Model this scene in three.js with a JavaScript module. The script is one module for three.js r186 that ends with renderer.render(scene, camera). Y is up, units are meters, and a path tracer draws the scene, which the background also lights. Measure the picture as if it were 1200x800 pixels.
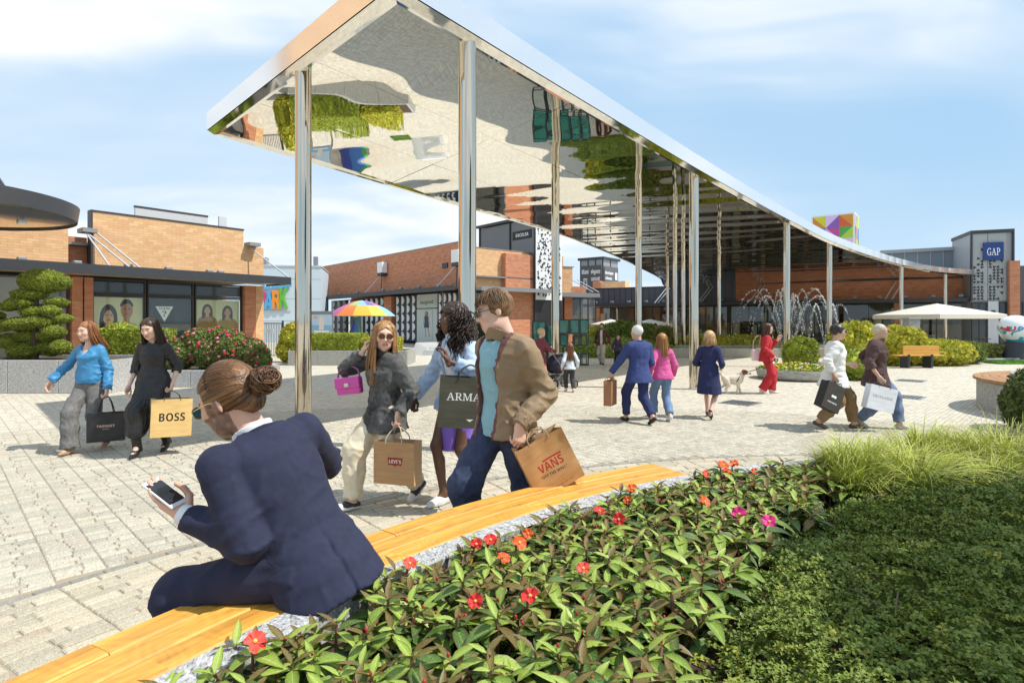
import * as THREE from 'three';
import { mergeGeometries } from 'three/addons/utils/BufferGeometryUtils.js';
import { RoundedBoxGeometry } from 'three/addons/geometries/RoundedBoxGeometry.js';

// ---------------------------------------------------------------- camera, sky, sun, exposure
const F = 680, HZ = 377, CX = 600, EYE = 1.64;            // focal length in pixels of a 1200 x 800 picture, horizon row, eye height
const scene = new THREE.Scene();
const camera = new THREE.PerspectiveCamera(2 * Math.atan(400 / F) * 180 / Math.PI, 1.5, 0.05, 900);
camera.position.set(0, EYE, 0);
camera.setViewOffset(1200, 800, 0, 400 - HZ, 1200, 800);
const renderer = new THREE.WebGLRenderer({ antialias: true });
renderer.toneMapping = THREE.LinearToneMapping;
renderer.toneMappingExposure = 1.26;
renderer.shadowMap.enabled = true;
const SUN = new THREE.Vector3(3.66, 5.25, 0.75).normalize();
const sun = new THREE.DirectionalLight(new THREE.Color(1, 0.95, 0.86), 4.0);
sun.position.copy(SUN).multiplyScalar(60); sun.target.position.set(0, 0, -12);
sun.position.z -= 12;
sun.castShadow = true; sun.shadow.mapSize.set(4096, 4096); sun.shadow.radius = 1;
Object.assign(sun.shadow.camera, { left: -50, right: 50, top: 50, bottom: -50, near: 1, far: 160 });
scene.add(sun, sun.target);

// ---------------------------------------------------------------- random numbers and noise
function rng(seed) { let a = seed >>> 0; return () => { a = a + 0x6D2B79F5 | 0; let t = Math.imul(a ^ a >>> 15, 1 | a); t = t + Math.imul(t ^ t >>> 7, 61 | t) ^ t; return ((t ^ t >>> 14) >>> 0) / 4294967296; }; }
const PERM = (() => { const r = rng(77), p = [...Array(256).keys()]; for (let i = 255; i; i--) { const j = r() * (i + 1) | 0; [p[i], p[j]] = [p[j], p[i]]; } return new Uint8Array([...p, ...p, ...p]); })();
const HV = (() => { const r = rng(99); return Float32Array.from({ length: 256 }, () => r() * 2 - 1); })();
function vnoise(x, y, z = 0) {
  let xi = Math.floor(x), yi = Math.floor(y), zi = Math.floor(z);
  const fx = x - xi, fy = y - yi, fz = z - zi, u = fx * fx * (3 - 2 * fx), v = fy * fy * (3 - 2 * fy), w = fz * fz * (3 - 2 * fz);
  xi &= 255; yi &= 255; zi &= 255;
  const a0 = PERM[xi] + yi, a1 = PERM[xi + 1] + yi, P = PERM;
  const q = (a, k) => HV[P[(P[a & 511] + k) & 511]];
  const l = (a, b, t) => a + (b - a) * t;
  return l(l(l(q(a0, zi), q(a1, zi), u), l(q(a0 + 1, zi), q(a1 + 1, zi), u), v), l(l(q(a0, zi + 1), q(a1, zi + 1), u), l(q(a0 + 1, zi + 1), q(a1 + 1, zi + 1), u), v), w);
}
function fbm(x, y, z = 0, o = 4) { let s = 0, a = 0.5; for (let i = 0; i < o; i++) { s += a * vnoise(x, y, z); x = x * 2.03 + 7.1; y = y * 2.03 + 3.7; z = z * 2.03 + 1.3; a *= 0.5; } return s; }
const clamp = (x, a = 0, b = 1) => Math.min(b, Math.max(a, x));
const smooth = (a, b, x) => { const t = clamp((x - a) / (b - a)); return t * t * (3 - 2 * t); };
const mixn = (a, b, t) => a + (b - a) * t;

// the sky: blue overhead, pale towards the horizon, thin streaks of high cloud
(function () {
  const W = 1536, Hh = 768, d = new Float32Array(W * Hh * 4);
  for (let j = 0; j < Hh; j++) for (let i = 0; i < W; i++) {
    const th = (j + 0.5) / Hh * Math.PI - Math.PI / 2, ph = (i + 0.5) / W * 2 * Math.PI;
    const y = Math.sin(th), c = Math.cos(th), x = c * Math.cos(ph), z = c * Math.sin(ph);
    const e = Math.max(y, 0), hz = Math.pow(1 - e, 3.2);
    let r = mixn(0.155, 0.58, hz), g = mixn(0.40, 0.72, hz), b = mixn(0.69, 0.82, hz);
    let m = 0;
    if (y > -0.03) {
    const k = 1 / (e + 0.16), px = x * k, pz = z * k;
    const wob = fbm(px * 0.55 + 4, pz * 0.55 - 2, 1.7, 4);
    let cl = fbm(px * 0.55 + wob * 1.2 + 8, pz * 1.5 + wob * 1.1, 3.1, 6) * 1.3 + 0.5;
    const big = fbm(px * 0.33 - 3.3, pz * 0.33 + 6.1, 9.2, 4) * 1.5 + 0.52;
    m = smooth(0.28, 1.0, cl) * smooth(0.02, 0.7, big) * 0.66 + smooth(0.0, 0.95, big) * 0.36;
    m = clamp(m) * smooth(-0.02, 0.12, y);
    m = clamp(m * (1 + 0.5 * fbm(px * 2.6 + wob * 2, pz * 7, 5.5, 4))); }
    r = mixn(r, 0.84, m); g = mixn(g, 0.86, m); b = mixn(b, 0.875, m);
    if (y < 0) { const t = smooth(0, -0.1, y); r = mixn(r, 0.34, t); g = mixn(g, 0.33, t); b = mixn(b, 0.3, t); }
    const o = (j * W + i) * 4; d[o] = r; d[o + 1] = g; d[o + 2] = b; d[o + 3] = 1;
  }
  const t = new THREE.DataTexture(d, W, Hh, THREE.RGBAFormat, THREE.FloatType);
  t.mapping = THREE.EquirectangularReflectionMapping; t.magFilter = t.minFilter = THREE.LinearFilter; t.needsUpdate = true;
  scene.background = t; scene.environment = t;
})();

// ---------------------------------------------------------------- helpers
const V = (x, y, z) => new THREE.Vector3(x, y, z);
// a point of the place from a row and column of the survey photograph: on a level h, or at a distance
const lvl = (px, py, h = 0) => { const s = (py - HZ) / (EYE - h); return V((px - CX) / s, h, -F / s); };
const at = (px, py, d) => V((px - CX) * d / F, EYE - (py - HZ) * d / F, -d);
const names = {};
function numbered(n) { const k = names[n] = (names[n] ?? -1) + 1; return k ? n + '_' + String(k).padStart(3, '0') : n; }
function tag(o, label, category, group, kind) { if (label) o.userData.label = label; if (category) o.userData.category = category; if (group) o.userData.group = group; if (kind) o.userData.kind = kind; return o; }
function thing(name, label, category, pos = [0, 0, 0], turn = 0, group) {
  const o = new THREE.Group(); o.name = numbered(name); scene.add(o);
  o.position.set(pos.x ?? pos[0], pos.y ?? pos[1], pos.z ?? pos[2]); o.rotation.y = turn;
  return tag(o, label, category, group);
}
function part(parent, name, geo, m, label) {
  const o = new THREE.Mesh(Array.isArray(geo) ? merge(geo) : geo, m); o.name = name; o.castShadow = o.receiveShadow = true;
  parent.add(o); if (label) o.userData.label = label; return o;
}
function struct(name, geo, m) { const o = part(scene, numbered(name), geo, m); o.userData.kind = 'structure'; return o; }
function dup(src, pos, turn, label, group) {
  const o = src.clone(); o.name = numbered(src.name.replace(/_\d{3}$/, '')); scene.add(o);
  o.userData = { ...src.userData };
  if (pos) o.position.set(pos.x ?? pos[0], pos.y ?? pos[1], pos.z ?? pos[2]); if (turn !== undefined) o.rotation.y = turn;
  if (label) o.userData.label = label; if (group) o.userData.group = group; return o;
}
function merge(list) {
  const col = list.some(g => g.attributes.color);
  return mergeGeometries(list.map(g => {
    g = g.index ? g.toNonIndexed() : g;
    const n = g.attributes.position.count, o = new THREE.BufferGeometry();
    o.setAttribute('position', g.attributes.position); o.setAttribute('normal', g.attributes.normal);
    o.setAttribute('uv', g.attributes.uv ?? new THREE.BufferAttribute(new Float32Array(n * 2), 2));
    if (col) o.setAttribute('color', g.attributes.color ?? new THREE.BufferAttribute(new Float32Array(n * 3).fill(1), 3));
    return o;
  }));
}
function mtl(c, rough = 0.8, o = {}) {
  const m = new THREE.MeshPhysicalMaterial({ roughness: rough, ...o });
  if (Array.isArray(c)) m.color.setRGB(...c); else m.color.set(c);
  return m;
}
// box with uv in metres
function bx(w, h, d, x = 0, y = 0, z = 0, ry = 0) {
  const g = new THREE.BoxGeometry(w, h, d), p = g.attributes.position, n = g.attributes.normal, uv = g.attributes.uv;
  for (let i = 0; i < p.count; i++) {
    const ax = Math.abs(n.getX(i)), ay = Math.abs(n.getY(i));
    if (ay > 0.5) uv.setXY(i, p.getX(i), p.getZ(i)); else if (ax > 0.5) uv.setXY(i, p.getZ(i), p.getY(i) + y); else uv.setXY(i, p.getX(i) + x, p.getY(i) + y);
  }
  if (ry) g.rotateY(ry); return g.translate(x, y, z);
}
const rbx = (w, h, d, r, x = 0, y = 0, z = 0, seg = 2) => new RoundedBoxGeometry(w, h, d, seg, Math.min(r, w / 2.01, h / 2.01, d / 2.01)).translate(x, y, z);
function cyl(r0, r1, a, b, seg = 12) {          // tapered rod between two points
  a = a.isVector3 ? a : V(...a); b = b.isVector3 ? b : V(...b);
  const d = b.clone().sub(a), g = new THREE.CylinderGeometry(r1, r0, d.length(), seg, 1);
  g.applyQuaternion(new THREE.Quaternion().setFromUnitVectors(V(0, 1, 0), d.clone().normalize()));
  return g.translate((a.x + b.x) / 2, (a.y + b.y) / 2, (a.z + b.z) / 2);
}
function tube(pts, r, seg = 24, rad = 6, closed = false) { return new THREE.TubeGeometry(new THREE.CatmullRomCurve3(pts.map(p => p.isVector3 ? p : V(...p)), closed), seg, r, rad, closed); }
function setColors(g, fn) { const p = g.attributes.position, n = g.attributes.normal, c = new Float32Array(p.count * 3); for (let i = 0; i < p.count; i++) { const q = fn(p.getX(i), p.getY(i), p.getZ(i), n, i); c[3 * i] = q[0]; c[3 * i + 1] = q[1]; c[3 * i + 2] = q[2]; } g.setAttribute('color', new THREE.BufferAttribute(c, 3)); return g; }
function canvas(w, h, draw, srgb = true) {
  const c = document.createElement('canvas'); c.width = w; c.height = h; draw(c.getContext('2d'), w, h);
  const t = new THREE.CanvasTexture(c); if (srgb) t.colorSpace = THREE.SRGBColorSpace; t.wrapS = t.wrapT = THREE.RepeatWrapping; t.magFilter = THREE.LinearFilter; return t;
}
function dataTex(w, h, fn, srgb = false) {       // fn(x, y) -> value or [r, g, b], 0 to 1
  const d = new Uint8Array(w * h * 4);
  for (let y = 0; y < h; y++) for (let x = 0; x < w; x++) { const q = fn(x, y), o = (y * w + x) * 4; for (let k = 0; k < 3; k++) d[o + k] = clamp(q.length ? q[k] : q) * 255; d[o + 3] = 255; }
  const t = new THREE.DataTexture(d, w, h); t.wrapS = t.wrapT = THREE.RepeatWrapping; t.magFilter = t.minFilter = THREE.LinearFilter; if (srgb) t.colorSpace = THREE.SRGBColorSpace; t.needsUpdate = true; return t;
}
function tiled(t, rx, ry) { const c = t.clone(); c.repeat.set(rx, ry ?? rx); c.needsUpdate = true; return c; }
// noise that closes on itself over n pixels
const tileNoise = (x, y, n, f, s = 0) => { const a = x / n * 2 * Math.PI, b = y / n * 2 * Math.PI, r = f / (2 * Math.PI); return vnoise(Math.cos(a) * r + 5 + s, Math.sin(a) * r + Math.cos(b) * r * 1.0 + 9, Math.sin(b) * r + s * 3.1); };
const grainTex = dataTex(256, 256, (() => { const r = rng(5); return (x, y) => 0.5 + tileNoise(x, y, 256, 40) * 0.3 + (r() - 0.5) * 0.35; })());
const speckTex = dataTex(512, 512, (() => { const r = rng(6); return (x, y) => { const v = tileNoise(x, y, 512, 90) + tileNoise(x, y, 512, 170, 3) * 0.9; const q = 0.9 + v * 0.14 + (r() - 0.5) * 0.12; return [q, q, q * 0.985]; }; })(), true);
const weaveTex = dataTex(128, 128, (() => { const r = rng(8); return (x, y) => 0.5 + 0.22 * Math.sin(x / 128 * Math.PI * 2 * 32) * Math.sin(y / 128 * Math.PI * 2 * 32) + (r() - 0.5) * 0.3; })());
// ================================================================ paving
const PC = { x: 3.9, z: 1.0 }, PR = 6.0;                 // the round planter with the bench: centre and outer radius
const STRIP = 0.276, ROW = 0.074, Q2 = Math.SQRT1_2;
const paveTone = (r) => {                                 // cream, grey and pinkish concrete stones
  const k = r(), l = 0.88 + r() * 0.22;
  const c = k < 0.62 ? [0.58, 0.54, 0.45] : k < 0.86 ? [0.51, 0.48, 0.41] : [0.585, 0.515, 0.425];
  return c.map(v => v * l);
};
// the same bond as a texture for the paving too far away to tell the stones apart
const PT = 2048, NS = 16, NR = 60, PW = NS * STRIP, PH = NR * ROW;
function paveCanvas(kind) {
  return canvas(PT, PT, (g) => {
    const r = rng(21);
    g.fillStyle = kind ? '#303030' : 'rgb(136,124,102)'; g.fillRect(0, 0, PT, PT);
    const sx = PT / NS, sy = PT / NR, j = 2.2;
    for (let s = 0; s < NS; s++) for (let k = 0; k < NR; k++) {
      const cut = 0.34 + r() * 0.32, parts = [[0, cut], [cut, 1]];
      for (const [a, b] of parts) {
        const c = paveTone(r).map(v => Math.round(255 * Math.pow(v, 1 / 2.2)));
        g.fillStyle = kind ? `rgb(${200 + r() * 50 | 0},0,0)` : `rgb(${c})`;
        if (kind) g.fillStyle = '#d8d8d8';
        g.fillRect(s * sx + a * sx + j, k * sy + j * 0.7, (b - a) * sx - 2 * j + 1, sy - 1.4 * j);
      }
    }
    if (!kind) { const im = g.getImageData(0, 0, PT, PT), q = rng(4); for (let i = 0; i < im.data.length; i += 4) { const n = (q() - 0.5) * 16; im.data[i] += n; im.data[i + 1] += n; im.data[i + 2] += n; } g.putImageData(im, 0, 0); }
  }, !kind);
}
const paveMap = paveCanvas(0), paveBump = paveCanvas(1);
const plazaMat = mtl('#ffffff', 0.9, { map: paveMap, bumpMap: paveBump, bumpScale: 0.004 });
const nearR = 11.5;
(function () {
  // far sheet with an opening where the stones themselves are laid
  const sh = new THREE.Shape(); sh.moveTo(-400, -400); sh.lineTo(400, -400); sh.lineTo(400, 400); sh.lineTo(-400, 400); sh.closePath();
  const hole = new THREE.Path(); hole.absarc(0, 0, nearR - 0.35, 0, Math.PI * 2, true); sh.holes.push(hole);
  const g = new THREE.ShapeGeometry(sh, 96); g.rotateX(-Math.PI / 2);
  const p = g.attributes.position, uv = g.attributes.uv;
  for (let i = 0; i < p.count; i++) { const x = p.getX(i), z = p.getZ(i); uv.setXY(i, (x - z) * Q2 / PW, -(x + z) * Q2 / PH); }
  g.translate(0, -0.004, 0);
  const plaza = struct('plaza_paving', g, plazaMat);
  const bed = new THREE.CircleGeometry(nearR + 0.3, 64); bed.rotateX(-Math.PI / 2); bed.translate(0, -0.0095, 0);
  part(plaza, 'joint_sand', bed, mtl([0.36, 0.3, 0.22], 1, { bumpMap: tiled(grainTex, 60), bumpScale: 0.004 }));
  // stones
  const r = rng(31), stones = [];
  const inView = (x, z) => z < -0.9 && x * x + z * z < nearR * nearR && Math.abs(x) < -z * 1.02 + 1.0;
  const rad = (x, z) => Math.hypot(x - PC.x, z - PC.z);
  const RING = PR + 2.08;
  const us = Math.ceil(nearR * 1.5 / STRIP);
  for (let s = -us; s < us; s++) for (let k = -240; k < 240; k++) {
    const cut = 0.34 + r() * 0.32;
    for (const [a, b] of [[0, cut], [cut, 1]]) {
      const tone = paveTone(r);
      const u = (s + (a + b) / 2) * STRIP, v = (k + 0.5) * ROW, x = (u + v) * Q2, z = (v - u) * Q2;
      if (!inView(x, z)) continue;
      if (rad(x, z) < RING + 0.16) continue;
      const l = (b - a) * STRIP - 0.005 - r() * 0.003, w = ROW - 0.0065 - r() * 0.0025;
      stones.push({ x, z, l, w, ry: Math.PI / 4 + (r() - 0.5) * 0.03, c: tone, y: (r() - 0.5) * 0.004 });
    }
  }
  // grey kerb course, then concentric courses round the planter
  for (let a = 1.2; a < 3.14; a += 0.0232) {
    const rr = RING + 0.06 + (r() - 0.5) * 0.01, x = PC.x + Math.cos(a) * rr, z = PC.z - Math.sin(a) * rr; if (!inView(x, z)) continue;
    const q = 0.30 + r() * 0.07; stones.push({ x, z, l: 0.0232 * rr - 0.01, w: 0.085, ry: a + Math.PI / 2, c: [q, q * 0.97, q * 0.89], y: (r() - 0.5) * 0.003 });
  }
  const DA = 0.062;
  for (let si = 18; si < 52; si++) {
    const a0 = si * DA;
    for (let rr = PR + 0.03; rr < RING; rr += 0.082) {
      const cut = 0.3 + r() * 0.4;
      for (const [p0, p1] of [[0, cut], [cut, 1]]) {
        const tone = paveTone(r), a = a0 + (p0 + p1) / 2 * DA, x = PC.x + Math.cos(a) * rr, z = PC.z - Math.sin(a) * rr; if (!inView(x, z)) continue;
        const l = (p1 - p0) * DA * rr - 0.009 - r() * 0.004;
        stones.push({ x, z, l, w: 0.075 - r() * 0.003, ry: a + Math.PI / 2, c: [tone[0] * 1.03, tone[1] * 0.99, tone[2] * 0.93], y: (r() - 0.5) * 0.004 });
      }
    }
  }
  stones.forEach(s => { s.d = Math.hypot(s.x, s.z); const k = 1 + 0.07 * fbm(s.x * 0.8, s.z * 0.8, 2, 3) + 0.05 * vnoise(s.x * 3, s.z * 3, 5); s.c = s.c.map(v => v * k); });
  const vis = stones.filter(s => { const px = CX + s.x / -s.z * F, py = HZ + EYE / -s.z * F; return px > -20 && px < 1220 && py < 820 && rad(s.x, s.z) > PR + 0.25; }).sort((a, b) => a.d - b.d);
  const big = new Set(vis.slice(0, 300));
  const stone = (l, w, q) => {                            // slightly tumbled block: chamfered top, skirt below
    const e = 0.008, t = 0.0, hx = l / 2, hz = w / 2, P = [], N = [], j = () => (r() - 0.5) * 0.004;
    const c = [[-hx, -hz], [hx, -hz], [hx, hz], [-hx, hz]].map(([x, z]) => [x + j(), z + j()]);
    const top = c.map(([x, z]) => V(x - Math.sign(x) * e, t, z - Math.sign(z) * e)), mid = c.map(([x, z]) => V(x, t - e * 0.8, z)), low = c.map(([x, z]) => V(x, -0.03, z));
    const tri = (a, b, c2) => { const n = b.clone().sub(a).cross(c2.clone().sub(a)).normalize(); for (const v of [a, b, c2]) { P.push(v.x, v.y, v.z); N.push(n.x, n.y, n.z); } };
    tri(top[0], top[2], top[1]); tri(top[0], top[3], top[2]);
    for (let i = 0; i < 4; i++) { const k = (i + 1) % 4; tri(top[i], top[k], mid[k]); tri(top[i], mid[k], mid[i]); tri(mid[i], mid[k], low[k]); tri(mid[i], low[k], low[i]); }
    return [P, N];
  };
  const smat = mtl('#ffffff', 0.92, { vertexColors: true, map: tiled(speckTex, 3.2), bumpMap: tiled(grainTex, 7), bumpScale: 0.0006 });
  smat.color.setRGB(1, 1, 1);
  const place = (list) => {
    const P = [], N = [], U = [], C = [];
    for (const s of list) {
      const [p, n] = stone(s.l, s.w), cs = Math.cos(s.ry), sn = Math.sin(s.ry), tx = (r() - 0.5) * 0.012, tz = (r() - 0.5) * 0.012, ou = r(), ov = r();
      for (let i = 0; i < p.length; i += 3) {
        const x = p[i], y = p[i + 1], z = p[i + 2];
        P.push(s.x + x * cs + z * sn, s.y + y + x * tx + z * tz, s.z - x * sn + z * cs); N.push(n[i] * cs + n[i + 2] * sn, n[i + 1], -n[i] * sn + n[i + 2] * cs); U.push(x + ou, z + ov + y); C.push(...s.c);
      }
    }
    const g = new THREE.BufferGeometry(); g.setAttribute('position', new THREE.Float32BufferAttribute(P, 3)); g.setAttribute('normal', new THREE.Float32BufferAttribute(N, 3)); g.setAttribute('uv', new THREE.Float32BufferAttribute(U, 2)); g.setAttribute('color', new THREE.Float32BufferAttribute(C, 3)); return g;
  };
  let i = 0; for (const s of big) { part(plaza, 'paver' + (i ? '_' + String(i).padStart(3, '0') : ''), place([s]), smat); i++; }
  const rest = part(plaza, 'paver_field', place(stones.filter(s => !big.has(s))), smat); rest.userData.kind = 'stuff';
})();
// ================================================================ the mirror canopy
const steel = mtl([0.80, 0.785, 0.74], 0.045, { metalness: 1 });
const steelCol = mtl([0.58, 0.54, 0.46], 0.06, { metalness: 1 });
const fasciaMat = mtl([0.92, 0.92, 0.92], 0.1, { metalness: 0.8 });
const soffitMat = mtl([0.93, 0.905, 0.84], 0.018, { metalness: 1 });
function resample(pts, n) { const c = new THREE.CatmullRomCurve3(pts.map(([x, z]) => V(x, 0, z)), false, 'centripetal'); return c.getSpacedPoints(n); }
const ripple = (x, z) => {
  const d = Math.hypot(x, z), a = 0.0026 + 0.0042 * smooth(10, 24, d), w = vnoise(x * 0.22, z * 0.22, 2.2) * 2.6;
  const q = x * 0.36 - z * 0.93;
  return a * (Math.sin(q * 4.3 + w) * 0.75 + Math.sin(q * 2.4 + w * 1.7 + 1) * 0.9) + 0.012 * vnoise(x * 0.35, z * 0.35, 7) + 0.0015 * vnoise(x * 1.3, z * 1.3, 4);
};
function makeCanopy(cfg) {
  const t = thing('mirror_canopy', cfg.label, 'canopy');
  const R = resample(cfg.right, cfg.n), L = resample(cfg.left, cfg.n), hgt = cfg.height;
  const NU = cfg.n, NC = cfg.across, panel = cfg.panel;   // panels of `panel` steps along, NC across
  const P = (i, v) => { const a = L[i], b = R[i]; const x = mixn(a.x, b.x, v), z = mixn(a.z, b.z, v); return [x, z]; };
  const rr = rng(cfg.seed);
  let k = 0;
  for (let i0 = 0; i0 < NU; i0 += panel) for (let c = 0; c < NC; c++) {
    const i1 = Math.min(i0 + panel, NU), nu = (i1 - i0) * cfg.fine, nv = cfg.fv, g = new THREE.PlaneGeometry(1, 1, nu, nv), p = g.attributes.position;
    const tx = (rr() - 0.5) * 0.003, tz = (rr() - 0.5) * 0.003, ga = 0.004;
    const [mx, mz] = P(Math.min(i0 + panel / 2 | 0, NU), (c + 0.5) / NC);
    for (let a = 0; a <= nv; a++) for (let b = 0; b <= nu; b++) {
      const f = i0 + b / cfg.fine, fi = Math.min(Math.floor(f), NU - 1), fr = f - fi;
      let v = (c + a / nv) / NC; v = mixn((c + 0.5) / NC, v, 1 - ga / 2);
      const q0 = P(fi, v), q1 = P(fi + 1, v), x = mixn(q0[0], q1[0], fr), z = mixn(q0[1], q1[1], fr);
      p.setXYZ(a * (nu + 1) + b, x, hgt(x, z) + ripple(x, z) + (x - mx) * tx + (z - mz) * tz, z);
    }
    g.computeVertexNormals();
    part(t, 'soffit_panel' + (k ? '_' + String(k).padStart(3, '0') : ''), g, soffitMat); k++;
  }
  // closed outline for trim, fascia and roof
  const out = [...R, ...L.slice().reverse()], n = out.length;
  const cen = V(0, 0, 0); let area = 0;
  for (let i = 0; i < n; i++) { const a = out[i], b = out[(i + 1) % n]; area += a.x * b.z - b.x * a.z; }
  const sgn = area > 0 ? 1 : -1;
  const nor = (i) => { const e1 = out[i].clone().sub(out[(i - 1 + n) % n]).normalize(), e2 = out[(i + 1) % n].clone().sub(out[i]).normalize(); const m1 = V(e1.z, 0, -e1.x).multiplyScalar(sgn), m2 = V(e2.z, 0, -e2.x).multiplyScalar(sgn); const m = m1.add(m2).normalize(); return m.multiplyScalar(1 / Math.max(0.55, m.dot(m2))); };
  const prof = (i, o, dy) => { const q = out[i % n], m = nor(i % n); return V(q.x + m.x * o, hgt(q.x, q.z) + dy, q.z + m.z * o); };
  const band = (i0, i1, o0, y0, o1, y1) => {
    const P2 = [], U = [];
    for (let i = i0; i < i1; i++) { const a = prof(i, o0, y0), b = prof(i + 1, o0, y0), c = prof(i + 1, o1, y1), d = prof(i, o1, y1); for (const v of [a, b, c, a, c, d]) P2.push(v.x, v.y, v.z); U.push(0, 0, 1, 0, 1, 1, 0, 0, 1, 1, 0, 1); }
    const g = new THREE.BufferGeometry(); g.setAttribute('position', new THREE.Float32BufferAttribute(P2, 3)); g.setAttribute('uv', new THREE.Float32BufferAttribute(U, 2)); g.computeVertexNormals(); return g;
  };
  part(t, 'edge_trim', [band(0, n, -0.07, -0.03, 0.0, -0.045), band(0, n, 0.0, -0.045, 0.09, 0.03), band(0, n, -0.07, -0.03, -0.07, 0.03)], steel);
  let f = 0;
  for (let i = 0; i < n;) {
    let len = 0, e = i; while (e < n && len < 2.6) { len += out[e].distanceTo(out[(e + 1) % n]); e++; }
    const g = band(i, e, 0.105 + (rr() - 0.5) * 0.004, 0.035, 0.11, cfg.thick);
    part(t, 'fascia_panel' + (f ? '_' + String(f).padStart(3, '0') : ''), g, fasciaMat); f++; i = e;
  }
  const roof = [];
  { const P2 = []; for (let i = 0; i < NU; i++) { const q = (a, up) => V(a.x, hgt(a.x, a.z) + up, a.z); const [a, b, c, d] = [q(L[i], cfg.thick - 0.01), q(R[i], cfg.thick - 0.01), q(R[i + 1], cfg.thick - 0.01), q(L[i + 1], cfg.thick - 0.01)]; for (const v of [a, b, c, a, c, d]) P2.push(v.x, v.y, v.z); }
    const g = new THREE.BufferGeometry(); g.setAttribute('position', new THREE.Float32BufferAttribute(P2, 3)); g.computeVertexNormals(); roof.push(g, band(0, n, -0.02, cfg.thick - 0.01, 0.11, cfg.thick)); }
  part(t, 'roof_sheet', roof, mtl([0.7, 0.7, 0.7], 0.5));
  for (const [x, z, r = 0.113] of cfg.columns) {
    const y = hgt(x, z), c = part(t, 'column', new THREE.CylinderGeometry(r, r, y - 0.33, 40, 1, true).translate(x, (y - 0.33) / 2, z), steelCol);
    part(c, 'collar', [new THREE.CylinderGeometry(r * 0.985, r * 0.985, 0.37, 40, 1, true).translate(x, y - 0.155, z)], steelCol);
    part(c, 'base_ring', new THREE.CylinderGeometry(r + 0.02, r + 0.025, 0.014, 40).translate(x, 0.007, z), steelCol);
  }
  return t;
}
const mainHeight = (x, z) => 5.2 - 0.36 * smooth(20, 40, -z) - 0.3 * smooth(38, 54, -z) * smooth(26, 14, x);
makeCanopy({
  label: 'long polished steel canopy mirroring the plaza, on slender round columns', seed: 3, n: 60, across: 3, panel: 3, fine: 12, fv: 22, thick: 0.36, height: mainHeight,
  right: [[-1.27, -6.34], [-0.58, -7.27], [0.67, -8.95], [4.48, -13.95], [10.1, -21.0], [14.6, -26.2], [23.2, -34.3], [29.1, -38.6], [36, -40.8], [60, -43]],
  left: [[-5.6, -10.9], [-4, -13.6], [-1.61, -17.7], [0.62, -21.2], [3.2, -25.6], [6.7, -32.6], [10.9, -42.4], [13.3, -49.5], [17, -54], [20.5, -52.5], [24, -48.6], [28, -45.5], [38, -46], [60, -49]],
  columns: [[-2.97, -8.25], [-0.57, -7.4], [1.22, -16.3], [4.44, -14.15], [4.5, -20.6], [10.0, -21.1], [14.4, -26.3], [8.3, -29.5], [9.7, -32.8], [13.3, -37.2], [11.6, -43.2], [23.1, -34.4], [29.0, -38.8], [35.5, -40.95], [46, -42.3]],
});
makeCanopy({
  label: 'far mirror canopy with white reflecting edge in front of the dark shopfronts', seed: 5, n: 30, across: 2, panel: 3, fine: 4, fv: 8, thick: 0.5, height: () => 4.22,
  right: [[8.6, -56.6], [12, -54.8], [18, -56.4], [26, -52.5], [40, -51], [60, -52]],
  left: [[8.4, -58.2], [12, -60], [18, -61], [26, -58], [40, -56], [60, -57]],
  columns: [[10.4, -57.2], [20, -57.6], [30, -53.5], [40, -52.5]],
});
// ================================================================ buildings
function brickTex(base, vary, mortar, seed, thin) {
  const W = 1024, rows = thin ? 22 : 32, cols = 6;         // one tile is 2 m wide, 2 m tall
  return canvas(W, W, (g) => {
    const r = rng(seed); g.fillStyle = mortar; g.fillRect(0, 0, W, W);
    const h = W / rows, w = W / cols;
    for (let j = 0; j < rows; j++) for (let i = -1; i < cols; i++) {
      const k = (r() - 0.5) * 2, c = base.map((v, q) => clamp(v + k * vary[q] + (r() - 0.5) * 6, 0, 255) | 0);
      g.fillStyle = `rgb(${c})`; const off = j % 2 ? w / 2 : 0;
      g.fillRect(i * w + off + 2, j * h + 2.4, w - 4, h - 4.8); if (i === -1) g.fillRect((cols - 1) * w + off + 2, j * h + 2.4, w - 4, h - 4.8);
    }
    const im = g.getImageData(0, 0, W, W), q = rng(seed + 1); for (let y = 0; y < W; y++) for (let x = 0; x < W; x++) { const o = (y * W + x) * 4, n = (q() - 0.5) * 12 + tileNoise(x, y, W, 9, seed) * 5; im.data[o] += n; im.data[o + 1] += n; im.data[o + 2] += n; } g.putImageData(im, 0, 0);
  });
}
const brickTan = mtl('#ffffff', 0.9, { map: tiled(brickTex([218, 176, 132], [9, 10, 10], 'rgb(178,142,106)', 11, true), 0.5), bumpMap: tiled(grainTex, 3), bumpScale: 0.004 });
const brickRed = mtl('#ffffff', 0.9, { map: tiled(brickTex([194, 132, 100], [10, 10, 9], 'rgb(158,116,92)', 13, true), 0.5), bumpMap: tiled(grainTex, 3), bumpScale: 0.004 });
const darkMetal = mtl([0.05, 0.054, 0.062], 0.45, { metalness: 0.35, bumpMap: tiled(grainTex, 2), bumpScale: 0.001 });
const greyMetal = mtl([0.26, 0.27, 0.28], 0.5, { metalness: 0.3 });
const paleMetal = mtl([0.55, 0.57, 0.6], 0.5, { metalness: 0.2 });
const glass = mtl([0.93, 0.96, 0.95], 0.02, { transmission: 1, thickness: 0, ior: 1.5 });
const tintGlass = mtl([0.035, 0.045, 0.055], 0.04, { ior: 1.6 });
const blackFrame = mtl([0.025, 0.025, 0.027], 0.4);
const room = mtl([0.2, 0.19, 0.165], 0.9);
const concrete = mtl([0.46, 0.46, 0.44], 0.85, { map: tiled(speckTex, 0.8) });
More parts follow.
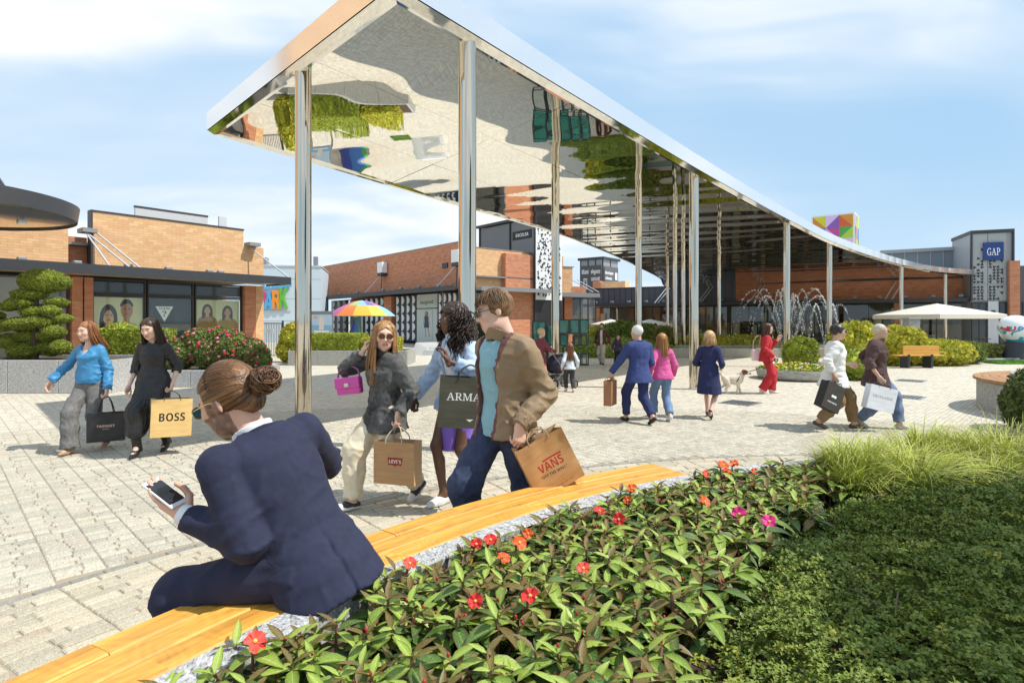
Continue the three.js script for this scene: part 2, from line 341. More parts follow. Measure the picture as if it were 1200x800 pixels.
// a facade: local x runs along the wall, y up, z out of it; X() and Y() give the local place of a row and column of the survey photograph
function facade(name, label, x, z, deg, category = 'building') {
  const th = deg * Math.PI / 180, t = thing(name, label, category, [x, 0, z], th), c = Math.cos(th), s = Math.sin(th);
  const X = (px, off = 0) => { const k = (px - CX) / F, x0 = x + s * off, z0 = z + c * off; return (k * -z0 - x0) / (c - k * s); };
  const D = (px, off = 0) => -(z - s * X(px, off) + c * off);
  const Y = (px, py, off = 0) => EYE - (py - HZ) * D(px, off) / F;
  return { t, X, Y, D };
}
const slab = (x0, x1, y0, y1, z0, z1) => bx(x1 - x0, y1 - y0, z1 - z0, (x0 + x1) / 2, (y0 + y1) / 2, (z0 + z1) / 2);
function flat(w, h, tex, rough = 0.6, o = {}) { return mtl('#ffffff', rough, { map: tex, ...o }); }
function sheet(parent, name, x0, x1, y0, y1, z, m) { const g = new THREE.BoxGeometry(x1 - x0, y1 - y0, 0.012); return part(parent, name, g.translate((x0 + x1) / 2, (y0 + y1) / 2, z), m); }
function windowBay(parent, x0, x1, y0, y1, z, bars = 0, depth = 2.2, m = glass) {
  const w = part(parent, 'window', [slab(x0, x1, y0, y0 + 0.06, z - 0.05, z + 0.05), slab(x0, x1, y1 - 0.06, y1, z - 0.05, z + 0.05), slab(x0, x0 + 0.05, y0 + 0.06, y1 - 0.06, z - 0.05, z + 0.05), slab(x1 - 0.05, x1, y0 + 0.06, y1 - 0.06, z - 0.05, z + 0.05)], blackFrame);
  const n = bars + 1;
  for (let i = 0; i < n; i++) { const a = mixn(x0 + 0.05, x1 - 0.05, i / n) + 0.012, b = mixn(x0 + 0.05, x1 - 0.05, (i + 1) / n) - 0.012; part(w, 'pane', slab(a, b, y0 + 0.07, y1 - 0.07, z - 0.008, z + 0.004), m); if (i) part(w, 'mullion', slab(a - 0.03, a + 0.006, y0 + 0.06, y1 - 0.06, z - 0.04, z + 0.04), blackFrame); }
  return w;
}
function rod(parent, name, a, b, r = 0.03, m = paleMetal) { return part(parent, name, cyl(r, r, a, b, 10), m); }
function spot(parent, x, y, z, s = 1) { const f = part(parent, 'spotlight', rbx(0.24 * s, 0.16 * s, 0.2 * s, 0.03, x, y + 0.2 * s, z), greyMetal); part(f, 'bracket', slab(x - 0.04, x + 0.04, y, y + 0.13 * s, z - 0.03, z + 0.03), darkMetal); return f; }

// ---- poster prints: figures on a plain ground (flat print)
function figurePoster(w, h, bg, figs) {
  return canvas(w, h, (g) => {
    g.fillStyle = bg; g.fillRect(0, 0, w, h);
    for (const f of figs) {
      const { x, y, s, hair, skin, top, long, low } = f; g.save(); g.translate(x, y); g.scale(s, s);
      if (long) { g.fillStyle = hair; g.beginPath(); g.ellipse(0, 14, 34, 56, 0, 0, 7); g.fill(); }
      g.fillStyle = top; g.beginPath(); g.moveTo(-70, 230); g.bezierCurveTo(-80, 90, -60, 62, -18, 54); g.lineTo(18, 54); g.bezierCurveTo(64, 62, 84, 100, 74, 230); g.fill();
      if (low) { g.fillStyle = low; g.fillRect(-64, 226, 130, 160); g.fillStyle = '#7fa6bd'; g.beginPath(); g.ellipse(24, 200, 44, 40, 0, 0, 7); g.fill(); g.strokeStyle = skin; g.lineWidth = 16; g.beginPath(); g.moveTo(-62, 150); g.lineTo(30, 180); g.stroke(); }
      g.fillStyle = skin; g.fillRect(-11, 30, 22, 32); g.beginPath(); g.ellipse(0, 6, 23, 32, 0, 0, 7); g.fill();
      g.fillStyle = hair; g.beginPath(); g.ellipse(0, -6, 25, 30, 0, Math.PI * 1.02, -0.06); g.fill(); g.fillStyle = skin; g.beginPath(); g.ellipse(2, -2, 19, 17, 0, Math.PI, 0); g.fill(); g.fillStyle = hair;
      if (long) { g.beginPath(); g.moveTo(-6, -30); g.bezierCurveTo(-44, -20, -38, 60, -30, 76); g.lineTo(-16, 70); g.bezierCurveTo(-26, 30, -22, -4, 0, -24); g.fill(); g.beginPath(); g.moveTo(6, -30); g.bezierCurveTo(40, -20, 36, 50, 32, 76); g.lineTo(22, 64); g.bezierCurveTo(24, 30, 22, -4, 2, -24); g.fill(); }
      g.fillStyle = '#3a2a22'; g.fillRect(-13, 0, 8, 3); g.fillRect(5, 0, 8, 3); g.fillStyle = '#8d5146'; g.fillRect(-7, 19, 14, 3);
      g.restore();
    }
  });
}
const textPlate = (w, h, bg, draw) => canvas(w, h, (g) => { g.fillStyle = bg; g.fillRect(0, 0, w, h); g.textAlign = 'center'; g.textBaseline = 'middle'; draw(g, w, h); });

// ---------------------------------------------------------------- tan brick shop on the left
(function () {
  const { t, X, Y } = facade('brick_shop', 'tan brick shop with dark flat awning and fashion posters in its windows', -11.26, -25.9, 52.1);
  const H0 = 5.62, xr = X(300), aw0 = 3.36, xs = X(108), xg = X(80);
  part(t, 'wall', [slab(xs, X(285), aw0, H0, -0.3, 0), slab(-16, xg, aw0, H0 + 0.1, -0.3, -0.05)], brickTan);
  part(t, 'recess_wall', slab(xg, xs, 0, H0 - 0.9, -0.8, -0.6), brickRed);
  part(t, 'end_pier', slab(X(285), xr + 0.35, aw0, 4.95, -0.3, -0.02), brickTan);
  part(t, 'coping', [slab(xs - 0.02, X(285) + 0.02, H0, H0 + 0.06, -0.34, 0.03), slab(xs - 0.06, xs, aw0, H0 + 0.06, -0.34, 0.03), slab(-16, xg + 0.02, H0 + 0.1, H0 + 0.16, -0.34, -0.02)], darkMetal);
  // building behind the parapet
  part(t, 'rear_block', slab(-16, xr + 0.2, 0, 4.9, -9, -3.2), brickTan);
  part(t, 'roof', slab(-16, xr + 0.25, 4.4, 4.5, -9, -0.3), greyMetal);
  // awning
  const ax = X(341, 1.9);
  const aw = part(t, 'awning', [slab(-16, ax, aw0 - 0.02, aw0 + 0.05, 0.0, 1.8), slab(-16, ax, aw0 - 0.12, aw0 + 0.2, 1.8, 1.9), slab(ax - 0.1, ax, aw0 - 0.12, aw0 + 0.2, 0.02, 1.8)], darkMetal);
  part(aw, 'soffit', slab(-16, ax - 0.12, aw0 - 0.06, aw0 - 0.03, 0.02, 1.78), mtl([0.3, 0.26, 0.2], 0.4));
  for (const px of [25, 90, 150, 197, 245, 258]) spot(t, X(px, 1.3), aw0 + 0.05, 1.3);
  for (const [px, dx] of [[96, 0.3], [96, 0.9], [109, 0.9], [291, 0.9]]) rod(t, 'tie_rod', [X(px) + 0.05, H0 - 0.75, 0.1], [X(px) + dx, aw0 + 0.2, 1.7], 0.03);
  part(t, 'rod_bracket', [slab(X(93), X(110), H0 - 0.8, H0 - 0.65, -0.3, 0.35), slab(X(287), X(300), 4.95, 5.1, -0.1, 0.4)], greyMetal);
  const scr = part(t, 'rooftop_screen', slab(X(158, -1.5), X(243, -1.5), 5.4, 6.25, -1.6, -1.5), mtl([0.5, 0.52, 0.54], 0.6));
  part(scr, 'rail', slab(X(158, -1.5) - 0.02, X(243, -1.5) + 0.02, 6.25, 6.32, -1.62, -1.48), darkMetal);
  const fl = part(t, 'floodlight', [slab(X(267), X(276), H0 + 0.2, H0 + 0.62, -0.9, -0.8)], paleMetal); part(fl, 'yoke', [cyl(0.02, 0.02, [X(271), H0 - 0.3, -0.85], [X(271), H0 + 0.2, -0.85], 8)], greyMetal);
  // ground floor: piers, shop windows, posters
  const top = aw0 - 0.13, ra = -0.25;
  for (const [a, b, m] of [[84, 96.5, brickRed], [98.5, 109, brickRed], [287, 299, brickRed], [299.6, 309, brickTan]]) part(t, 'pier', slab(X(a), X(b), 0, top, -0.4, m === brickTan ? -0.02 : 0.0), m);
  part(t, 'plinth', slab(X(110), X(286), 0, 0.32, -0.3, ra + 0.08), concrete);
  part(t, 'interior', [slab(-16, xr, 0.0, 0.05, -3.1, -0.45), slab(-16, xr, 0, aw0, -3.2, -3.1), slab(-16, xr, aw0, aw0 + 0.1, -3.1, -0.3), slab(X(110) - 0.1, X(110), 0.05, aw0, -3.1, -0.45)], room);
  const yb = Y(172, 346), bays = [[110, 173], [175, 229], [231, 286]];
  for (const [a, b] of bays) { windowBay(t, X(a), X(b), yb, top, ra, 0, 2, tintGlass); windowBay(t, X(a), X(b), 0.33, yb - 0.01, ra, 0); }
  windowBay(t, X(-60), X(82), 2.2, top, ra, 2); windowBay(t, X(-60), X(82), 0.33, 2.19, ra, 2);
  part(t, 'display_wall', slab(X(-60), X(82), 0.1, aw0 - 0.1, -1.4, -1.3), mtl([0.5, 0.46, 0.36], 0.9));
  const p1 = figurePoster(512, 620, '#d9d6a6', [{ x: 340, y: 120, s: 2.9, hair: '#2c221d', skin: '#b98563', top: '#8fb3b0' }, { x: 150, y: 190, s: 2.7, hair: '#241a18', skin: '#d9a684', top: '#caa074', long: 1 }]);
  const p2 = figurePoster(512, 720, '#d5d3a4', [{ x: 130, y: 130, s: 1.75, hair: '#33241c', skin: '#d2a17c', top: '#9c7b4c', long: 1, low: '#5a4a38' }, { x: 370, y: 150, s: 1.85, hair: '#33241c', skin: '#c9946c', top: '#b59463', long: 1, low: '#3f5366' }]);
  const pz = ra - 0.07;
  sheet(t, 'poster', X(110) + 0.08, X(173) - 0.08, 0.42, yb - 0.1, pz, flat(1, 1, p1)); sheet(t, 'poster', X(231) + 0.08, X(286) - 0.08, 0.42, yb - 0.1, pz, flat(1, 1, p2));
  sheet(t, 'window_film', X(175) + 0.08, X(229) - 0.08, 0.42, yb - 0.1, pz, mtl([0.03, 0.045, 0.06], 0.5));
  const logo = canvas(256, 256, (g) => { g.fillStyle = '#1b2a33'; g.fillRect(0, 0, 256, 256); g.fillStyle = '#f2f2f0'; g.beginPath(); g.moveTo(10, 14); g.lineTo(246, 14); g.lineTo(128, 244); g.fill(); g.fillStyle = '#223'; g.textAlign = 'center'; g.font = 'bold 44px serif'; g.fillText('GUESS', 128, 62); g.font = 'bold 120px serif'; g.fillText('?', 128, 168); });
  const lx = X(196), ly = Y(196, 368); sheet(t, 'logo', lx - 0.36, lx + 0.36, ly - 0.33, ly + 0.35, pz + 0.02, flat(1, 1, logo));
})();
// brick wing beyond the left edge of the photograph: the canopy's end fascia mirrors it
(function () {
  const { t } = facade('tall_brick_wing', 'tall brick wing of the shop, mirrored in the canopy end fascia', -18.5, -11.5, 58);
  part(t, 'wall', slab(-9, 3, 0, 18, -3, 0), brickTan);
  part(t, 'coping', slab(-9.05, 3.05, 18, 18.1, -3.05, 0.05), darkMetal);
  for (let i = 0; i < 3; i++) windowBay(t, -8 + i * 3.6, -5.6 + i * 3.6, 0.4, 3.0, 0.02, 0, 1, tintGlass);
})();
// round hanging canopy
(function () {
  const c = at(-96, 238, 13.2), t = thing('round_canopy', 'round dark-rimmed canopy with mirrored underside hung from a rod', 'canopy', c);
  part(t, 'rim', new THREE.CylinderGeometry(2.95, 2.9, 0.36, 96, 1, true), mtl([0.06, 0.062, 0.07], 0.4, { side: THREE.DoubleSide }));
  part(t, 'soffit', new THREE.CircleGeometry(2.88, 96).rotateX(Math.PI / 2).translate(0, -0.13, 0), mtl([0.75, 0.66, 0.48], 0.06, { metalness: 1 }));
  part(t, 'roof', new THREE.CircleGeometry(2.9, 96).rotateX(-Math.PI / 2).translate(0, 0.15, 0), greyMetal);
  rod(t, 'tie_rod', [2.35, 0.2, 0.4], [0.3, 2.8, 0], 0.035, darkMetal);
  rod(t, 'mast', [-1.2, -c.y, -1.5], [-1.2, 3.4, -1.5], 0.12, darkMetal);
  rod(t, 'arm', [-1.2, 3.3, -1.5], [0.3, 2.8, 0], 0.05, darkMetal);
})();
// ---------------------------------------------------------------- pale blue play building with coloured letters
(function () {
  const { t, X, Y } = facade('play_building', 'pale blue building with big coloured PARK letters behind the brick shop', -17.5, -47, 12);
  const x0 = X(280), x1 = X(376), h = Y(330, 312);
  part(t, 'wall', slab(x0, x1, 0, h, -6, 0), mtl([0.52, 0.62, 0.70], 0.7, { bumpMap: tiled(grainTex, 1), bumpScale: 0.003 }));
  part(t, 'cladding_joint', [slab(x0, x1, 1.7, 1.72, 0, 0.008), slab(x0, x1, 3.5, 3.52, 0, 0.008), slab(x0, x1, 5.1, 5.12, 0, 0.008)], greyMetal);
  part(t, 'coping', slab(x0 - 0.05, x1 + 0.05, h, h + 0.1, -6, 0.06), paleMetal);
  part(t, 'rooftop_unit', slab(X(300), X(309), h + 0.1, h + 0.8, -2, -1), greyMetal); part(t, 'rooftop_unit', slab(X(366), X(371), h + 0.1, h + 0.9, -1, -0.5), greyMetal);
  // letters as cut boards
  const cols = ['#c0397d', '#4f9fd0', '#e08a2d', '#5fae3c'], pts = {
    P: [[0, 0], [0, 1], [0.62, 1], [0.75, 0.85], [0.75, 0.58], [0.6, 0.42], [0.25, 0.42], [0.25, 0]], A: [[0, 0], [0.28, 1], [0.52, 1], [0.8, 0], [0.56, 0], [0.5, 0.22], [0.3, 0.22], [0.24, 0]],
    R: [[0, 0], [0, 1], [0.6, 1], [0.74, 0.86], [0.74, 0.6], [0.58, 0.46], [0.8, 0], [0.54, 0], [0.36, 0.4], [0.24, 0.4], [0.24, 0]], K: [[0, 0], [0, 1], [0.24, 1], [0.24, 0.6], [0.56, 1], [0.84, 1], [0.48, 0.52], [0.86, 0], [0.58, 0], [0.3, 0.4], [0.24, 0.34], [0.24, 0]] };
  const holes = { P: [[0.24, 0.62], [0.5, 0.62], [0.5, 0.82], [0.24, 0.82]], A: [[0.34, 0.4], [0.46, 0.4], [0.4, 0.68]], R: [[0.24, 0.6], [0.5, 0.6], [0.5, 0.82], [0.24, 0.82]] };
  const sg = part(t, 'sign', slab(X(309), X(341), Y(325, 365), Y(325, 363.5), 0.02, 0.05), paleMetal);
  [['P', 297, 314], ['A', 309, 320.5], ['R', 319, 329], ['K', 327, 337]].forEach(([ch, a, b], i) => {
    const s = new THREE.Shape(pts[ch].map(([u, v]) => new THREE.Vector2(u, v))); if (holes[ch]) s.holes.push(new THREE.Path(holes[ch].map(([u, v]) => new THREE.Vector2(u, v))));
    const g = new THREE.ExtrudeGeometry(s, { depth: 0.12, bevelEnabled: true, bevelThickness: 0.02, bevelSize: 0.015, bevelSegments: 1 });
    const yb = Y(320, [364, 363, 362, 361][i]), yt = Y(320, [341, 342, 341, 337][i]);
    g.scale((X(b) - X(a)) / 0.8, yt - yb, 1); g.translate(X(a), yb, 0.06); g.computeVertexNormals();
    part(sg, 'letter', g, mtl(cols[i], 0.5));
  });
  const ban = canvas(256, 64, (g) => { g.fillStyle = '#4ba3d3'; g.fillRect(0, 0, 256, 64); g.fillStyle = '#dff2fb'; g.font = 'bold 34px sans-serif'; g.textAlign = 'center'; g.fillText('Play & Relax in', 128, 43, 236); });
  const gb = new THREE.BoxGeometry(X(341) - X(309), 0.62, 0.06); gb.rotateZ(0.12); part(sg, 'banner', gb.translate((X(341) + X(309)) / 2, Y(325, 333), 0.1), flat(1, 1, ban));
})();
// ---------------------------------------------------------------- red brick shop in the middle
let umbrellaSpot;
(function () {
  const { t, X, Y } = facade('red_brick_shop', 'long red brick shop with dark awning and white half-moon screens', -3.0, -37.8, -50);
  const aw0 = 3.78, x0 = X(377), x1 = 0.42, H0 = 6.93;
  part(t, 'wall', slab(x0, x1, aw0, H0, -0.3, 0), brickRed);
  part(t, 'coping', slab(x0, x1, H0, H0 + 0.05, -0.32, 0.03), greyMetal);
  part(t, 'rear_block', slab(x0, x1, 0, H0 - 0.6, -8, -3), brickRed); part(t, 'roof', slab(x0, x1, 4.6, 4.7, -7.9, -0.3), greyMetal);
  const a0 = X(362, 1.5), aw = part(t, 'awning', [slab(a0, x1 + 0.5, aw0 - 0.03, aw0 + 0.04, 0, 1.5), slab(a0, x1 + 0.5, aw0 - 0.15, aw0 + 0.14, 1.5, 1.6)], darkMetal);
  for (const px of [381, 398, 419, 449, 470, 491, 513]) spot(t, X(px, 1.2), aw0 + 0.04, 1.2, 1.15);
  for (const px of [377, 450, 538]) { const x = X(px) + 0.1, b = part(t, 'wall_lamp', rbx(0.8, 0.85, 0.5, 0.05, x + 0.1, H0 - 1.0, 0.28), mtl([0.8, 0.8, 0.8], 0.5)); part(b, 'clamp', slab(x - 0.2, x + 0.5, H0 - 1.65, H0 - 1.42, 0.02, 0.55), darkMetal); rod(b, 'tie_rod', [x + 0.1, H0 - 1.5, 0.3], [x - 0.7, aw0 + 0.1, 1.4], 0.035); rod(b, 'stay', [x + 0.1, H0 - 1.5, 0.3], [x + 0.15, aw0 + 0.1, 0.4], 0.03, darkMetal); }
  part(t, 'vent', slab(X(519), X(525), Y(522, 314), Y(522, 308), 0, 0.08), blackFrame);
  const top = aw0 - 0.16;
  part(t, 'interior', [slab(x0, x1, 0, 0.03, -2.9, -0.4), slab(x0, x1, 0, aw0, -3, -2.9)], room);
  for (const [a, b] of [[374, 380], [450, 459]]) part(t, 'pier', slab(X(a), X(b), 0, top, -0.4, 0.05), brickRed);
  const scrM = mtl([0.74, 0.76, 0.78], 0.5), half = new THREE.Shape(); half.absarc(0, 0, 1, -Math.PI / 2, Math.PI / 2); half.lineTo(0, -1);
  const hg = new THREE.ExtrudeGeometry(half, { depth: 0.03, bevelEnabled: false, curveSegments: 10 });
  for (const [pa, pb, nx] of [[386, 405, 3], [425, 449, 4], [461, 486, 4], [511, 534, 4]]) {
    const a = X(pa), b = X(pb), s = part(t, 'screen', slab(a, b, 0.2, top, -0.22, -0.18), mtl([0.02, 0.025, 0.03], 0.5)), cw = (b - a) / nx, ny = 5, ch = (top - 0.25) / ny;
    for (let i = 0; i < nx; i++) for (let j = 0; j < ny; j++) part(s, 'half_moon', hg.clone().scale(cw * 0.5, Math.min(ch * 0.46, cw * 0.62), 1).translate(a + (i + 0.22) * cw, 0.25 + (j + 0.5) * ch, -0.17), scrM);
  }
  windowBay(t, X(405.5), X(424.5), 0.3, top, -0.15, 0);
  part(t, 'display_panel', slab(X(406), X(424), 0.3, top - 0.2, -0.6, -0.55), mtl([0.42, 0.52, 0.5], 0.8));
  windowBay(t, X(535), x1, 0.3, top, -0.15, 0);
  // sign panel with mirrored lettering and a figure print
  const s0 = X(487), s1 = X(510.5), sp = part(t, 'sign_panel', slab(s0, s1, top - 0.98, top, -0.22, -0.1), mtl([0.52, 0.58, 0.55], 0.6)); part(t, 'lower_panel', slab(s0, s1, 0.15, top - 1.05, -0.22, -0.1), mtl([0.52, 0.58, 0.55], 0.6));
  const word = textPlate(512, 160, '#b9c4b6', (g, w, h) => { g.fillStyle = '#15181a'; g.font = 'bold 92px sans-serif'; g.translate(w, 0); g.scale(-1, 1); g.fillText('Desigual.', w / 2, h / 2 + 4); });
  sheet(sp, 'lettering', s0 + 0.15, s1 - 0.15, top - 0.85, top - 0.25, -0.085, flat(1, 1, word));
  const fig = canvas(128, 384, (g) => { g.fillStyle = '#bcc8c4'; g.fillRect(0, 0, 128, 384); g.fillStyle = '#2b221f'; g.beginPath(); g.ellipse(64, 46, 17, 26, 0, 0, 7); g.fill(); g.fillStyle = '#b98a6c'; g.beginPath(); g.ellipse(60, 44, 11, 17, 0, 0, 7); g.fill(); g.fillRect(50, 210, 10, 130); g.save(); g.translate(76, 210); g.rotate(-0.16); g.fillRect(-4, 0, 10, 130); g.restore(); g.fillStyle = '#2c4668'; g.beginPath(); g.moveTo(42, 74); g.lineTo(86, 74); g.lineTo(84, 140); g.lineTo(94, 224); g.lineTo(36, 224); g.lineTo(46, 140); g.fill(); g.strokeStyle = '#b98a6c'; g.lineWidth = 9; g.beginPath(); g.moveTo(42, 82); g.lineTo(34, 190); g.moveTo(86, 82); g.lineTo(94, 190); g.stroke(); });
  sheet(sp, 'poster', s0 + 0.55, s1 - 0.55, 0.3, top - 1.12, -0.085, flat(1, 1, fig));
  umbrellaSpot = X(424, 3.5);
})();
// tan end wall and dark glass tower of the same block
(function () {
  const { t, X, Y } = facade('tan_end_wall', 'sunlit tan wall end beside the dark glass tower', -2.92, -37.9, 40);
  part(t, 'wall', slab(0.05, 5.5, 3.85, 6.55, -0.4, 0), brickTan);
  part(t, 'coping', slab(0.05, 5.52, 6.55, 6.6, -0.42, 0.03), greyMetal);
  part(t, 'awning', [slab(0.05, 6.5, 3.71, 3.85, 0.0, 1.4), slab(0.05, 6.5, 3.65, 3.91, 1.4, 1.48)], greyMetal);
  part(t, 'pier', slab(4.75, 5.5, 0, 3.71, -0.4, 0.02), brickRed); part(t, 'pier', slab(0.05, 0.5, 0, 3.71, -0.4, 0.02), brickRed);
  windowBay(t, 0.5, 2.6, 0.25, 3.65, -0.12, 0); windowBay(t, 2.61, 4.75, 0.25, 3.65, -0.12, 0);
  part(t, 'interior', [slab(0.05, 5.5, 0, 3.7, -3.1, -3), slab(0.05, 5.5, 0, 0.03, -3, -0.4)], mtl([0.3, 0.3, 0.24], 0.9));
})();
(function () {
  const { t, X, Y } = facade('glass_tower', 'dark glass corner tower with white shop lettering and perforated white side', 1.62, -40.8, -50);
  const L = -6.5, H0 = 9.2;
  part(t, 'core', slab(L + 0.1, -0.1, 0, H0 - 0.25, -2.5, -0.15), blackFrame);
  part(t, 'roof_slab', slab(L - 0.25, 0.12, H0 - 0.2, H0, -2.8, 0.15), darkMetal);
  for (const [a, b] of [[L, L + 3.65], [L + 3.75, -0.12]]) for (const [y0, y1] of [[0.2, 3.8], [3.84, 5.9], [5.94, H0 - 0.25]]) part(t, 'pane', slab(a, b, y0, y1, -0.1, -0.07), mtl([0.12, 0.135, 0.14], 0.06, { ior: 1.6 }));
  part(t, 'post', [slab(L + 3.65, L + 3.75, 0, H0 - 0.2, -0.15, 0.02), slab(L - 0.08, L, 0, H0 - 0.2, -0.15, 0.02), slab(-0.12, 0.02, 0, H0 - 0.2, -0.15, 0.02)], darkMetal);
  const w1 = textPlate(512, 160, '#26292c', (g, w, h) => { g.fillStyle = '#f4f4f4'; g.font = 'bold 84px sans-serif'; g.fillText('EXCELSA', w / 2, h / 2, 400); }), w2 = textPlate(512, 160, '#5b5a66', (g, w, h) => { g.fillStyle = '#f4f4f4'; g.font = 'bold 84px sans-serif'; g.translate(w, 0); g.scale(-1, 1); g.fillText('Desigual.', w / 2, h / 2, 430); });
  sheet(t, 'lettering', X(600), X(622.5), Y(611, 280), Y(611, 270), -0.05, flat(1, 1, w1)); sheet(t, 'lettering', X(600), X(622.5), Y(611, 308), Y(611, 297), -0.05, flat(1, 1, w2));
  // perforated side
  const side = part(t, 'perforated_panel', slab(0.03, 0.08, 3.2, H0 - 0.2, -2.6, -0.02), mtl([0.72, 0.73, 0.74], 0.5)), r = rng(40), hole = [];
  for (let i = 0; i < 240; i++) { const s = 0.05 + r() * 0.1, a = r() * 3; const g = new THREE.CylinderGeometry(s, s, 0.02, 3); g.rotateZ(Math.PI / 2); g.rotateX(a); hole.push(g.translate(0.083, 3.4 + r() * 5.2, -0.2 - r() * 2.2)); }
  const hm = part(side, 'perforation', hole, blackFrame); hm.userData.kind = 'stuff';
  part(t, 'lower_wall', slab(-0.02, 0.02, 0, 3.2, -2.6, -0.15), blackFrame);
})();
(function () {                                           // the next tan wall with its awning, then the open shopfront
  const { t, X, Y } = facade('tan_corner_shop', 'tan corner shop with stepped wall beyond the glass tower', 1.9, -45, 20);
  const xa = X(648), xb = X(671);
  part(t, 'wall', [slab(xa, X(660), 3.95, Y(655, 300), -3, 0), slab(X(660) + 0.01, xb, 3.95, Y(666, 313), -3, -0.01)], brickTan);
  part(t, 'coping', slab(X(660), xb + 0.12, Y(666, 313), Y(666, 312), -3, 0.05), greyMetal);
  part(t, 'awning', slab(xa - 0.3, X(692), 3.55, 3.85, 0.01, 1.6), greyMetal);
  part(t, 'pier', slab(X(662), X(671), 0, 3.55, -0.5, 0), brickRed);
  windowBay(t, X(630), X(661.5), 0.2, 3.54, -0.2, 2); windowBay(t, X(671.5), X(700), 0.2, 3.54, -0.2, 2);
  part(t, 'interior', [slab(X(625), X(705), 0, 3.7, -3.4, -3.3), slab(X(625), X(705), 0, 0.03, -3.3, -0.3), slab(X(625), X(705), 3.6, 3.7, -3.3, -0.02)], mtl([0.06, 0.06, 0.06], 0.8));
  part(t, 'rear_wall', slab(X(671), X(700), 3.95, Y(690, 334), -2.4, -2), brickRed);
  for (const dx of [0, 0.5]) rod(t, 'tie_rod', [xb + dx, 5.0, -0.2], [xb + 1.1 + dx, 3.95, 1.4], 0.035);
})();
(function () {                                           // distant grey tower with lettering
  const { t, X, Y } = facade('grey_sign_tower', 'grey glass tower with small white shop lettering in the distance', 9.4, -60, -38);
  const x0 = X(680), h = Y(700, 304);
  part(t, 'block', slab(x0, 0, 0, h, -3.3, 0), mtl([0.24, 0.26, 0.28], 0.12, { ior: 1.6 }));
  part(t, 'roof_slab', slab(x0 - 0.2, 0.2, h, h + 0.25, -3.5, 0.2), darkMetal);
  part(t, 'post', [0.33, 0.66, 1].map(k => slab(x0 * k, x0 * k + 0.1, 0, h, 0, 0.05)).concat([slab(-0.05, 0.06, 0, h, -0.05, 0.06), slab(0.0, 0.05, 0, h, -1.7, -1.6)]), darkMetal);
  const tx = textPlate(512, 256, '#4b5054', (g, w, h2) => { g.fillStyle = '#f0f0f0'; g.font = 'bold 60px sans-serif'; g.fillText('Miami', 110, 60, 200); g.fillText('elegance', 380, 60, 240); g.fillText('concept', 380, 130, 240); g.strokeStyle = '#f0f0f0'; g.lineWidth = 8; g.strokeRect(70, 130, 90, 100); g.beginPath(); g.ellipse(115, 180, 30, 38, 0, 0, 7); g.stroke(); });
  sheet(t, 'lettering', x0 * 0.95, -0.2, h - 3.3, h - 0.6, 0.07, flat(1, 1, tx));
  const tx2 = textPlate(256, 256, '#5a5e61', (g) => { g.fillStyle = '#f0f0f0'; g.font = 'bold 44px sans-serif'; g.fillText('Boutique', 90, 70, 150); g.fillText('shoes', 80, 130, 120); g.fillRect(200, 60, 40, 80); });
  const s2 = new THREE.BoxGeometry(0.02, 2.4, 3.0); part(t, 'side_lettering', s2.translate(0.075, h - 1.9, -1.7), flat(1, 1, tx2));
  part(t, 'gravel_print', slab(x0 * 0.55, -0.1, 3.2, 4.6, 0.06, 0.1), mtl([0.12, 0.1, 0.1], 0.7, { map: tiled(speckTex, 0.6) }));
  part(t, 'pier', slab(-0.5, 0.3, 0, Y(704, 330), 0.4, 1.2), brickRed); part(t, 'wall', slab(0.31, 3.1, 3.3, Y(712, 331), 0.2, 1.1), brickTan);
})();
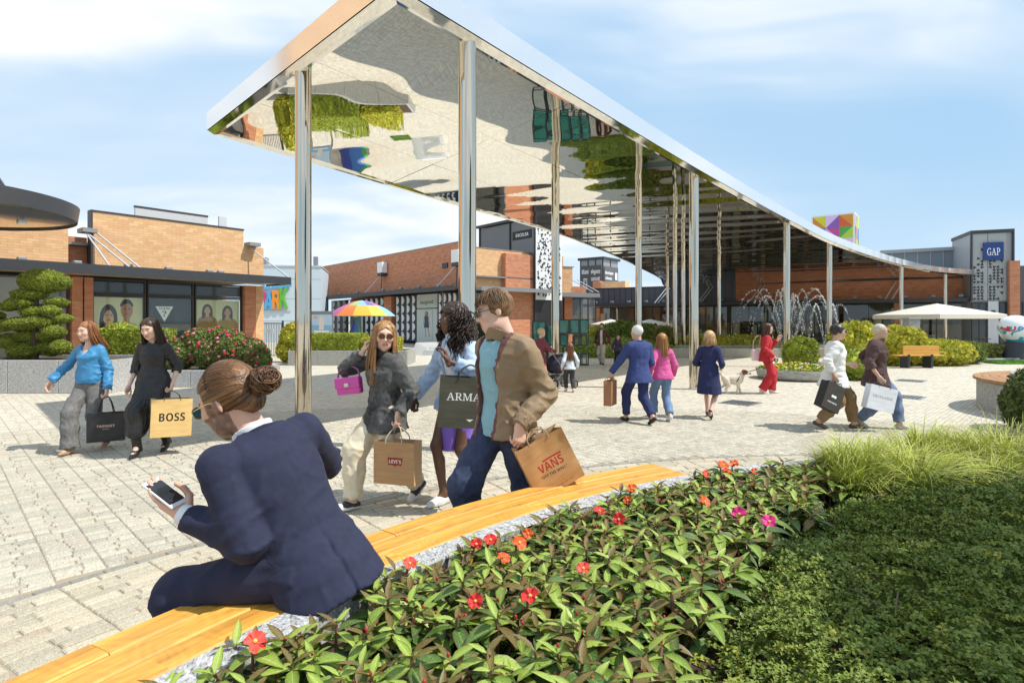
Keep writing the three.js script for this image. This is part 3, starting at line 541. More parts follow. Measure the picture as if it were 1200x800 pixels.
// ---------------------------------------------------------------- long low shopping block at the back
(function () {
  const ang = Math.atan2(-26, 23.1) * 180 / Math.PI;     // from (8.7,-66) to (31.8,-40)
  const th = -48.4, { t, X, Y } = facade('long_shop_block', 'long low block of dark shopfronts with brick band behind the fountain', 31.8, -41.5, -30);
  const x0 = X(694), xm = X(862), x1 = X(1140), aw = 3.1, top = 4.75;
  part(t, 'metal_band', slab(x0, xm, aw + 0.2, top, -0.4, 0), mtl([0.09, 0.1, 0.125], 0.45, { metalness: 0.3 }));
  const seams = []; for (let x = x0; x < xm; x += 0.55) seams.push(slab(x, x + 0.03, aw + 0.2, top, 0, 0.03)); part(t, 'seam', seams, darkMetal);
  part(t, 'brick_band', slab(xm + 0.02, x1, aw + 0.2, top, -0.4, 0.02), brickRed);
  part(t, 'coping', slab(x0, x1, top, top + 0.08, -0.5, 0.08), darkMetal);
  part(t, 'awning', [slab(x0 - 0.5, x1, aw, aw + 0.12, 0.03, 1.4), slab(x0 - 0.5, x1, aw - 0.06, aw + 0.2, 1.4, 1.5)], darkMetal);
  part(t, 'roof', slab(x0, x1, top - 0.4, top - 0.3, -9, -0.4), greyMetal);
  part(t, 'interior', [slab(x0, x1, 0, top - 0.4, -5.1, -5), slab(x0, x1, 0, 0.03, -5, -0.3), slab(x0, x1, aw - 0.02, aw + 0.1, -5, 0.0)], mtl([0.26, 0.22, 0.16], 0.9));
  const r = rng(50); let x = x0; const pal = ['#6b2a22', '#8a7350', '#c9b58a', '#37332e', '#b08b3e', '#50555c', '#d8d2c4', '#7c4a2c'];
  let k = 0; while (x < x1 - 1) { const w = Math.min(3.4 + r() * 1.6, x1 - x); windowBay(t, x + 0.12, x + w - 0.12, 0.12, aw - 0.1, -0.2, 1 + (r() * 2 | 0)); if (k++ % 2 === 0) part(t, 'column', slab(x - 0.2, x + 0.11, 0, aw - 0.05, -0.2, 0.18), k % 4 === 1 ? concrete : brickRed);
    for (let i = 0; i < 7; i++) { const a = x + r() * w, h = 0.4 + r() * 1.2; part(t, 'display', rbx(0.25 + r() * 0.6, h, 0.3, 0.04, a, 0.1 + h / 2 + (r() < 0.4 ? 1 : 0), -0.9 - r() * 2.4), mtl(pal[r() * 8 | 0], 0.8)); }
    x += w; }
  for (let i = 0; i < 18; i++) spot(t, mixn(x0, x1, (i + 0.5) / 18), aw + 0.12, 1.1, 1.2);
  for (const px of [775, 779, 825, 829, 885, 889, 1041, 1049]) rod(t, 'tie_rod', [X(px) + 0.5, top - 0.1, 0.1], [X(px) - 0.3, aw + 0.1, 1.3], 0.04);
  // upper storey set back
  part(t, 'upper_storey', slab(X(1036, -2), X(1142, -2), top, top + 2.2, -8, -2), mtl([0.12, 0.15, 0.18], 0.25, { ior: 1.6 }));
  part(t, 'upper_roof', slab(X(1032, -2), X(1142, -2), top + 2.2, top + 2.45, -8.3, -1.7), greyMetal);
  part(t, 'upper_mullion', [1045, 1060, 1075, 1090, 1105, 1120].map(p => slab(X(p, -2), X(p, -2) + 0.08, top, top + 2.2, -2.0, -1.95)), greyMetal);
})();
(function () {                                           // tower with the white-on-blue sign
  const { t, X, Y } = facade('sign_tower', 'grey tower with blue square sign over triangle-pattern screens', 31.6, -39.6, -22);
  const x0 = X(1139), x1 = X(1188), xm = X(1178), h = Y(1160, 273), lo = Y(1160, 352);
  part(t, 'core', slab(x0, x1, 0, h, -4, -0.1), mtl([0.3, 0.32, 0.34], 0.5));
  part(t, 'frame', [slab(x0 - 0.06, x1 + 0.06, h, h + 0.22, -4.05, 0.05), slab(x0 - 0.06, x0 + 0.05, lo, h, -0.1, 0.05), slab(x1 - 0.05, x1 + 0.06, lo, h, -0.1, 0.05)], darkMetal);
  const mid = (x0 + xm) / 2, r = rng(60);
  for (const [a, b] of [[x0 + 0.06, mid - 0.02], [mid + 0.02, xm + 0.1]]) {
    for (const [y0, y1] of [[lo, 4.2], [4.23, h - 0.01]]) {
      const s = part(t, 'screen', slab(a, b, y0, y1, -0.1, -0.05), mtl([0.34, 0.37, 0.38], 0.5)), tri = [];
      for (let u = a + 0.12; u < b - 0.1; u += 0.21) for (let v = y0 + 0.12; v < Math.min(y1 - 0.1, 6.9); v += 0.2) { if (r() < 0.25 || (v > 5.6 && r() < 0.5)) continue; const g = new THREE.CylinderGeometry(0.125, 0.125, 0.02, 3); g.rotateX(Math.PI / 2); g.rotateZ(r() * 6.3); tri.push(g.translate(u, v, -0.045)); }
      const q = part(s, 'triangle_pattern', tri, mtl([0.03, 0.03, 0.03], 0.5)); q.userData.kind = 'stuff';
    }
  }
  const gp = textPlate(256, 224, '#1d3f7d', (g, w, hh) => { g.fillStyle = '#f3f3f3'; g.font = '130px serif'; g.fillText('GAP', w / 2, hh / 2 + 6, 176); });
  const sgn = part(t, 'sign', rbx(X(1176) - X(1152), Y(1164, 284) - Y(1164, 305), 0.1, 0.02, X(1164), Y(1164, 294.5), 0.08), mtl('#1d3f7d', 0.5));
  sheet(sgn, 'lettering', X(1152.5), X(1175.5), Y(1164, 304.5), Y(1164, 284.5), 0.135, flat(1, 1, gp));
  part(t, 'side_pier', slab(X(1181), X(1193), 0, Y(1186, 306), 0.02, 0.4), brickRed);
  part(t, 'grey_pier', slab(X(1158), X(1170), 0, lo - 0.05, -0.09, 0.1), paleMetal);
  part(t, 'lantern', rbx(0.2, 0.5, 0.15, 0.04, X(1163.5), Y(1163, 368), 0.18), blackFrame);
  windowBay(t, X(1171), X(1200), 0.15, lo - 0.1, -0.02, 1, 2, tintGlass); windowBay(t, X(1139), X(1157), 0.15, lo - 0.1, -0.02, 1, 2, tintGlass);
  part(t, 'right_wing', slab(x1 + 0.1, x1 + 14, 0.0, 5.4, -6, -0.3), mtl([0.1, 0.1, 0.11], 0.5));
})();
(function () {                                           // cube with coloured triangles
  const { t, X, Y } = facade('triangle_cube', 'white rooftop cube covered with bright coloured triangles', 31.0, -58, -37);
  const x0 = X(951), x1 = X(1002), y0 = Y(975, 310), y1 = Y(975, 251), w = x1 - x0;
  part(t, 'cube', slab(x0, x1, y0, y1, -w * 0.8, 0), mtl([0.78, 0.78, 0.78], 0.5));
  part(t, 'plinth', slab(x0 + 0.3, x1 - 0.3, 0, y0, -w * 0.7, -0.3), greyMetal);
  const cols = ['#c87f2e', '#c9c62d', '#7f5aa6', '#d5b6e0', '#cf5a2b', '#d08a30', '#62a84a', '#3f7fb5', '#d69fce', '#b6458e', '#a8c73a', '#569a46', '#59b3cc', '#4f9fc2'], n = 3, cs = (w - 0.3) / n, r = rng(70);
  const tg = (pts, z) => { const s = new THREE.Shape(pts.map(p => new THREE.Vector2(...p))); return new THREE.ExtrudeGeometry(s, { depth: 0.03, bevelEnabled: false }).translate(0, 0, z); };
  let c = 0; const mats = cols.map(q => mtl(q, 0.45));
  for (let j = 0; j < n; j++) for (let i = 0; i < n; i++) {
    const a = x0 + 0.15 + i * cs, b = a + cs, q = y1 - 0.15 - j * cs, p = q - cs, f = (i + j) % 2;
    const T = f ? [[[a, p], [b, p], [b, q]], [[a, p], [b, q], [a, q]]] : [[[a, p], [b, p], [a, q]], [[b, p], [b, q], [a, q]]];
    for (const k of T) { part(t, 'triangle', tg(k, 0.002), mats[c++ % mats.length]); }
    const sm = f ? [[[a, p], [b, p], [b, q]], [[a, p], [b, q], [a, q]]] : T;
    for (const k of sm) { const g = tg(k.map(([u, v]) => [u - x0, v]), 0.002); g.scale(0.8, 1, 1); g.rotateY(Math.PI / 2); g.translate(x1, 0, 0); part(t, 'triangle', g, mats[(c + 5 + (r() * 5 | 0)) % mats.length]); }
  }
})();
// ================================================================ the round planter with the orange bench
const granite = mtl('#ffffff', 0.75, { bumpMap: tiled(grainTex, 14), bumpScale: 0.0015 });
granite.map = tiled(dataTex(512, 512, (() => { const r = rng(61); return (x, y) => { const a = tileNoise(x, y, 512, 110), b = tileNoise(x, y, 512, 190, 5), q = 0.68 + a * 0.15 + b * 0.12 + (r() - 0.5) * 0.1, k = a + b < -0.85 ? 0.72 : 1; return [q * k, q * k, q * k * 1.0]; }; })(), true), 1.1);
function woodTex(base, seed) {
  return dataTex(512, 256, (() => { const r = rng(seed); return (x, y) => {
    const w = tileNoise(x, y, 512, 6, seed) * 8, g1 = Math.sin((y / 256 * 26 + w) * Math.PI) * 0.5, f = vnoise(x * 0.02 + seed, y * 0.55, seed) * 0.6 + vnoise(x * 0.006, y * 0.16, seed + 4) * 0.7;
    const k = 0.97 + g1 * 0.05 + f * 0.14 + (r() - 0.5) * 0.05; return [base[0] * k, base[1] * k, base[2] * k * (1 + f * 0.06)]; }; })(), true);
}
const benchWoods = [0, 1, 2, 3].map(i => mtl([1, 0.98 - i * 0.02, 0.95 - i * 0.03], 0.55, { map: tiled(woodTex([0.85, 0.635, 0.275], 81 + i * 7), 1), clearcoat: 0.12, clearcoatRoughness: 0.4 }));
function arcPlank(r0, r1, a0, a1, y0, y1, cx, cz, seg = 16, bev = 0.006) {   // a curved board, uv along the grain
  const P = [], N = [], U = [], prof = [[r0, y0], [r0, y1 - bev], [r0 + bev, y1], [r1 - bev, y1], [r1, y1 - bev], [r1, y0]];
  const pt = (a, [r, y]) => V(cx + Math.cos(a) * r, y, cz - Math.sin(a) * r), rm = (r0 + r1) / 2;
  const quad = (a, b, c, d, ua, ub, va, vb) => { const n = b.clone().sub(a).cross(d.clone().sub(a)).normalize(); for (const [q, u, v] of [[a, ua, va], [b, ub, va], [c, ub, vb], [a, ua, va], [c, ub, vb], [d, ua, vb]]) { P.push(q.x, q.y, q.z); N.push(n.x, n.y, n.z); U.push(u, v); } };
  for (let i = 0; i < seg; i++) { const t0 = mixn(a0, a1, i / seg), t1 = mixn(a0, a1, (i + 1) / seg); let v = 0; for (let k = 0; k < prof.length; k++) { const p = prof[k], q = prof[(k + 1) % prof.length], l = Math.hypot(p[0] - q[0], p[1] - q[1]); quad(pt(t0, p), pt(t1, p), pt(t1, q), pt(t0, q), t0 * rm, t1 * rm, v, v + l); v += l; } }
  for (const [t, s] of [[a0, 1], [a1, -1]]) { const q = prof.map(p => pt(t, p)); for (let k = 1; k < q.length - 1; k++) { const tr = s > 0 ? [q[0], q[k], q[k + 1]] : [q[0], q[k + 1], q[k]]; const n = tr[1].clone().sub(tr[0]).cross(tr[2].clone().sub(tr[0])).normalize(); tr.forEach((v, m) => { P.push(v.x, v.y, v.z); N.push(n.x, n.y, n.z); U.push(m * 0.05, 0); }); } }
  const g = new THREE.BufferGeometry(); g.setAttribute('position', new THREE.Float32BufferAttribute(P, 3)); g.setAttribute('normal', new THREE.Float32BufferAttribute(N, 3)); g.setAttribute('uv', new THREE.Float32BufferAttribute(U, 2)); return g;
}
const SEAT = 0.6, SOIL = 0.5;
const planter = thing('planter_bench', 'curved granite planter ringed by a bench of orange wooden boards', 'planter');
(function () {
  const r = rng(90), D = Math.PI / 180;
  part(planter, 'plinth', arcPlank(PR - 0.5, PR - 0.1, 60 * D, 180 * D, 0, SEAT - 0.13, PC.x, PC.z, 60), concrete);
  for (let k = 0; k < 3; k++) {
    const r1 = PR - k * 0.124, r0 = r1 - 0.116; let a = 118.6 * D;
    let first = true;
    while (a < 180 * D) { const L = (first ? [0.75, 1.25, 0.95][k] : 1.25 + r() * 0.5) / PR; first = false; const e = Math.min(a + L, 180 * D);
      part(planter, 'bench_board', arcPlank(r0, r1, a, e - 0.0006, SEAT - 0.05 + (r() - 0.5) * 0.003, SEAT + (r() - 0.5) * 0.003, PC.x, PC.z, 16), benchWoods[r() * 4 | 0]); a = e; }
  }
  let a = 40 * D, L; while (a < 180 * D) { L = 0.9 / PR; part(planter, 'kerb_stone', arcPlank(PR - 0.5, PR - 0.374, a, a + L - 0.0008, 0.1, SEAT + 0.006 + (r() - 0.5) * 0.004, PC.x, PC.z, 8, 0.008), granite); a += L; }
  a = 20 * D; while (a < 118.4 * D) { L = 0.9 / PR; part(planter, 'kerb_stone', arcPlank(PR - 0.365, PR - 0.05, a, Math.min(a + L - 0.0008, 118.4 * D), 0, 0.47 + (r() - 0.5) * 0.004, PC.x, PC.z, 8, 0.008), granite); a += L; }
  const soil = new THREE.CircleGeometry(PR - 0.5, 120, 0, Math.PI * 2).rotateX(-Math.PI / 2).translate(PC.x, SOIL, PC.z);
  const p = soil.attributes.position, uv = soil.attributes.uv; for (let i = 0; i < p.count; i++) uv.setXY(i, p.getX(i), p.getZ(i));
  part(planter, 'soil', soil, mtl('#ffffff', 1, { map: tiled(dataTex(256, 256, (() => { const q = rng(3); return (x, y) => { const k = 0.34 + tileNoise(x, y, 256, 50) * 0.12 + tileNoise(x, y, 256, 100, 2) * 0.1 + (q() - 0.5) * 0.12; return [k, k * 0.78, k * 0.62]; }; })(), true), 2.5), bumpMap: tiled(grainTex, 3), bumpScale: 0.02 }));
  // bark chips on the soil
  const chips = []; for (let i = 0; i < 900; i++) { const x = -1.2 + r() * 4, z = -1 - r() * 4.4; if (Math.hypot(x - PC.x, z - PC.z) > PR - 0.56) continue; const g = bx(0.02 + r() * 0.04, 0.006 + r() * 0.008, 0.012 + r() * 0.02); g.rotateX((r() - 0.5) * 0.8); g.rotateY(r() * 6); chips.push(setColors(g.translate(x, SOIL + 0.008, z), (() => { const k = 0.04 + r() * 0.1; return () => [k * 1.4, k, k * 0.72]; })())); }
  part(planter, 'bark_chips', chips, mtl('#ffffff', 0.95, { vertexColors: true })).userData.kind = 'stuff';
})();
const onKerbSide = (x, z) => Math.hypot(x - PC.x, z - PC.z);

// ---------------------------------------------------------------- leaves
function leafGeo(L, W, fold, droop, ns = 5, tip = 1.5) {    // blade along +z, folded on its midrib, bending down
  const P = [], U = [], I = [];
  for (let i = 0; i <= ns; i++) { const t = i / ns, w = W / 2 * Math.pow(Math.sin(Math.PI * Math.pow(t, 0.8)), 0.85) * (1 - 0.12 * t), ang = droop * t, z = L * t * Math.cos(ang * 0.6), y = L * t * (0.18 - Math.sin(ang) * 0.6); for (let k = -1; k <= 1; k++) { P.push(k * w, y + Math.abs(k) * w * fold, z); U.push(k * 0.5 + 0.5, t); } }
  for (let i = 0; i < ns; i++) for (let k = 0; k < 2; k++) { const a = i * 3 + k, b = a + 1, c = a + 3, d = a + 4; I.push(a, c, b, b, c, d); }
  const g = new THREE.BufferGeometry(); g.setAttribute('position', new THREE.Float32BufferAttribute(P, 3)); g.setAttribute('uv', new THREE.Float32BufferAttribute(U, 2)); g.setIndex(I); g.computeVertexNormals(); return g;
}
function leafTex(a, b, rib, edge, seed) {
  return canvas(128, 256, (g) => {
    const r = rng(seed); const gr = g.createLinearGradient(0, 0, 128, 0); gr.addColorStop(0, edge); gr.addColorStop(0.16, a); gr.addColorStop(0.5, b); gr.addColorStop(0.84, a); gr.addColorStop(1, edge); g.fillStyle = gr; g.fillRect(0, 0, 128, 256);
    g.globalAlpha = 0.5; g.strokeStyle = rib; for (let i = 0; i < 11; i++) for (const s of [-1, 1]) { g.lineWidth = 1.6; g.beginPath(); g.moveTo(64, 250 - i * 22); g.quadraticCurveTo(64 + s * 30, 236 - i * 22, 64 + s * 60, 206 - i * 22); g.stroke(); }
    g.globalAlpha = 1; g.lineWidth = 5; g.beginPath(); g.moveTo(64, 256); g.lineTo(64, 0); g.stroke();
    g.globalAlpha = 0.18; for (let i = 0; i < 220; i++) { g.fillStyle = r() < 0.5 ? '#ffffff' : '#203008'; g.fillRect(r() * 128, r() * 256, 2 + r() * 5, 2 + r() * 7); }
  });
}
const leafMats = [
  mtl('#ffffff', 0.42, { map: leafTex('#779434', '#869f3e', '#c2c884', '#626c2c', 1), transmission: 0.22, thickness: 0, specularIntensity: 0.6 }),
  mtl('#ffffff', 0.40, { map: leafTex('#4a6a2a', '#587832', '#98a468', '#54462a', 2), transmission: 0.2, thickness: 0, specularIntensity: 0.6 }),
  mtl('#ffffff', 0.42, { map: leafTex('#95ad44', '#a5ba52', '#d8da98', '#7c8c38', 3), transmission: 0.25, thickness: 0, specularIntensity: 0.6 }),
  mtl('#ffffff', 0.45, { map: leafTex('#6c6232', '#6e7034', '#a45046', '#6a4028', 4), transmission: 0.2, thickness: 0, specularIntensity: 0.5 }),
];
const leafShapes = [leafGeo(0.125, 0.05, 0.4, 0.6), leafGeo(0.14, 0.054, 0.35, 0.95), leafGeo(0.108, 0.043, 0.5, 0.35), leafGeo(0.07, 0.023, 0.5, 0.1, 4)];
const stemMat = mtl([0.22, 0.10, 0.06], 0.6), budMat = mtl([0.42, 0.03, 0.03], 0.5);
const petalCols = { orange: [0.86, 0.13, 0.02], red: [0.72, 0.02, 0.018], pink: [0.78, 0.02, 0.26], coral: [0.86, 0.09, 0.06] };
const petalMats = Object.fromEntries(Object.entries(petalCols).map(([k, c]) => [k, mtl(c, 0.6, { transmission: 0.2, thickness: 0 })]));
const petalGeo = (() => { const P = [0, 0, 0], I = [], n = 7; for (let i = 0; i <= n; i++) { const t = i / n * 2 - 1, x = t * 0.021 * (1 - 0.12 * t * t), z = 0.03 * Math.sqrt(Math.max(0, 1 - t * t * 0.72)) - (Math.abs(t) < 0.2 ? 0.004 : 0); P.push(x, 0.004 + 0.005 * Math.cos(t * 5), z); } for (let i = 1; i <= n; i++) I.push(0, i, i + 1); const g = new THREE.BufferGeometry(); g.setAttribute('position', new THREE.Float32BufferAttribute(P, 3)); g.setAttribute('uv', new THREE.Float32BufferAttribute(new Float32Array(P.length / 3 * 2), 2)); g.setIndex(I); g.computeVertexNormals(); return g; })();
function addFlower(parent, x, y, z, colour, s, r) {
  const f = part(parent, 'flower', new THREE.SphereGeometry(0.006 * s, 8, 6).translate(0, 0.004, 0), mtl([0.8, 0.45, 0.1], 0.6)); f.position.set(x, y, z); f.rotation.set(0.5 + r() * 0.5, r() * 6, 0, 'YXZ'); f.rotation.y = (r() - 0.5) * 1.6;
  for (let i = 0; i < 5; i++) { const p = part(f, 'petal', petalGeo, petalMats[colour]); p.rotation.set(-0.12 - r() * 0.2, i * Math.PI * 2 / 5 + r() * 0.2, 0, 'YXZ'); p.scale.setScalar(s * (0.9 + r() * 0.2)); }
}
function makeBedding(seed, flowers) {
  const r = rng(seed), t = new THREE.Group(); t.name = 'bedding_plant';
  const shoots = 4 + (r() * 2 | 0), stems = [];
  const leaf = (x, y, z, yaw, pitch, s, m, g) => { const o = part(t, 'leaf', leafShapes[g], leafMats[m]); o.position.set(x, y, z); o.rotation.set(pitch, yaw, (r() - 0.5) * 0.5, 'YXZ'); o.scale.set(s, s, s); };
  for (let k = 0; k < shoots; k++) {
    const a = k / shoots * 6.28 + r(), rad = k ? 0.05 + r() * 0.055 : 0.01, h = 0.105 + r() * 0.05 - (k ? 0.025 : -0.015), x = Math.cos(a) * rad, z = Math.sin(a) * rad;
    stems.push(tube([[0, -0.03, 0], [x * 0.5, h * 0.4, z * 0.5], [x, h, z]], 0.0045, 5, 5));
    const off = r() * 6;
    for (let i = 0; i < 3; i++) leaf(x, h - 0.06 - i * 0.006, z, off + i * 2.1 + (r() - 0.5) * 0.5, 0.35 + r() * 0.3, 0.9 + r() * 0.35, r() < 0.25 ? 0 : 1, r() < 0.6 ? 1 : 0);
    for (let i = 0; i < 4; i++) leaf(x, h - 0.02, z, off + 0.8 + i * 1.57 + (r() - 0.5) * 0.4, 0.0 + r() * 0.3, 0.8 + r() * 0.3, r() < 0.36 ? 0 : r() < 0.3 ? 2 : r() < 0.18 ? 3 : 1, r() < 0.5 ? 0 : 2);
    for (let i = 0; i < 3; i++) leaf(x, h, z, off + i * 2.1, -0.1 - r() * 0.4, 0.8 + r() * 0.4, r() < 0.62 ? 3 : 2, 3);
    for (let i = 0; i < (r() < 0.4 ? 1 : 0); i++) { const b = part(t, 'bud', new THREE.SphereGeometry(0.0035 + r() * 0.002, 6, 5).scale(1, 1.5, 1), budMat); b.position.set(x + (r() - 0.5) * 0.02, h + 0.008 + r() * 0.012, z + (r() - 0.5) * 0.02); }
    if (flowers && k < flowers.length) { stems.push(cyl(0.002, 0.002, [x, h, z], [x + 0.01, h + 0.018, z + 0.01], 5)); addFlower(t, x + 0.01, h + 0.022, z + 0.012, flowers[k], 0.9 + r() * 0.25, r); }
  }
  part(t, 'stem', stems, stemMat);
  return t;
}
(function () {
  const r = rng(101), variants = [1, 2, 3, 4, 5, 6, 7].map(i => makeBedding(200 + i));
  const line = [[0.05, -0.9], [0.42, -1.62], [1.12, -2.6], [2.18, -3.75], [2.55, -4.35], [2.35, -5.0]];
  const limit = (z) => { for (let i = 0; i < line.length - 1; i++) if (z <= line[i][1] && z >= line[i + 1][1]) { const t = (z - line[i][1]) / (line[i + 1][1] - line[i][1]); return mixn(line[i][0], line[i + 1][0], t); } return -9; };
  const spots = [];
  for (let z = -0.95; z > -5.0; z -= 0.155) for (let x = -1.4; x < 2.8; x += 0.172) {
    const px = x + (r() - 0.5) * 0.09 + (Math.round(-z / 0.155) % 2) * 0.09, pz = z + (r() - 0.5) * 0.08;
    if (onKerbSide(px, pz) > PR - 0.52 || px > limit(pz) - 0.03) continue; spots.push({ x: px, z: pz, s: 0.92 + r() * 0.3, a: r() * 6.28, v: r() * 7 | 0 });
  }
  const want = [[604, 640, 'orange'], [542, 700, 'red'], [254, 738, 'coral'], [487, 634, 'coral'], [615, 610, 'orange'], [575, 610, 'red'], [812, 583, 'orange'], [666, 655, 'coral'], [925, 640, 'pink'], [865, 605, 'pink'], [735, 558, 'orange'], [622, 705, 'red'], [880, 520, 'coral'], [845, 540, 'orange'], [690, 590, 'red'], [870, 530, 'orange'], [715, 612, 'red'], [820, 530, 'coral'], [560, 640, 'red']];
  const mids = { orange: 'bright orange', red: 'deep red', coral: 'coral red', pink: 'magenta' };
  for (const [px, py, c] of want) { let best, bd = 1e9; for (const s of spots) { const y = SOIL + 0.2, sx = CX + s.x / -s.z * F, sy = HZ + (EYE - y) / -s.z * F, d = Math.hypot(sx - px, sy - py); if (d < bd && !s.f) { bd = d; best = s; } } best.f = c; }
  let n = 0;
  for (const s of spots) {
    const t = (s.f ? makeBedding(300 + n, s.f === 'orange' && r() < 0.5 ? ['orange', 'orange'] : [s.f]) : variants[s.v].clone()); t.name = numbered('bedding_plant'); scene.add(t); n++;
    t.position.set(s.x, SOIL, s.z); t.rotation.set((r() - 0.5) * 0.12, s.f ? 0 : s.a, (r() - 0.5) * 0.12); t.scale.setScalar(s.s);
    t.userData = s.f ? { label: `bushy bedding plant with an open ${mids[s.f]} flower in the curved planter`, category: 'plant', group: `bedding plants with a ${mids[s.f]} flower` } : { label: 'leafy green bedding plant with bronze tips and closed buds in the curved planter', category: 'plant', group: 'bedding plants without open flowers' };
  }
})();
// low creeping shrub covering the right of the planter
function twigGeo(seed, n, len, lw, ll) {
  const r = rng(seed), gs = [cyl(0.0016, 0.0008, [0, 0, 0], [0, len * 0.25, len * 0.95], 3)], one = leafGeo(ll, lw, 0.3, 0.4, 2);
  for (let i = 0; i < n; i++) { const t = 0.12 + 0.88 * i / n, g = one.clone(); g.scale(0.8 + r() * 0.5, 1, 0.8 + r() * 0.5); g.rotateX(-0.35 + (r() - 0.5) * 0.6); g.rotateY((i % 2 ? 1 : -1) * (0.5 + r() * 0.9)); g.rotateZ((r() - 0.5) * 2.2); gs.push(g.translate(0, len * 0.25 * t, len * 0.95 * t)); }
  return merge(gs);
}
function instanced(parent, name, geo, m, list, stuff = true) {   // list: { p, q, s, c }
  const o = new THREE.InstancedMesh(geo, m, list.length), M = new THREE.Matrix4(); o.name = name; o.castShadow = o.receiveShadow = true;
  list.forEach((e, i) => { o.setMatrixAt(i, M.compose(e.p, e.q, V(e.s, e.s, e.s))); if (e.c) o.setColorAt(i, e.c); });
  if (stuff) o.userData.kind = 'stuff'; parent.add(o); return o;
}
const lookQ = (n, r, tilt = 0.5) => { const d = n.clone().add(V(r() - 0.5, r() - 0.5, r() - 0.5).multiplyScalar(tilt * 2)).normalize(); return new THREE.Quaternion().setFromUnitVectors(V(0, 0, 1), d).multiply(new THREE.Quaternion().setFromAxisAngle(V(0, 0, 1), r() * 6.28)); };
const coverH = (x, z) => 0.6 + 0.085 * vnoise(x * 1.7, z * 1.7, 3) + 0.05 * vnoise(x * 4.2, z * 4.2, 8) + 0.05 * smooth(0.5, 2.5, x + z * 0.2);
(function () {
  const r = rng(120), list = [], geo = twigGeo(7, 15, 0.075, 0.0125, 0.0145), m = mtl([1, 1, 1], 0.5, { transmission: 0.15, thickness: 0, specularIntensity: 0.5 });
  const left = (z) => z > -1.62 ? 0.12 - (z + 1.0) * 0.5 : z > -2.6 ? mixn(0.45, 1.15, (-1.62 - z) / 0.98) : z > -3.75 ? mixn(1.15, 2.2, (-2.6 - z) / 1.15) : mixn(2.2, 2.55, (-3.75 - z) / 0.6);
  const t = thing('creeping_shrub', 'dense dark green creeping shrub carpeting the planter beside the flowers', 'shrub', [0, 0, 0]);
  const cells = []; 
  for (let i = 0; i < 36000; i++) {
    const z = -0.75 - r() * 3.6, x = -0.1 + r() * 5.6; if (x < left(z) + 0.05 - Math.abs(r() - 0.5) * 0.12 || x > -z * 0.93 + 1.0) continue;
    if (z < -3.25 && z < -3.25 - (x - 2.0) * 0.05 && r() < 0.7) continue;
    const edge = smooth(0, 0.16, x - left(z)), y = mixn(SOIL + 0.04, coverH(x, z), edge) - r() * r() * 0.09 + (r() < 0.05 ? 0.035 : 0);
    const k = 0.75 + r() * 0.5, yel = r() < 0.12 ? 1.5 : 1;
    const a = r() * 6.28, n = V(Math.cos(a), 0.25 + r() * 0.7, Math.sin(a)).normalize();
    list.push({ p: V(x, y, z), q: new THREE.Quaternion().setFromUnitVectors(V(0, 0, 1), V(n.x, 0, n.z).normalize()).premultiply(new THREE.Quaternion().setFromAxisAngle(V(-n.z, 0, n.x).normalize(), -(n.y - 0.35))), s: 0.8 + r() * 0.6, c: new THREE.Color().setRGB(0.19 * k * yel, 0.25 * k * (yel > 1 ? 1.2 : 1), 0.045 * k) });
  }
  instanced(t, 'foliage', geo, m, list);
  const g = new THREE.PlaneGeometry(6, 4, 60, 40); g.rotateX(-Math.PI / 2); g.translate(2.8, 0, -2.4); const p = g.attributes.position; for (let i = 0; i < p.count; i++) { const x = p.getX(i), z = p.getZ(i); p.setY(i, x < left(Math.max(-4.4, Math.min(-0.7, z))) + 0.04 ? 0.3 : coverH(x, z) - 0.11); } g.computeVertexNormals();
  part(t, 'inner_foliage', g, mtl([0.19, 0.25, 0.045], 1, { bumpMap: tiled(grainTex, 8), bumpScale: 0.02 }));
  const tw = []; for (let i = 0; i < 60; i++) { const z = -1 - r() * 2.6, x = left(z) + 0.2 + r() * 2; const y = coverH(x, z), a = r() * 6.28; tw.push(tube([[x, y - 0.05, z], [x + Math.cos(a) * 0.08, y - 0.01, z + Math.sin(a) * 0.08], [x + Math.cos(a) * 0.2, y - 0.04, z + Math.sin(a) * 0.2]], 0.0035, 6, 4)); }
  part(t, 'twig', tw, mtl([0.16, 0.12, 0.08], 0.9)).userData.kind = 'stuff';
})();
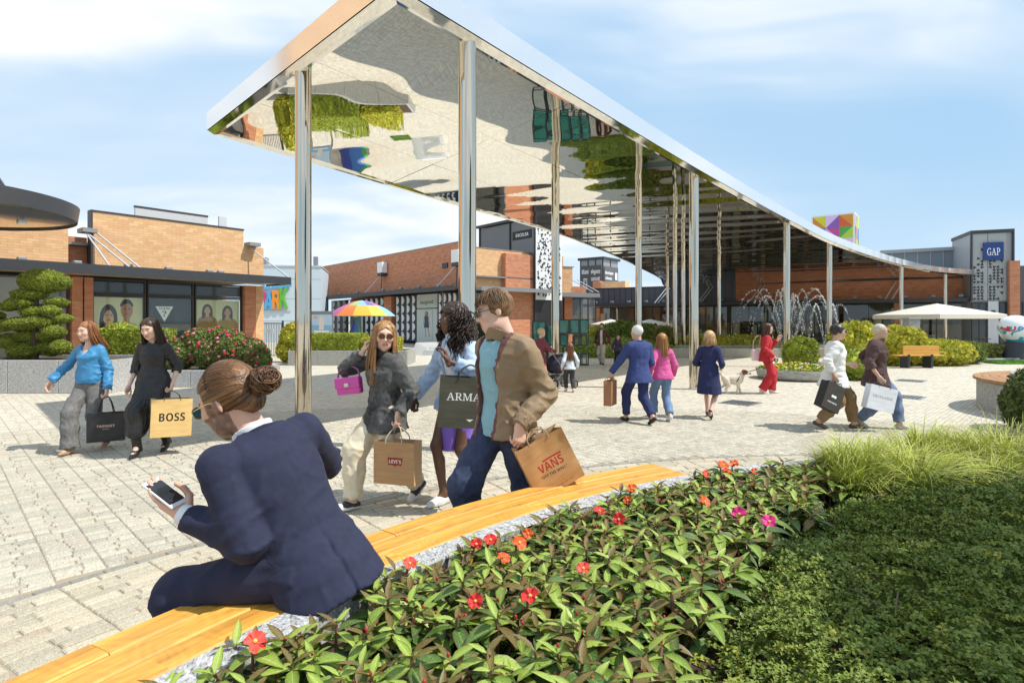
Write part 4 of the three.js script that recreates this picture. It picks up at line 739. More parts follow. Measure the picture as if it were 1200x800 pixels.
// yellow-green ornamental grass
(function () {
  const r = rng(140);
  const blade = (n) => {
    const P = [], I = [], C = [];
    for (let b = 0; b < n; b++) {
      const a = r() * 6.28, L = 0.26 + r() * 0.26, out = 0.35 + r() * 0.75, w = 0.0022 + r() * 0.0022, br = Math.pow(r(), 0.7) * 0.11, a2 = r() * 6.28, x0 = Math.cos(a2) * br, z0 = Math.sin(a2) * br, base = P.length / 3, k = 0.7 + r() * 0.5, dry = r() < 0.1;
      const ns = 6; for (let i = 0; i <= ns; i++) { const t = i / ns, q = Math.pow(t, 1.6) * out * L, y = L * (t - 0.55 * out * t * t * t), ww = w * (1 - t * t * 0.9); const cx = x0 + Math.cos(a) * q, cz = z0 + Math.sin(a) * q; P.push(cx - Math.sin(a) * ww, y, cz + Math.cos(a) * ww, cx + Math.sin(a) * ww, y + ww * 0.6, cz - Math.cos(a) * ww); const c = dry ? [0.36, 0.26, 0.1] : [mixn(0.22, 0.56, t) * k, mixn(0.32, 0.60, t) * k, mixn(0.03, 0.06, t) * k]; C.push(...c, ...c); if (i) { const o = base + i * 2; I.push(o - 2, o - 1, o, o - 1, o + 1, o); } }
    }
    const g = new THREE.BufferGeometry(); g.setAttribute('position', new THREE.Float32BufferAttribute(P, 3)); g.setAttribute('color', new THREE.Float32BufferAttribute(C, 3)); g.setIndex(I); g.computeVertexNormals(); return g;
  };
  const gm = mtl([1, 1, 1], 0.6, { vertexColors: true, transmission: 0.3, thickness: 0 }), gm2 = mtl([0.72, 0.7, 0.75], 0.6, { vertexColors: true, transmission: 0.3, thickness: 0 });
  const tufts = [blade(420), blade(420), blade(420)];
  const spots = [];
  for (let i = 0; i < 400 && spots.length < 30; i++) { const x = 2.15 + r() * 3.4, z = -3.55 - r() * 1.25; const rr = onKerbSide(x, z); if (rr > PR - 0.5 || z > -3.3 - 0.12 * (x - 2) || x < 2.2 + (-3.75 - z) * 0.25) continue; if (spots.some(s => Math.hypot(s[0] - x, s[1] - z) < 0.24)) continue; spots.push([x, z]); }
  for (const [x, z] of spots) {
    const olive = x > 3.5, t = thing('ornamental_grass', olive ? 'olive grass tuft with dry blades at the right of the planter' : 'bright yellow-green ornamental grass tuft in the planter', 'grass', [x, SOIL, z], r() * 6.28, olive ? 'olive grass tufts' : 'yellow-green grass tufts');
    part(t, 'blades', tufts[r() * 3 | 0], olive ? gm2 : gm).userData.kind = 'stuff'; t.scale.setScalar(0.85 + r() * 0.4);
  }
})();
// ================================================================ people: distance fields meshed with surface nets
const smin = (a, b, k) => { const h = Math.max(k - Math.abs(a - b), 0) / k; return Math.min(a, b) - h * h * k * 0.25; };
const smax = (a, b, k) => -smin(-a, -b, k);
class Field {
  constructor(k = 0.03) { this.f = []; this.k = k; this.lo = V(9, 9, 9); this.hi = V(-9, -9, -9); this.ops = []; }
  grow(p, r) { this.lo.min(V(p.x - r, p.y - r, p.z - r)); this.hi.max(V(p.x + r, p.y + r, p.z + r)); }
  add(fn, k = this.k) { this.f.push([fn, k]); return this; }
  cap(a, b, ra, rb, k, flat) {                            // tapered capsule, optionally cut flat at b
    const dx = b.x - a.x, dy = b.y - a.y, dz = b.z - a.z, q = dx * dx + dy * dy + dz * dz || 1e-9, il = 1 / Math.sqrt(q); this.grow(a, ra); this.grow(b, rb);
    return this.add((x, y, z) => { const px = x - a.x, py = y - a.y, pz = z - a.z, u = (px * dx + py * dy + pz * dz) / q, t = u < 0 ? 0 : u > 1 ? 1 : u; const ex = px - dx * t, ey = py - dy * t, ez = pz - dz * t; let d = Math.sqrt(ex * ex + ey * ey + ez * ez) - (ra + (rb - ra) * t); if (flat) d = Math.max(d, (u - 1) / il); return d; }, k);
  }
  chain(list, k, flat) { for (let i = 0; i < list.length - 1; i++) this.cap(list[i][0], list[i + 1][0], list[i][1], list[i + 1][1], k, flat && i === list.length - 2); return this; }
  ell(fr, c, r, k) { const m = Math.min(r.x, r.y, r.z); this.grow(fr.out(c.x, c.y, c.z), Math.max(r.x, r.y, r.z)); const o = [0, 0, 0]; return this.add((x, y, z) => { fr.in(x, y, z, o); const a = (o[0] - c.x) / r.x, b = (o[1] - c.y) / r.y, e = (o[2] - c.z) / r.z; return (Math.sqrt(a * a + b * b + e * e) - 1) * m; }, k); }
  loft(fr, tab, inf = 0, k) {                             // rows [y, rx, rz, cz = 0, cx = 0] from low to high
    const y0 = tab[0][0], y1 = tab[tab.length - 1][0], o = [0, 0, 0]; for (const [y, rx, rz, cz = 0] of tab) { const gr = Math.max(0.14, rz) + inf; this.grow(fr.out(rx, y, cz), gr); this.grow(fr.out(-rx, y, cz), gr); }
    return this.add((x, y, z) => {
      fr.in(x, y, z, o); const yy = o[1] < y0 ? y0 : o[1] > y1 ? y1 : o[1]; let i = 0; while (i < tab.length - 2 && yy > tab[i + 1][0]) i++;
      const A = tab[i], B = tab[i + 1], u = (yy - A[0]) / (B[0] - A[0]), t = u * u * (3 - 2 * u), tt = 0.5 * (u + t), rx = A[1] + (B[1] - A[1]) * tt + inf, rz = A[2] + (B[2] - A[2]) * tt + inf, cz = (A[3] || 0) + ((B[3] || 0) - (A[3] || 0)) * tt, cx = (A[4] || 0) + ((B[4] || 0) - (A[4] || 0)) * tt;
      const a = (o[0] - cx) / rx, b = (o[2] - cz) / rz, d = (Math.sqrt(a * a + b * b) - 1) * Math.min(rx, rz), e = Math.max(y0 - o[1], o[1] - y1);
      return d > 0 && e > 0 ? Math.sqrt(d * d + e * e) : Math.max(d, e);
    }, k);
  }
  op(fn) { this.ops.push(fn); return this; }
  at(x, y, z) { let d = 1e3; const f = this.f; for (let i = 0; i < f.length; i++) { const v = f[i][0](x, y, z); d = i ? smin(d, v, f[i][1]) : v; } for (const o of this.ops) d = o(x, y, z, d); return d; }
  mesh(cell, colour, pad = 0.02) {
    const lo = this.lo.clone().subScalar(pad), hi = this.hi.clone().addScalar(pad), B = 5, nx = Math.ceil((hi.x - lo.x) / cell / B) * B + 1, ny = Math.ceil((hi.y - lo.y) / cell / B) * B + 1, nz = Math.ceil((hi.z - lo.z) / cell / B) * B + 1;
    const val = new Float32Array(nx * ny * nz).fill(1), thr = B * cell * 0.9 * 1.5 + 0.02, sx = 1, sy = nx, sz = nx * ny;
    for (let k = 0; k < nz; k += B) for (let j = 0; j < ny; j += B) for (let i = 0; i < nx; i += B) {
      const c = this.at(lo.x + (i + B / 2) * cell, lo.y + (j + B / 2) * cell, lo.z + (k + B / 2) * cell), skip = Math.abs(c) > thr;
      for (let c2 = k; c2 < Math.min(k + B, nz); c2++) for (let b2 = j; b2 < Math.min(j + B, ny); b2++) for (let a2 = i; a2 < Math.min(i + B, nx); a2++) val[a2 + b2 * sy + c2 * sz] = skip ? c : this.at(lo.x + a2 * cell, lo.y + b2 * cell, lo.z + c2 * cell);
    }
    const id = new Int32Array(nx * ny * nz).fill(-1), P = [], I = [];
    for (let k = 0; k < nz - 1; k++) for (let j = 0; j < ny - 1; j++) for (let i = 0; i < nx - 1; i++) {
      const o = i + j * sy + k * sz; let neg = 0; const v = [val[o], val[o + 1], val[o + sy], val[o + sy + 1], val[o + sz], val[o + sz + 1], val[o + sz + sy], val[o + sz + sy + 1]];
      for (let q = 0; q < 8; q++) if (v[q] < 0) neg++; if (!neg || neg === 8) continue;
      let x = 0, y = 0, z = 0, n = 0; const e = (a, b) => { if ((v[a] < 0) === (v[b] < 0)) return; const t = v[a] / (v[a] - v[b]); x += (a & 1) + ((b & 1) - (a & 1)) * t; y += (a >> 1 & 1) + ((b >> 1 & 1) - (a >> 1 & 1)) * t; z += (a >> 2) + ((b >> 2) - (a >> 2)) * t; n++; };
      e(0, 1); e(2, 3); e(4, 5); e(6, 7); e(0, 2); e(1, 3); e(4, 6); e(5, 7); e(0, 4); e(1, 5); e(2, 6); e(3, 7);
      id[o] = P.length / 3; P.push(lo.x + (i + x / n) * cell, lo.y + (j + y / n) * cell, lo.z + (k + z / n) * cell);
    }
    for (let k = 1; k < nz - 1; k++) for (let j = 1; j < ny - 1; j++) for (let i = 1; i < nx - 1; i++) {
      const o = i + j * sy + k * sz, a = val[o] < 0; const q = (p, r2, s, t) => { if (p < 0 || r2 < 0 || s < 0 || t < 0) return; if (a) I.push(p, r2, s, p, s, t); else I.push(p, s, r2, p, t, s); };
      if (a !== (val[o + 1] < 0)) q(id[o - sy - sz], id[o - sz], id[o], id[o - sy]);
      if (a !== (val[o + sy] < 0)) q(id[o - 1 - sz], id[o - 1], id[o], id[o - sz]);
      if (a !== (val[o + sz] < 0)) q(id[o - 1 - sy], id[o - sy], id[o], id[o - 1]);
    }
    const g = new THREE.BufferGeometry(), n = P.length / 3, U = new Float32Array(n * 2); for (let i = 0; i < n; i++) { U[2 * i] = P[3 * i] + P[3 * i + 2] * 0.83; U[2 * i + 1] = P[3 * i + 1] + P[3 * i + 2] * 0.31; }
    g.setAttribute('position', new THREE.Float32BufferAttribute(P, 3)); g.setAttribute('uv', new THREE.Float32BufferAttribute(U, 2)); g.setIndex(I); g.computeVertexNormals();
    const C = new Float32Array(n * 3); for (let i = 0; i < n; i++) { const c = colour ? colour(P[3 * i], P[3 * i + 1], P[3 * i + 2]) : [1, 1, 1]; C[3 * i] = c[0]; C[3 * i + 1] = c[1]; C[3 * i + 2] = c[2]; } g.setAttribute('color', new THREE.BufferAttribute(C, 3));
    return g;
  }
}
class Frame {                                             // origin and rotation; in() and out() map points
  constructor(o, q) { this.o = o; this.q = q; const m = new THREE.Matrix4().makeRotationFromQuaternion(q).elements; this.m = m; }
  in(x, y, z, r) { const m = this.m, a = x - this.o.x, b = y - this.o.y, c = z - this.o.z; r[0] = m[0] * a + m[1] * b + m[2] * c; r[1] = m[4] * a + m[5] * b + m[6] * c; r[2] = m[8] * a + m[9] * b + m[10] * c; return r; }
  out(x, y, z) { return V(x, y, z).applyQuaternion(this.q).add(this.o); }
  dir(x, y, z) { return V(x, y, z).applyQuaternion(this.q); }
}
const eul = (x, y, z = 0, o = 'YXZ') => new THREE.Quaternion().setFromEuler(new THREE.Euler(x, y, z, o));
function ik(a, c, l1, l2, hint) { const d = c.clone().sub(a); let L = d.length(); if (L > (l1 + l2) * 0.998) { c = a.clone().addScaledVector(d, (l1 + l2) * 0.998 / L); d.copy(c).sub(a); L = d.length(); } const u = d.clone().divideScalar(L), x = (l1 * l1 - l2 * l2 + L * L) / (2 * L), h = Math.sqrt(Math.max(0, l1 * l1 - x * x)), n = hint.clone().addScaledVector(u, -hint.dot(u)).normalize(); return [a.clone().addScaledVector(u, x).addScaledVector(n, h), c]; }
const ROWS = {
  m: [[-0.07, 0.150, 0.105, -0.012], [0, 0.160, 0.114, -0.012], [0.10, 0.150, 0.106, 0], [0.20, 0.150, 0.106, 0.002], [0.32, 0.168, 0.122, 0.004], [0.40, 0.166, 0.112, -0.006], [0.455, 0.122, 0.085, -0.014], [0.50, 0.064, 0.064, -0.012]],
  f: [[-0.09, 0.160, 0.115, -0.016], [-0.02, 0.166, 0.118, -0.018], [0.08, 0.146, 0.104, -0.006], [0.18, 0.122, 0.092, 0], [0.27, 0.136, 0.110, 0.012], [0.32, 0.140, 0.122, 0.016], [0.39, 0.134, 0.098, 0], [0.45, 0.098, 0.074, -0.01], [0.50, 0.054, 0.056, -0.008]],
};
const skinMat = mtl('#ffffff', 0.52, { vertexColors: true, sheen: 0.15, sheenRoughness: 0.6 });
const clothMat = (rough = 0.85, o = {}) => mtl('#ffffff', rough, { vertexColors: true, bumpMap: tiled(weaveTex, 9), bumpScale: 0.0006, ...o });
const wool = clothMat(0.9, { sheen: 0.3, sheenRoughness: 0.5 }), satin = clothMat(0.5), cotton = clothMat(0.92), leatherish = mtl('#ffffff', 0.4, { vertexColors: true }), shoeMat = mtl('#ffffff', 0.45, { vertexColors: true });
const hairMat = mtl('#ffffff', 0.42, { vertexColors: true, specularIntensity: 0.8 });
function mottled(c, amt = 0.08, f = 30) { return (x, y, z) => { const k = 1 + vnoise(x * f, y * f, z * f) * amt; return [c[0] * k, c[1] * k, c[2] * k]; }; }

function human(s) {
  const t = thing('person', s.label, 'person', [s.x, s.y ?? 0, s.z], s.turn, s.group), k = s.height / 1.75; t.scale.setScalar(k);
  const B = { t, s, k }, sex = s.sex, cell = s.cell ?? 0.012, J = B.J = {};
  B.cell = cell;
  J.pelvis = V(s.px ?? 0, s.pelvis ?? 0.92, s.pz ?? 0);
  const hipQ = eul(s.hipLean ?? 0, s.hipTurn ?? 0), tq = eul(s.lean ?? 0.03, s.twist ?? 0, s.roll ?? 0);
  B.hipF = new Frame(J.pelvis, hipQ); B.torF = new Frame(J.pelvis, tq);
  const bend = s.bend ?? 0, bz = (y) => bend * y * y * 2;   // forward curl of the spine
  B.bz = bz;
  const sw = sex === 'm' ? 0.174 : 0.142;
  for (const [n, sg] of [['L', 1], ['R', -1]]) {
    J['hip' + n] = B.hipF.out(sg * 0.088, -0.03, 0);
    const f = s.feet[n]; const ank = V(f.x, 0.085 + (f.y ?? 0), f.z), kn = B.hipF.dir(sg * (f.knee ?? 0.1), f.hintY ?? 0, 1);
    [J['knee' + n], J['ank' + n]] = ik(J['hip' + n], ank, 0.43, 0.425, kn);
    B['foot' + n] = new Frame(J['ank' + n], eul(f.pitch ?? 0, f.yaw ?? 0));
    J['sh' + n] = B.torF.out(sg * sw, 0.418 + (s.shrug ?? 0), -0.012 + bz(0.42));
    const a = s.arms[n], hint = B.torF.dir(sg * (a.hx ?? 0.4), a.hy ?? -0.3, a.hz ?? -1);
    [J['el' + n], J['wr' + n]] = ik(J['sh' + n], V(...a.hand), 0.285, 0.262, hint);
    const fd = a.dir ? V(...a.dir).normalize() : J['wr' + n].clone().sub(J['el' + n]).normalize(); let pn = V(...(a.palm ?? [-sg, 0, 0.2])); pn.addScaledVector(fd, -pn.dot(fd)).normalize();
    B['hand' + n] = { o: J['wr' + n], f: fd, n: pn, t: fd.clone().cross(pn).multiplyScalar(a.thumbSide ?? (sg)), curl: a.curl ?? 0.5, thumb: a.thumb ?? 0.4, sg, spread: a.spread ?? 0 };
  }
  const nt = B.torF.out(0, 0.56, 0.012 + bz(0.56)), hq = eul(s.headPitch ?? 0.05, s.headYaw ?? 0, s.headRoll ?? 0);
  J.neck0 = B.torF.out(0, 0.44, -0.012 + bz(0.44)); J.neck1 = nt;
  B.headF = new Frame(nt.clone().add(V(0, 0.098, 0.022).applyQuaternion(hq)), hq);
  B.hs = s.headScale ?? 1;
  const sl = s.slim ?? (sex === 'f' ? 0.93 : 0.97); B.rows = ROWS[sex].map(r => [r[0], r[1] * sl, r[2] * sl, (r[3] || 0) + bz(Math.max(0, r[0]))]);
  B.rowAt = (y) => { const T = B.rows; let i = 0; while (i < T.length - 2 && y > T[i + 1][0]) i++; const u = clamp((y - T[i][0]) / (T[i + 1][0] - T[i][0])); return [1, 2, 3].map(q => mixn(T[i][q], T[i + 1][q], u)); };
  B.world = (p) => { t.updateMatrixWorld(true); return t.localToWorld(p.clone()); };

  // ---- skin: torso, limbs, head and hands in one mesh
  B.body = (o = {}) => {
    const m = sex === 'm', F1 = new Field(0.03), lg = o.leg ?? 1, ar = (m ? 1 : 0.86) * (o.arm ?? 1);
    F1.loft(B.torF, B.rows, -0.012); F1.cap(J.neck0, J.neck1, m ? 0.051 : 0.043, m ? 0.049 : 0.041);
    for (const n of ['L', 'R']) {
      F1.chain([[J['hip' + n], 0.078 * lg], [J['knee' + n], 0.05 * lg]]).chain([[J['knee' + n], 0.05 * lg], [J['ank' + n], 0.034 * lg]]);
      const kn = J['knee' + n], an = J['ank' + n], sh = an.clone().sub(kn), back = B.hipF.dir(0, 0, -1); back.addScaledVector(sh, -back.dot(sh) / sh.lengthSq()).normalize();
      const cm = kn.clone().addScaledVector(sh, 0.3).addScaledVector(back, 0.02); F1.cap(cm, kn.clone().addScaledVector(sh, 0.55).addScaledVector(back, 0.008), 0.043 * lg, 0.032 * lg);
      const ft = B['foot' + n]; F1.cap(J['ank' + n], ft.out(0, -0.045, 0.09), 0.032, 0.026); F1.cap(ft.out(0, -0.05, -0.02), ft.out(0, -0.058, 0.13), 0.028, 0.02);
      F1.chain([[J['sh' + n], 0.048 * ar], [J['el' + n], 0.038 * ar], [J['wr' + n], 0.026 * ar]]);
    }
    F1.ops.push((x, y, z, d) => Math.max(d, (x - J.neck1.x) * B.headF.m[4] + (y - J.neck1.y) * B.headF.m[5] + (z - J.neck1.z) * B.headF.m[6] - 0.05));
    const skin = s.skin, col = mottled(skin, 0.05, 16), gs = [F1.mesh(Math.max(cell, 0.011), col)];
    gs.push(B.headMesh(o)); for (const n of ['L', 'R']) if (!(o.noHand === n)) gs.push(B.handMesh(n, col));
    gs.push(...B.eyes());
    return part(t, 'body', gs, skinMat);
  };
  B.headMesh = (o = {}) => {
    const H = new Field(0.02), f = B.headF, S = B.hs, m = sex === 'm', e = (x, y, z, a, b, c, k) => H.ell(f, V(x * S, y * S, z * S), V(a * S, b * S, c * S), k), C = (a, b, r0, r1, k) => H.cap(f.out(...a.map(v => v * S)), f.out(...b.map(v => v * S)), r0 * S, r1 * S, k);
    e(0, 0.03, -0.018, 0.074, 0.082, 0.092); e(0, -0.02, 0.03, 0.061, 0.08, 0.06, 0.04); e(0, -0.078, 0.045, m ? 0.046 : 0.038, 0.034, 0.042, 0.035); C([-0.03, -0.075, 0.015], [0.03, -0.075, 0.015], 0.03, 0.03, 0.04); C([0, -0.108, 0.062], [0, -0.1, 0.06], 0.014, 0.016, 0.03);
    C([-0.026, 0.024, 0.072], [0.026, 0.024, 0.072], 0.016, 0.016, 0.02); C([0, 0.012, 0.084], [0, -0.03, 0.104], 0.0075, 0.0105, 0.012); C([-0.012, -0.036, 0.091], [0.012, -0.036, 0.091], 0.0085, 0.0085, 0.008);
    for (const q of [-1, 1]) { e(q * 0.036, -0.022, 0.062, 0.024, 0.022, 0.022, 0.03); e(q * 0.077, -0.006, -0.012, 0.009, 0.03, 0.018, 0.006); }
    C([-0.018, -0.062, 0.083], [0.018, -0.062, 0.083], 0.0075, 0.0075, 0.008); C([-0.014, -0.072, 0.083], [0.014, -0.072, 0.083], 0.008, 0.008, 0.006);
    C([0, -0.05, -0.02], [0, -0.14, -0.035], m ? 0.048 : 0.041, m ? 0.049 : 0.042, 0.04);
    const q = [0, 0, 0]; H.ops.push((x, y, z, d) => { f.in(x, y, z, q); for (const sg of [-1, 1]) { const a = q[0] / S - sg * 0.031, b = q[1] / S - 0.004, c = q[2] / S - 0.1; d = smax(d, -(Math.sqrt(a * a * 0.75 + b * b * 1.6 + c * c) - 0.0175) * S, 0.012); } const mm = Math.hypot(q[1] / S + 0.067, (q[2] / S - 0.095) * 0.6); if (Math.abs(q[0] / S) < 0.022) d = smax(d, -(mm - 0.0022) * S, 0.003); return d; });
    const skin = s.skin, lip = s.lip ?? [skin[0] * 0.8, skin[1] * 0.5, skin[2] * 0.5], hc = s.hairColor ?? [0.05, 0.03, 0.02];
    return H.mesh(s.headCell ?? cell * 0.45, (x, y, z) => {
      f.in(x, y, z, q); const a = q[0] / S, b = q[1] / S, c = q[2] / S, n = vnoise(x * 60, y * 60, z * 60); let col = skin.map(v => v * (1 + n * 0.04));
      const mix = (to, w) => col = col.map((v, i) => v + (to[i] - v) * w);
      const chk = Math.exp(-(Math.pow((Math.abs(a) - 0.04) / 0.018, 2) + Math.pow((b + 0.03) / 0.02, 2))); if (c > 0.03) mix([skin[0], skin[1] * 0.72, skin[2] * 0.7], chk * 0.5);
      if (c > 0.076 && Math.abs(a) < 0.026 && Math.abs(b + 0.067) < 0.0125 - a * a * 8) mix(lip, 0.85);
      if (c > 0.05 && Math.abs(a) > 0.012 && Math.abs(a) < 0.05 && Math.abs(b - 0.029 + Math.abs(a) * 0.08) < 0.0048) mix(hc, 0.8);
      if (s.beard) { const jaw = smooth(-0.028, -0.05, b + Math.max(0, c - 0.06) * 0.25) * smooth(-0.03, 0.0, c + 0.0) * (Math.abs(a) < 0.02 && b > -0.078 && b < -0.056 ? 0 : 1), must = c > 0.075 && b > -0.058 && b < -0.045 && Math.abs(a) < 0.03 ? 1 : 0, side = Math.abs(a) > 0.05 && b < 0.03 && c > -0.02 && c < 0.045 ? 0.9 : Math.abs(a) > 0.035 && b < -0.03 && c > -0.025 ? 0.9 : 0; mix(hc, clamp(Math.max(jaw * 0.95, must, side) * s.beard * (0.8 + n * 0.3))); }
      return col;
    });
  };
  B.eyes = () => [-1, 1].map(q => { const g = new THREE.SphereGeometry(0.0125 * B.hs, 14, 10); setColors(g, (x, y, z) => { const w = Math.hypot(x, y) / (0.0125 * B.hs); return z > 0 && w < 0.5 ? (w < 0.22 ? [0.01, 0.01, 0.01] : s.iris ?? [0.06, 0.04, 0.025]) : y > 0.0065 * B.hs ? [0.05, 0.03, 0.02] : [0.7, 0.68, 0.65]; }); g.applyQuaternion(B.headF.q); const p = B.headF.out(q * 0.031 * B.hs, 0.003 * B.hs, 0.0745 * B.hs); return g.translate(p.x, p.y, p.z); });
  B.handMesh = (n, col) => {
    const h = B['hand' + n], S = sex === 'm' ? 1.02 : 0.92, H = new Field(0.009), P = (f, nn, tt) => h.o.clone().addScaledVector(h.f, f * S).addScaledVector(h.n, nn * S).addScaledVector(h.t, tt * S), c = h.curl;
    H.cap(P(-0.03, 0, 0), P(0.015, 0, 0), 0.025 * S, 0.026 * S);
    for (const [tt, L] of [[0.028, 0.088], [0.0095, 0.092], [-0.0095, 0.088], [-0.027, 0.08]]) H.cap(P(0.012, 0, tt * 0.6), P(L, 0, tt), 0.0155 * S, 0.0125 * S, 0.014);
    [[0.029, 0.09, [0.042, 0.026, 0.021], 1], [0.0098, 0.094, [0.046, 0.03, 0.022], 1.04], [-0.0098, 0.09, [0.043, 0.028, 0.022], 1.08], [-0.028, 0.082, [0.034, 0.021, 0.019], 1.12]].forEach(([tt, L, seg, cm], i) => {
      let a = 0, p = P(L, 0, tt), r = 0.0098 - (i === 3 ? 0.0012 : 0); const spr = (1.5 - i) * 0.05 + h.spread * (1.5 - i);
      seg.forEach((l, j) => { a += c * cm * [0.75, 1.0, 0.65][j]; const d = h.f.clone().multiplyScalar(Math.cos(a)).addScaledVector(h.n, Math.sin(a)).addScaledVector(h.t, spr * (1 - j * 0.3)).normalize(), e = p.clone().addScaledVector(d, l * S); H.cap(p, e, r * S, (r - 0.0009) * S, 0.004); p = e; r -= 0.0008; });
    });
    const th = h.thumb, q0 = P(0.018, 0.006, 0.024), q1 = P(0.05, 0.012 + th * 0.02, 0.048), q2 = P(0.078, 0.016 + th * 0.034, 0.052 - th * 0.012), q3 = P(0.1, 0.018 + th * 0.042, 0.05 - th * 0.026);
    H.cap(q0, q1, 0.0165 * S, 0.0125 * S, 0.014).cap(q1, q2, 0.0118 * S, 0.0105 * S, 0.005).cap(q2, q3, 0.0105 * S, 0.0088 * S, 0.004);
    return H.mesh(s.handCell ?? Math.min(0.0055, cell * 0.42), col, 0.012);
  };
  // ---- clothing helpers
  B.sleeves = (Fd, r, o = {}) => { for (const n of o.sides ?? ['L', 'R']) { const up = o.stop?.[n] ?? o.stop ?? 1, S0 = J['sh' + n], E = J['el' + n], W = J['wr' + n]; const end = up <= 0.5 ? S0.clone().lerp(E, up * 2) : E.clone().lerp(W, (up - 0.5) * 2); if (up <= 0.5) Fd.chain([[S0, r[0]], [end, mixn(r[0], r[1], up * 2)]], o.k ?? 0.02, true); else Fd.chain([[S0, r[0]], [E, r[1]], [end, r[2]]], o.k ?? 0.02, true); } };
  B.legs = (Fd, r, o = {}) => { for (const n of ['L', 'R']) { const e = J['knee' + n].clone().lerp(J['ank' + n], o.stop ?? 0.93); const m = J['knee' + n].clone().lerp(J['ank' + n], 0.5); Fd.chain([[J['hip' + n], r[0]], [J['knee' + n], r[1]], [m, (r[1] + r[2]) / 2 * 0.99], [e, r[2]]], o.k ?? 0.045, true); } };
  B.folds = (amp, f, sx = 1, sy = 1, sz = 1) => (x, y, z, d) => { if (Math.abs(d) > 0.05) return d; const w = vnoise(x * 5, y * 5 + 2, z * 5) * 1.6, a = x * f * sx, b = y * f * sy, c = z * f * sz, n1 = vnoise(a + 3 + w * 0.4, b, c), n2 = vnoise(a * 2.1, b * 2.1 + 5 + w, c * 2.1), rg = 1 - Math.abs(vnoise(a * 1.3 + w, b * 2.6 + a * 0.7, c * 1.3 + 9)); return d + amp * (n1 + 0.45 * n2) - amp * 0.9 * (rg * rg * rg * rg - 0.35); };
  B.creases = (amp) => (x, y, z, d) => {                  // pulled creases round elbows, knees and hips
    if (Math.abs(d) > 0.05) return d; let w = 0; for (const n of ['L', 'R']) for (const [j, f] of [['el', 1], ['knee', 1], ['hip', 0.8], ['ank', 0.9], ['wr', 0.8]]) { const p = J[j + n], q = (x - p.x) ** 2 + (y - p.y) ** 2 + (z - p.z) ** 2; if (q < 0.03) w += f * Math.exp(-q / 0.012); }
    if (w < 0.02) return d; const s1 = Math.sin(y * 95 + 4.5 * vnoise(x * 16, y * 10, z * 16) + x * 30 + z * 18); return d - amp * Math.min(w, 1) * (s1 > 0 ? s1 * s1 * 1.5 : s1 * 0.35); };
  B.armhole = (x, y, z, d) => { if (Math.abs(d) > 0.03) return d; for (const n of ['L', 'R']) { const p = J['sh' + n], q = Math.hypot(x - p.x, y - p.y, z - p.z); if (q < 0.13) d += 0.0035 * Math.exp(-Math.pow((q - 0.098) / 0.007, 2)); } return d; };
  B.patch = (list) => { const q = [0, 0, 0]; return (x, y, z, d) => { if (Math.abs(d) > 0.03) return d; B.torF.in(x, y, z, q); for (const [cx, cy, hw, hh, th, front, ax = 0] of list) { const u = ax ? q[2] : q[0]; if ((ax ? q[0] * front > 0.06 : q[2] * front > 0.02) && Math.abs(u - cx) < hw && Math.abs(q[1] - cy) < hh) return d - th; } return d; }; };
  B.mesh = (name, Fd, m, colour, c = cell, label) => part(t, name, Fd.mesh(c, colour), m, label);
  B.shoes = (st) => {
    for (const n of ['L', 'R']) {
      const f = B['foot' + n], Fd = new Field(0.025), heel = st.heel ?? 0, o = [0, 0, 0], w = st.w ?? 1; const yb = -0.085;
      Fd.cap(f.out(0, -0.05 + heel * 0.6, -0.035), f.out(0, -0.055 + heel * 0.2, 0.06), 0.036 * w, 0.04 * w); Fd.cap(f.out(0, -0.055, 0.06), f.out(0.004, -0.062, st.point ? 0.165 : 0.15), 0.042 * w, st.point ? 0.016 : 0.03 * w);
      if (st.top) Fd.cap(f.out(0, -0.04, -0.02), J['ank' + n].clone().lerp(J['knee' + n], st.top), 0.05 * w, 0.054 * w);
      const pre = Fd.at.bind(Fd);
      Fd.ops.push((x, y, z, d) => { f.in(x, y, z, o); d = smax(d, yb - o[1] + heel * smooth(0.06, 0.0, o[2]) * 0.9, 0.008); if (st.cut) d = Math.max(d, o[1] - st.cut(o[2], o[0])); return d; });
      const q = [0, 0, 0]; const sc = st.sole ?? st.color, sh = st.soleH ?? 0.018;
      const gs = [Fd.mesh(Math.min(cell * 0.7, 0.008), (x, y, z) => { f.in(x, y, z, q); return q[1] < yb + sh && !heel ? sc : typeof st.color === 'function' ? st.color(q) : st.color; })];
      if (heel) { const g = cyl(0.008, 0.02, f.out(0, yb - 0.0, -0.05), f.out(0, yb + heel + 0.01, -0.045), 10); gs.push(setColors(g, () => sc)); }
      part(t, 'shoe', gs, shoeMat);
    }
  };
  // ---- hair: cap field plus strands
  B.hairCap = (o = {}) => {                                // thickness, hairline and back length in head units
    const f = B.headF, S = B.hs, Fd = new Field(0.02), e = (c, r, k) => Fd.ell(f, V(...c.map(v => v * S)), V(...r.map(v => v * S)), k); const th = o.th ?? 0.012;
    e([0, 0.032, -0.02], [0.074 + th, 0.082 + th, 0.092 + th]); if (o.extra) o.extra(Fd, e, f, S);
    const q = [0, 0, 0], hl = o.hairline ?? 0.062, nk = o.nape ?? -0.055;
    Fd.ops.push((x, y, z, d) => { f.in(x, y, z, q); const a = q[0] / S, b = q[1] / S, c = q[2] / S; if (o.keep && o.keep(a, b, c)) return d;
      const front = c > 0 ? hl - Math.abs(a) * (o.temple ?? 0.55) - (1 - smooth(0.0, 0.06, c)) * 0.1 + Math.max(0, 0.02 - c) * -1.6 : nk + 0.02 + c * 0.0; const lim = c > 0.035 ? hl - Math.abs(a) * (o.temple ?? 0.5) : mixn(nk, hl - 0.06 - Math.abs(a) * 0.3, smooth(-0.05, 0.035, c));
      return Math.max(d, (lim - b) * S * 0.9); });
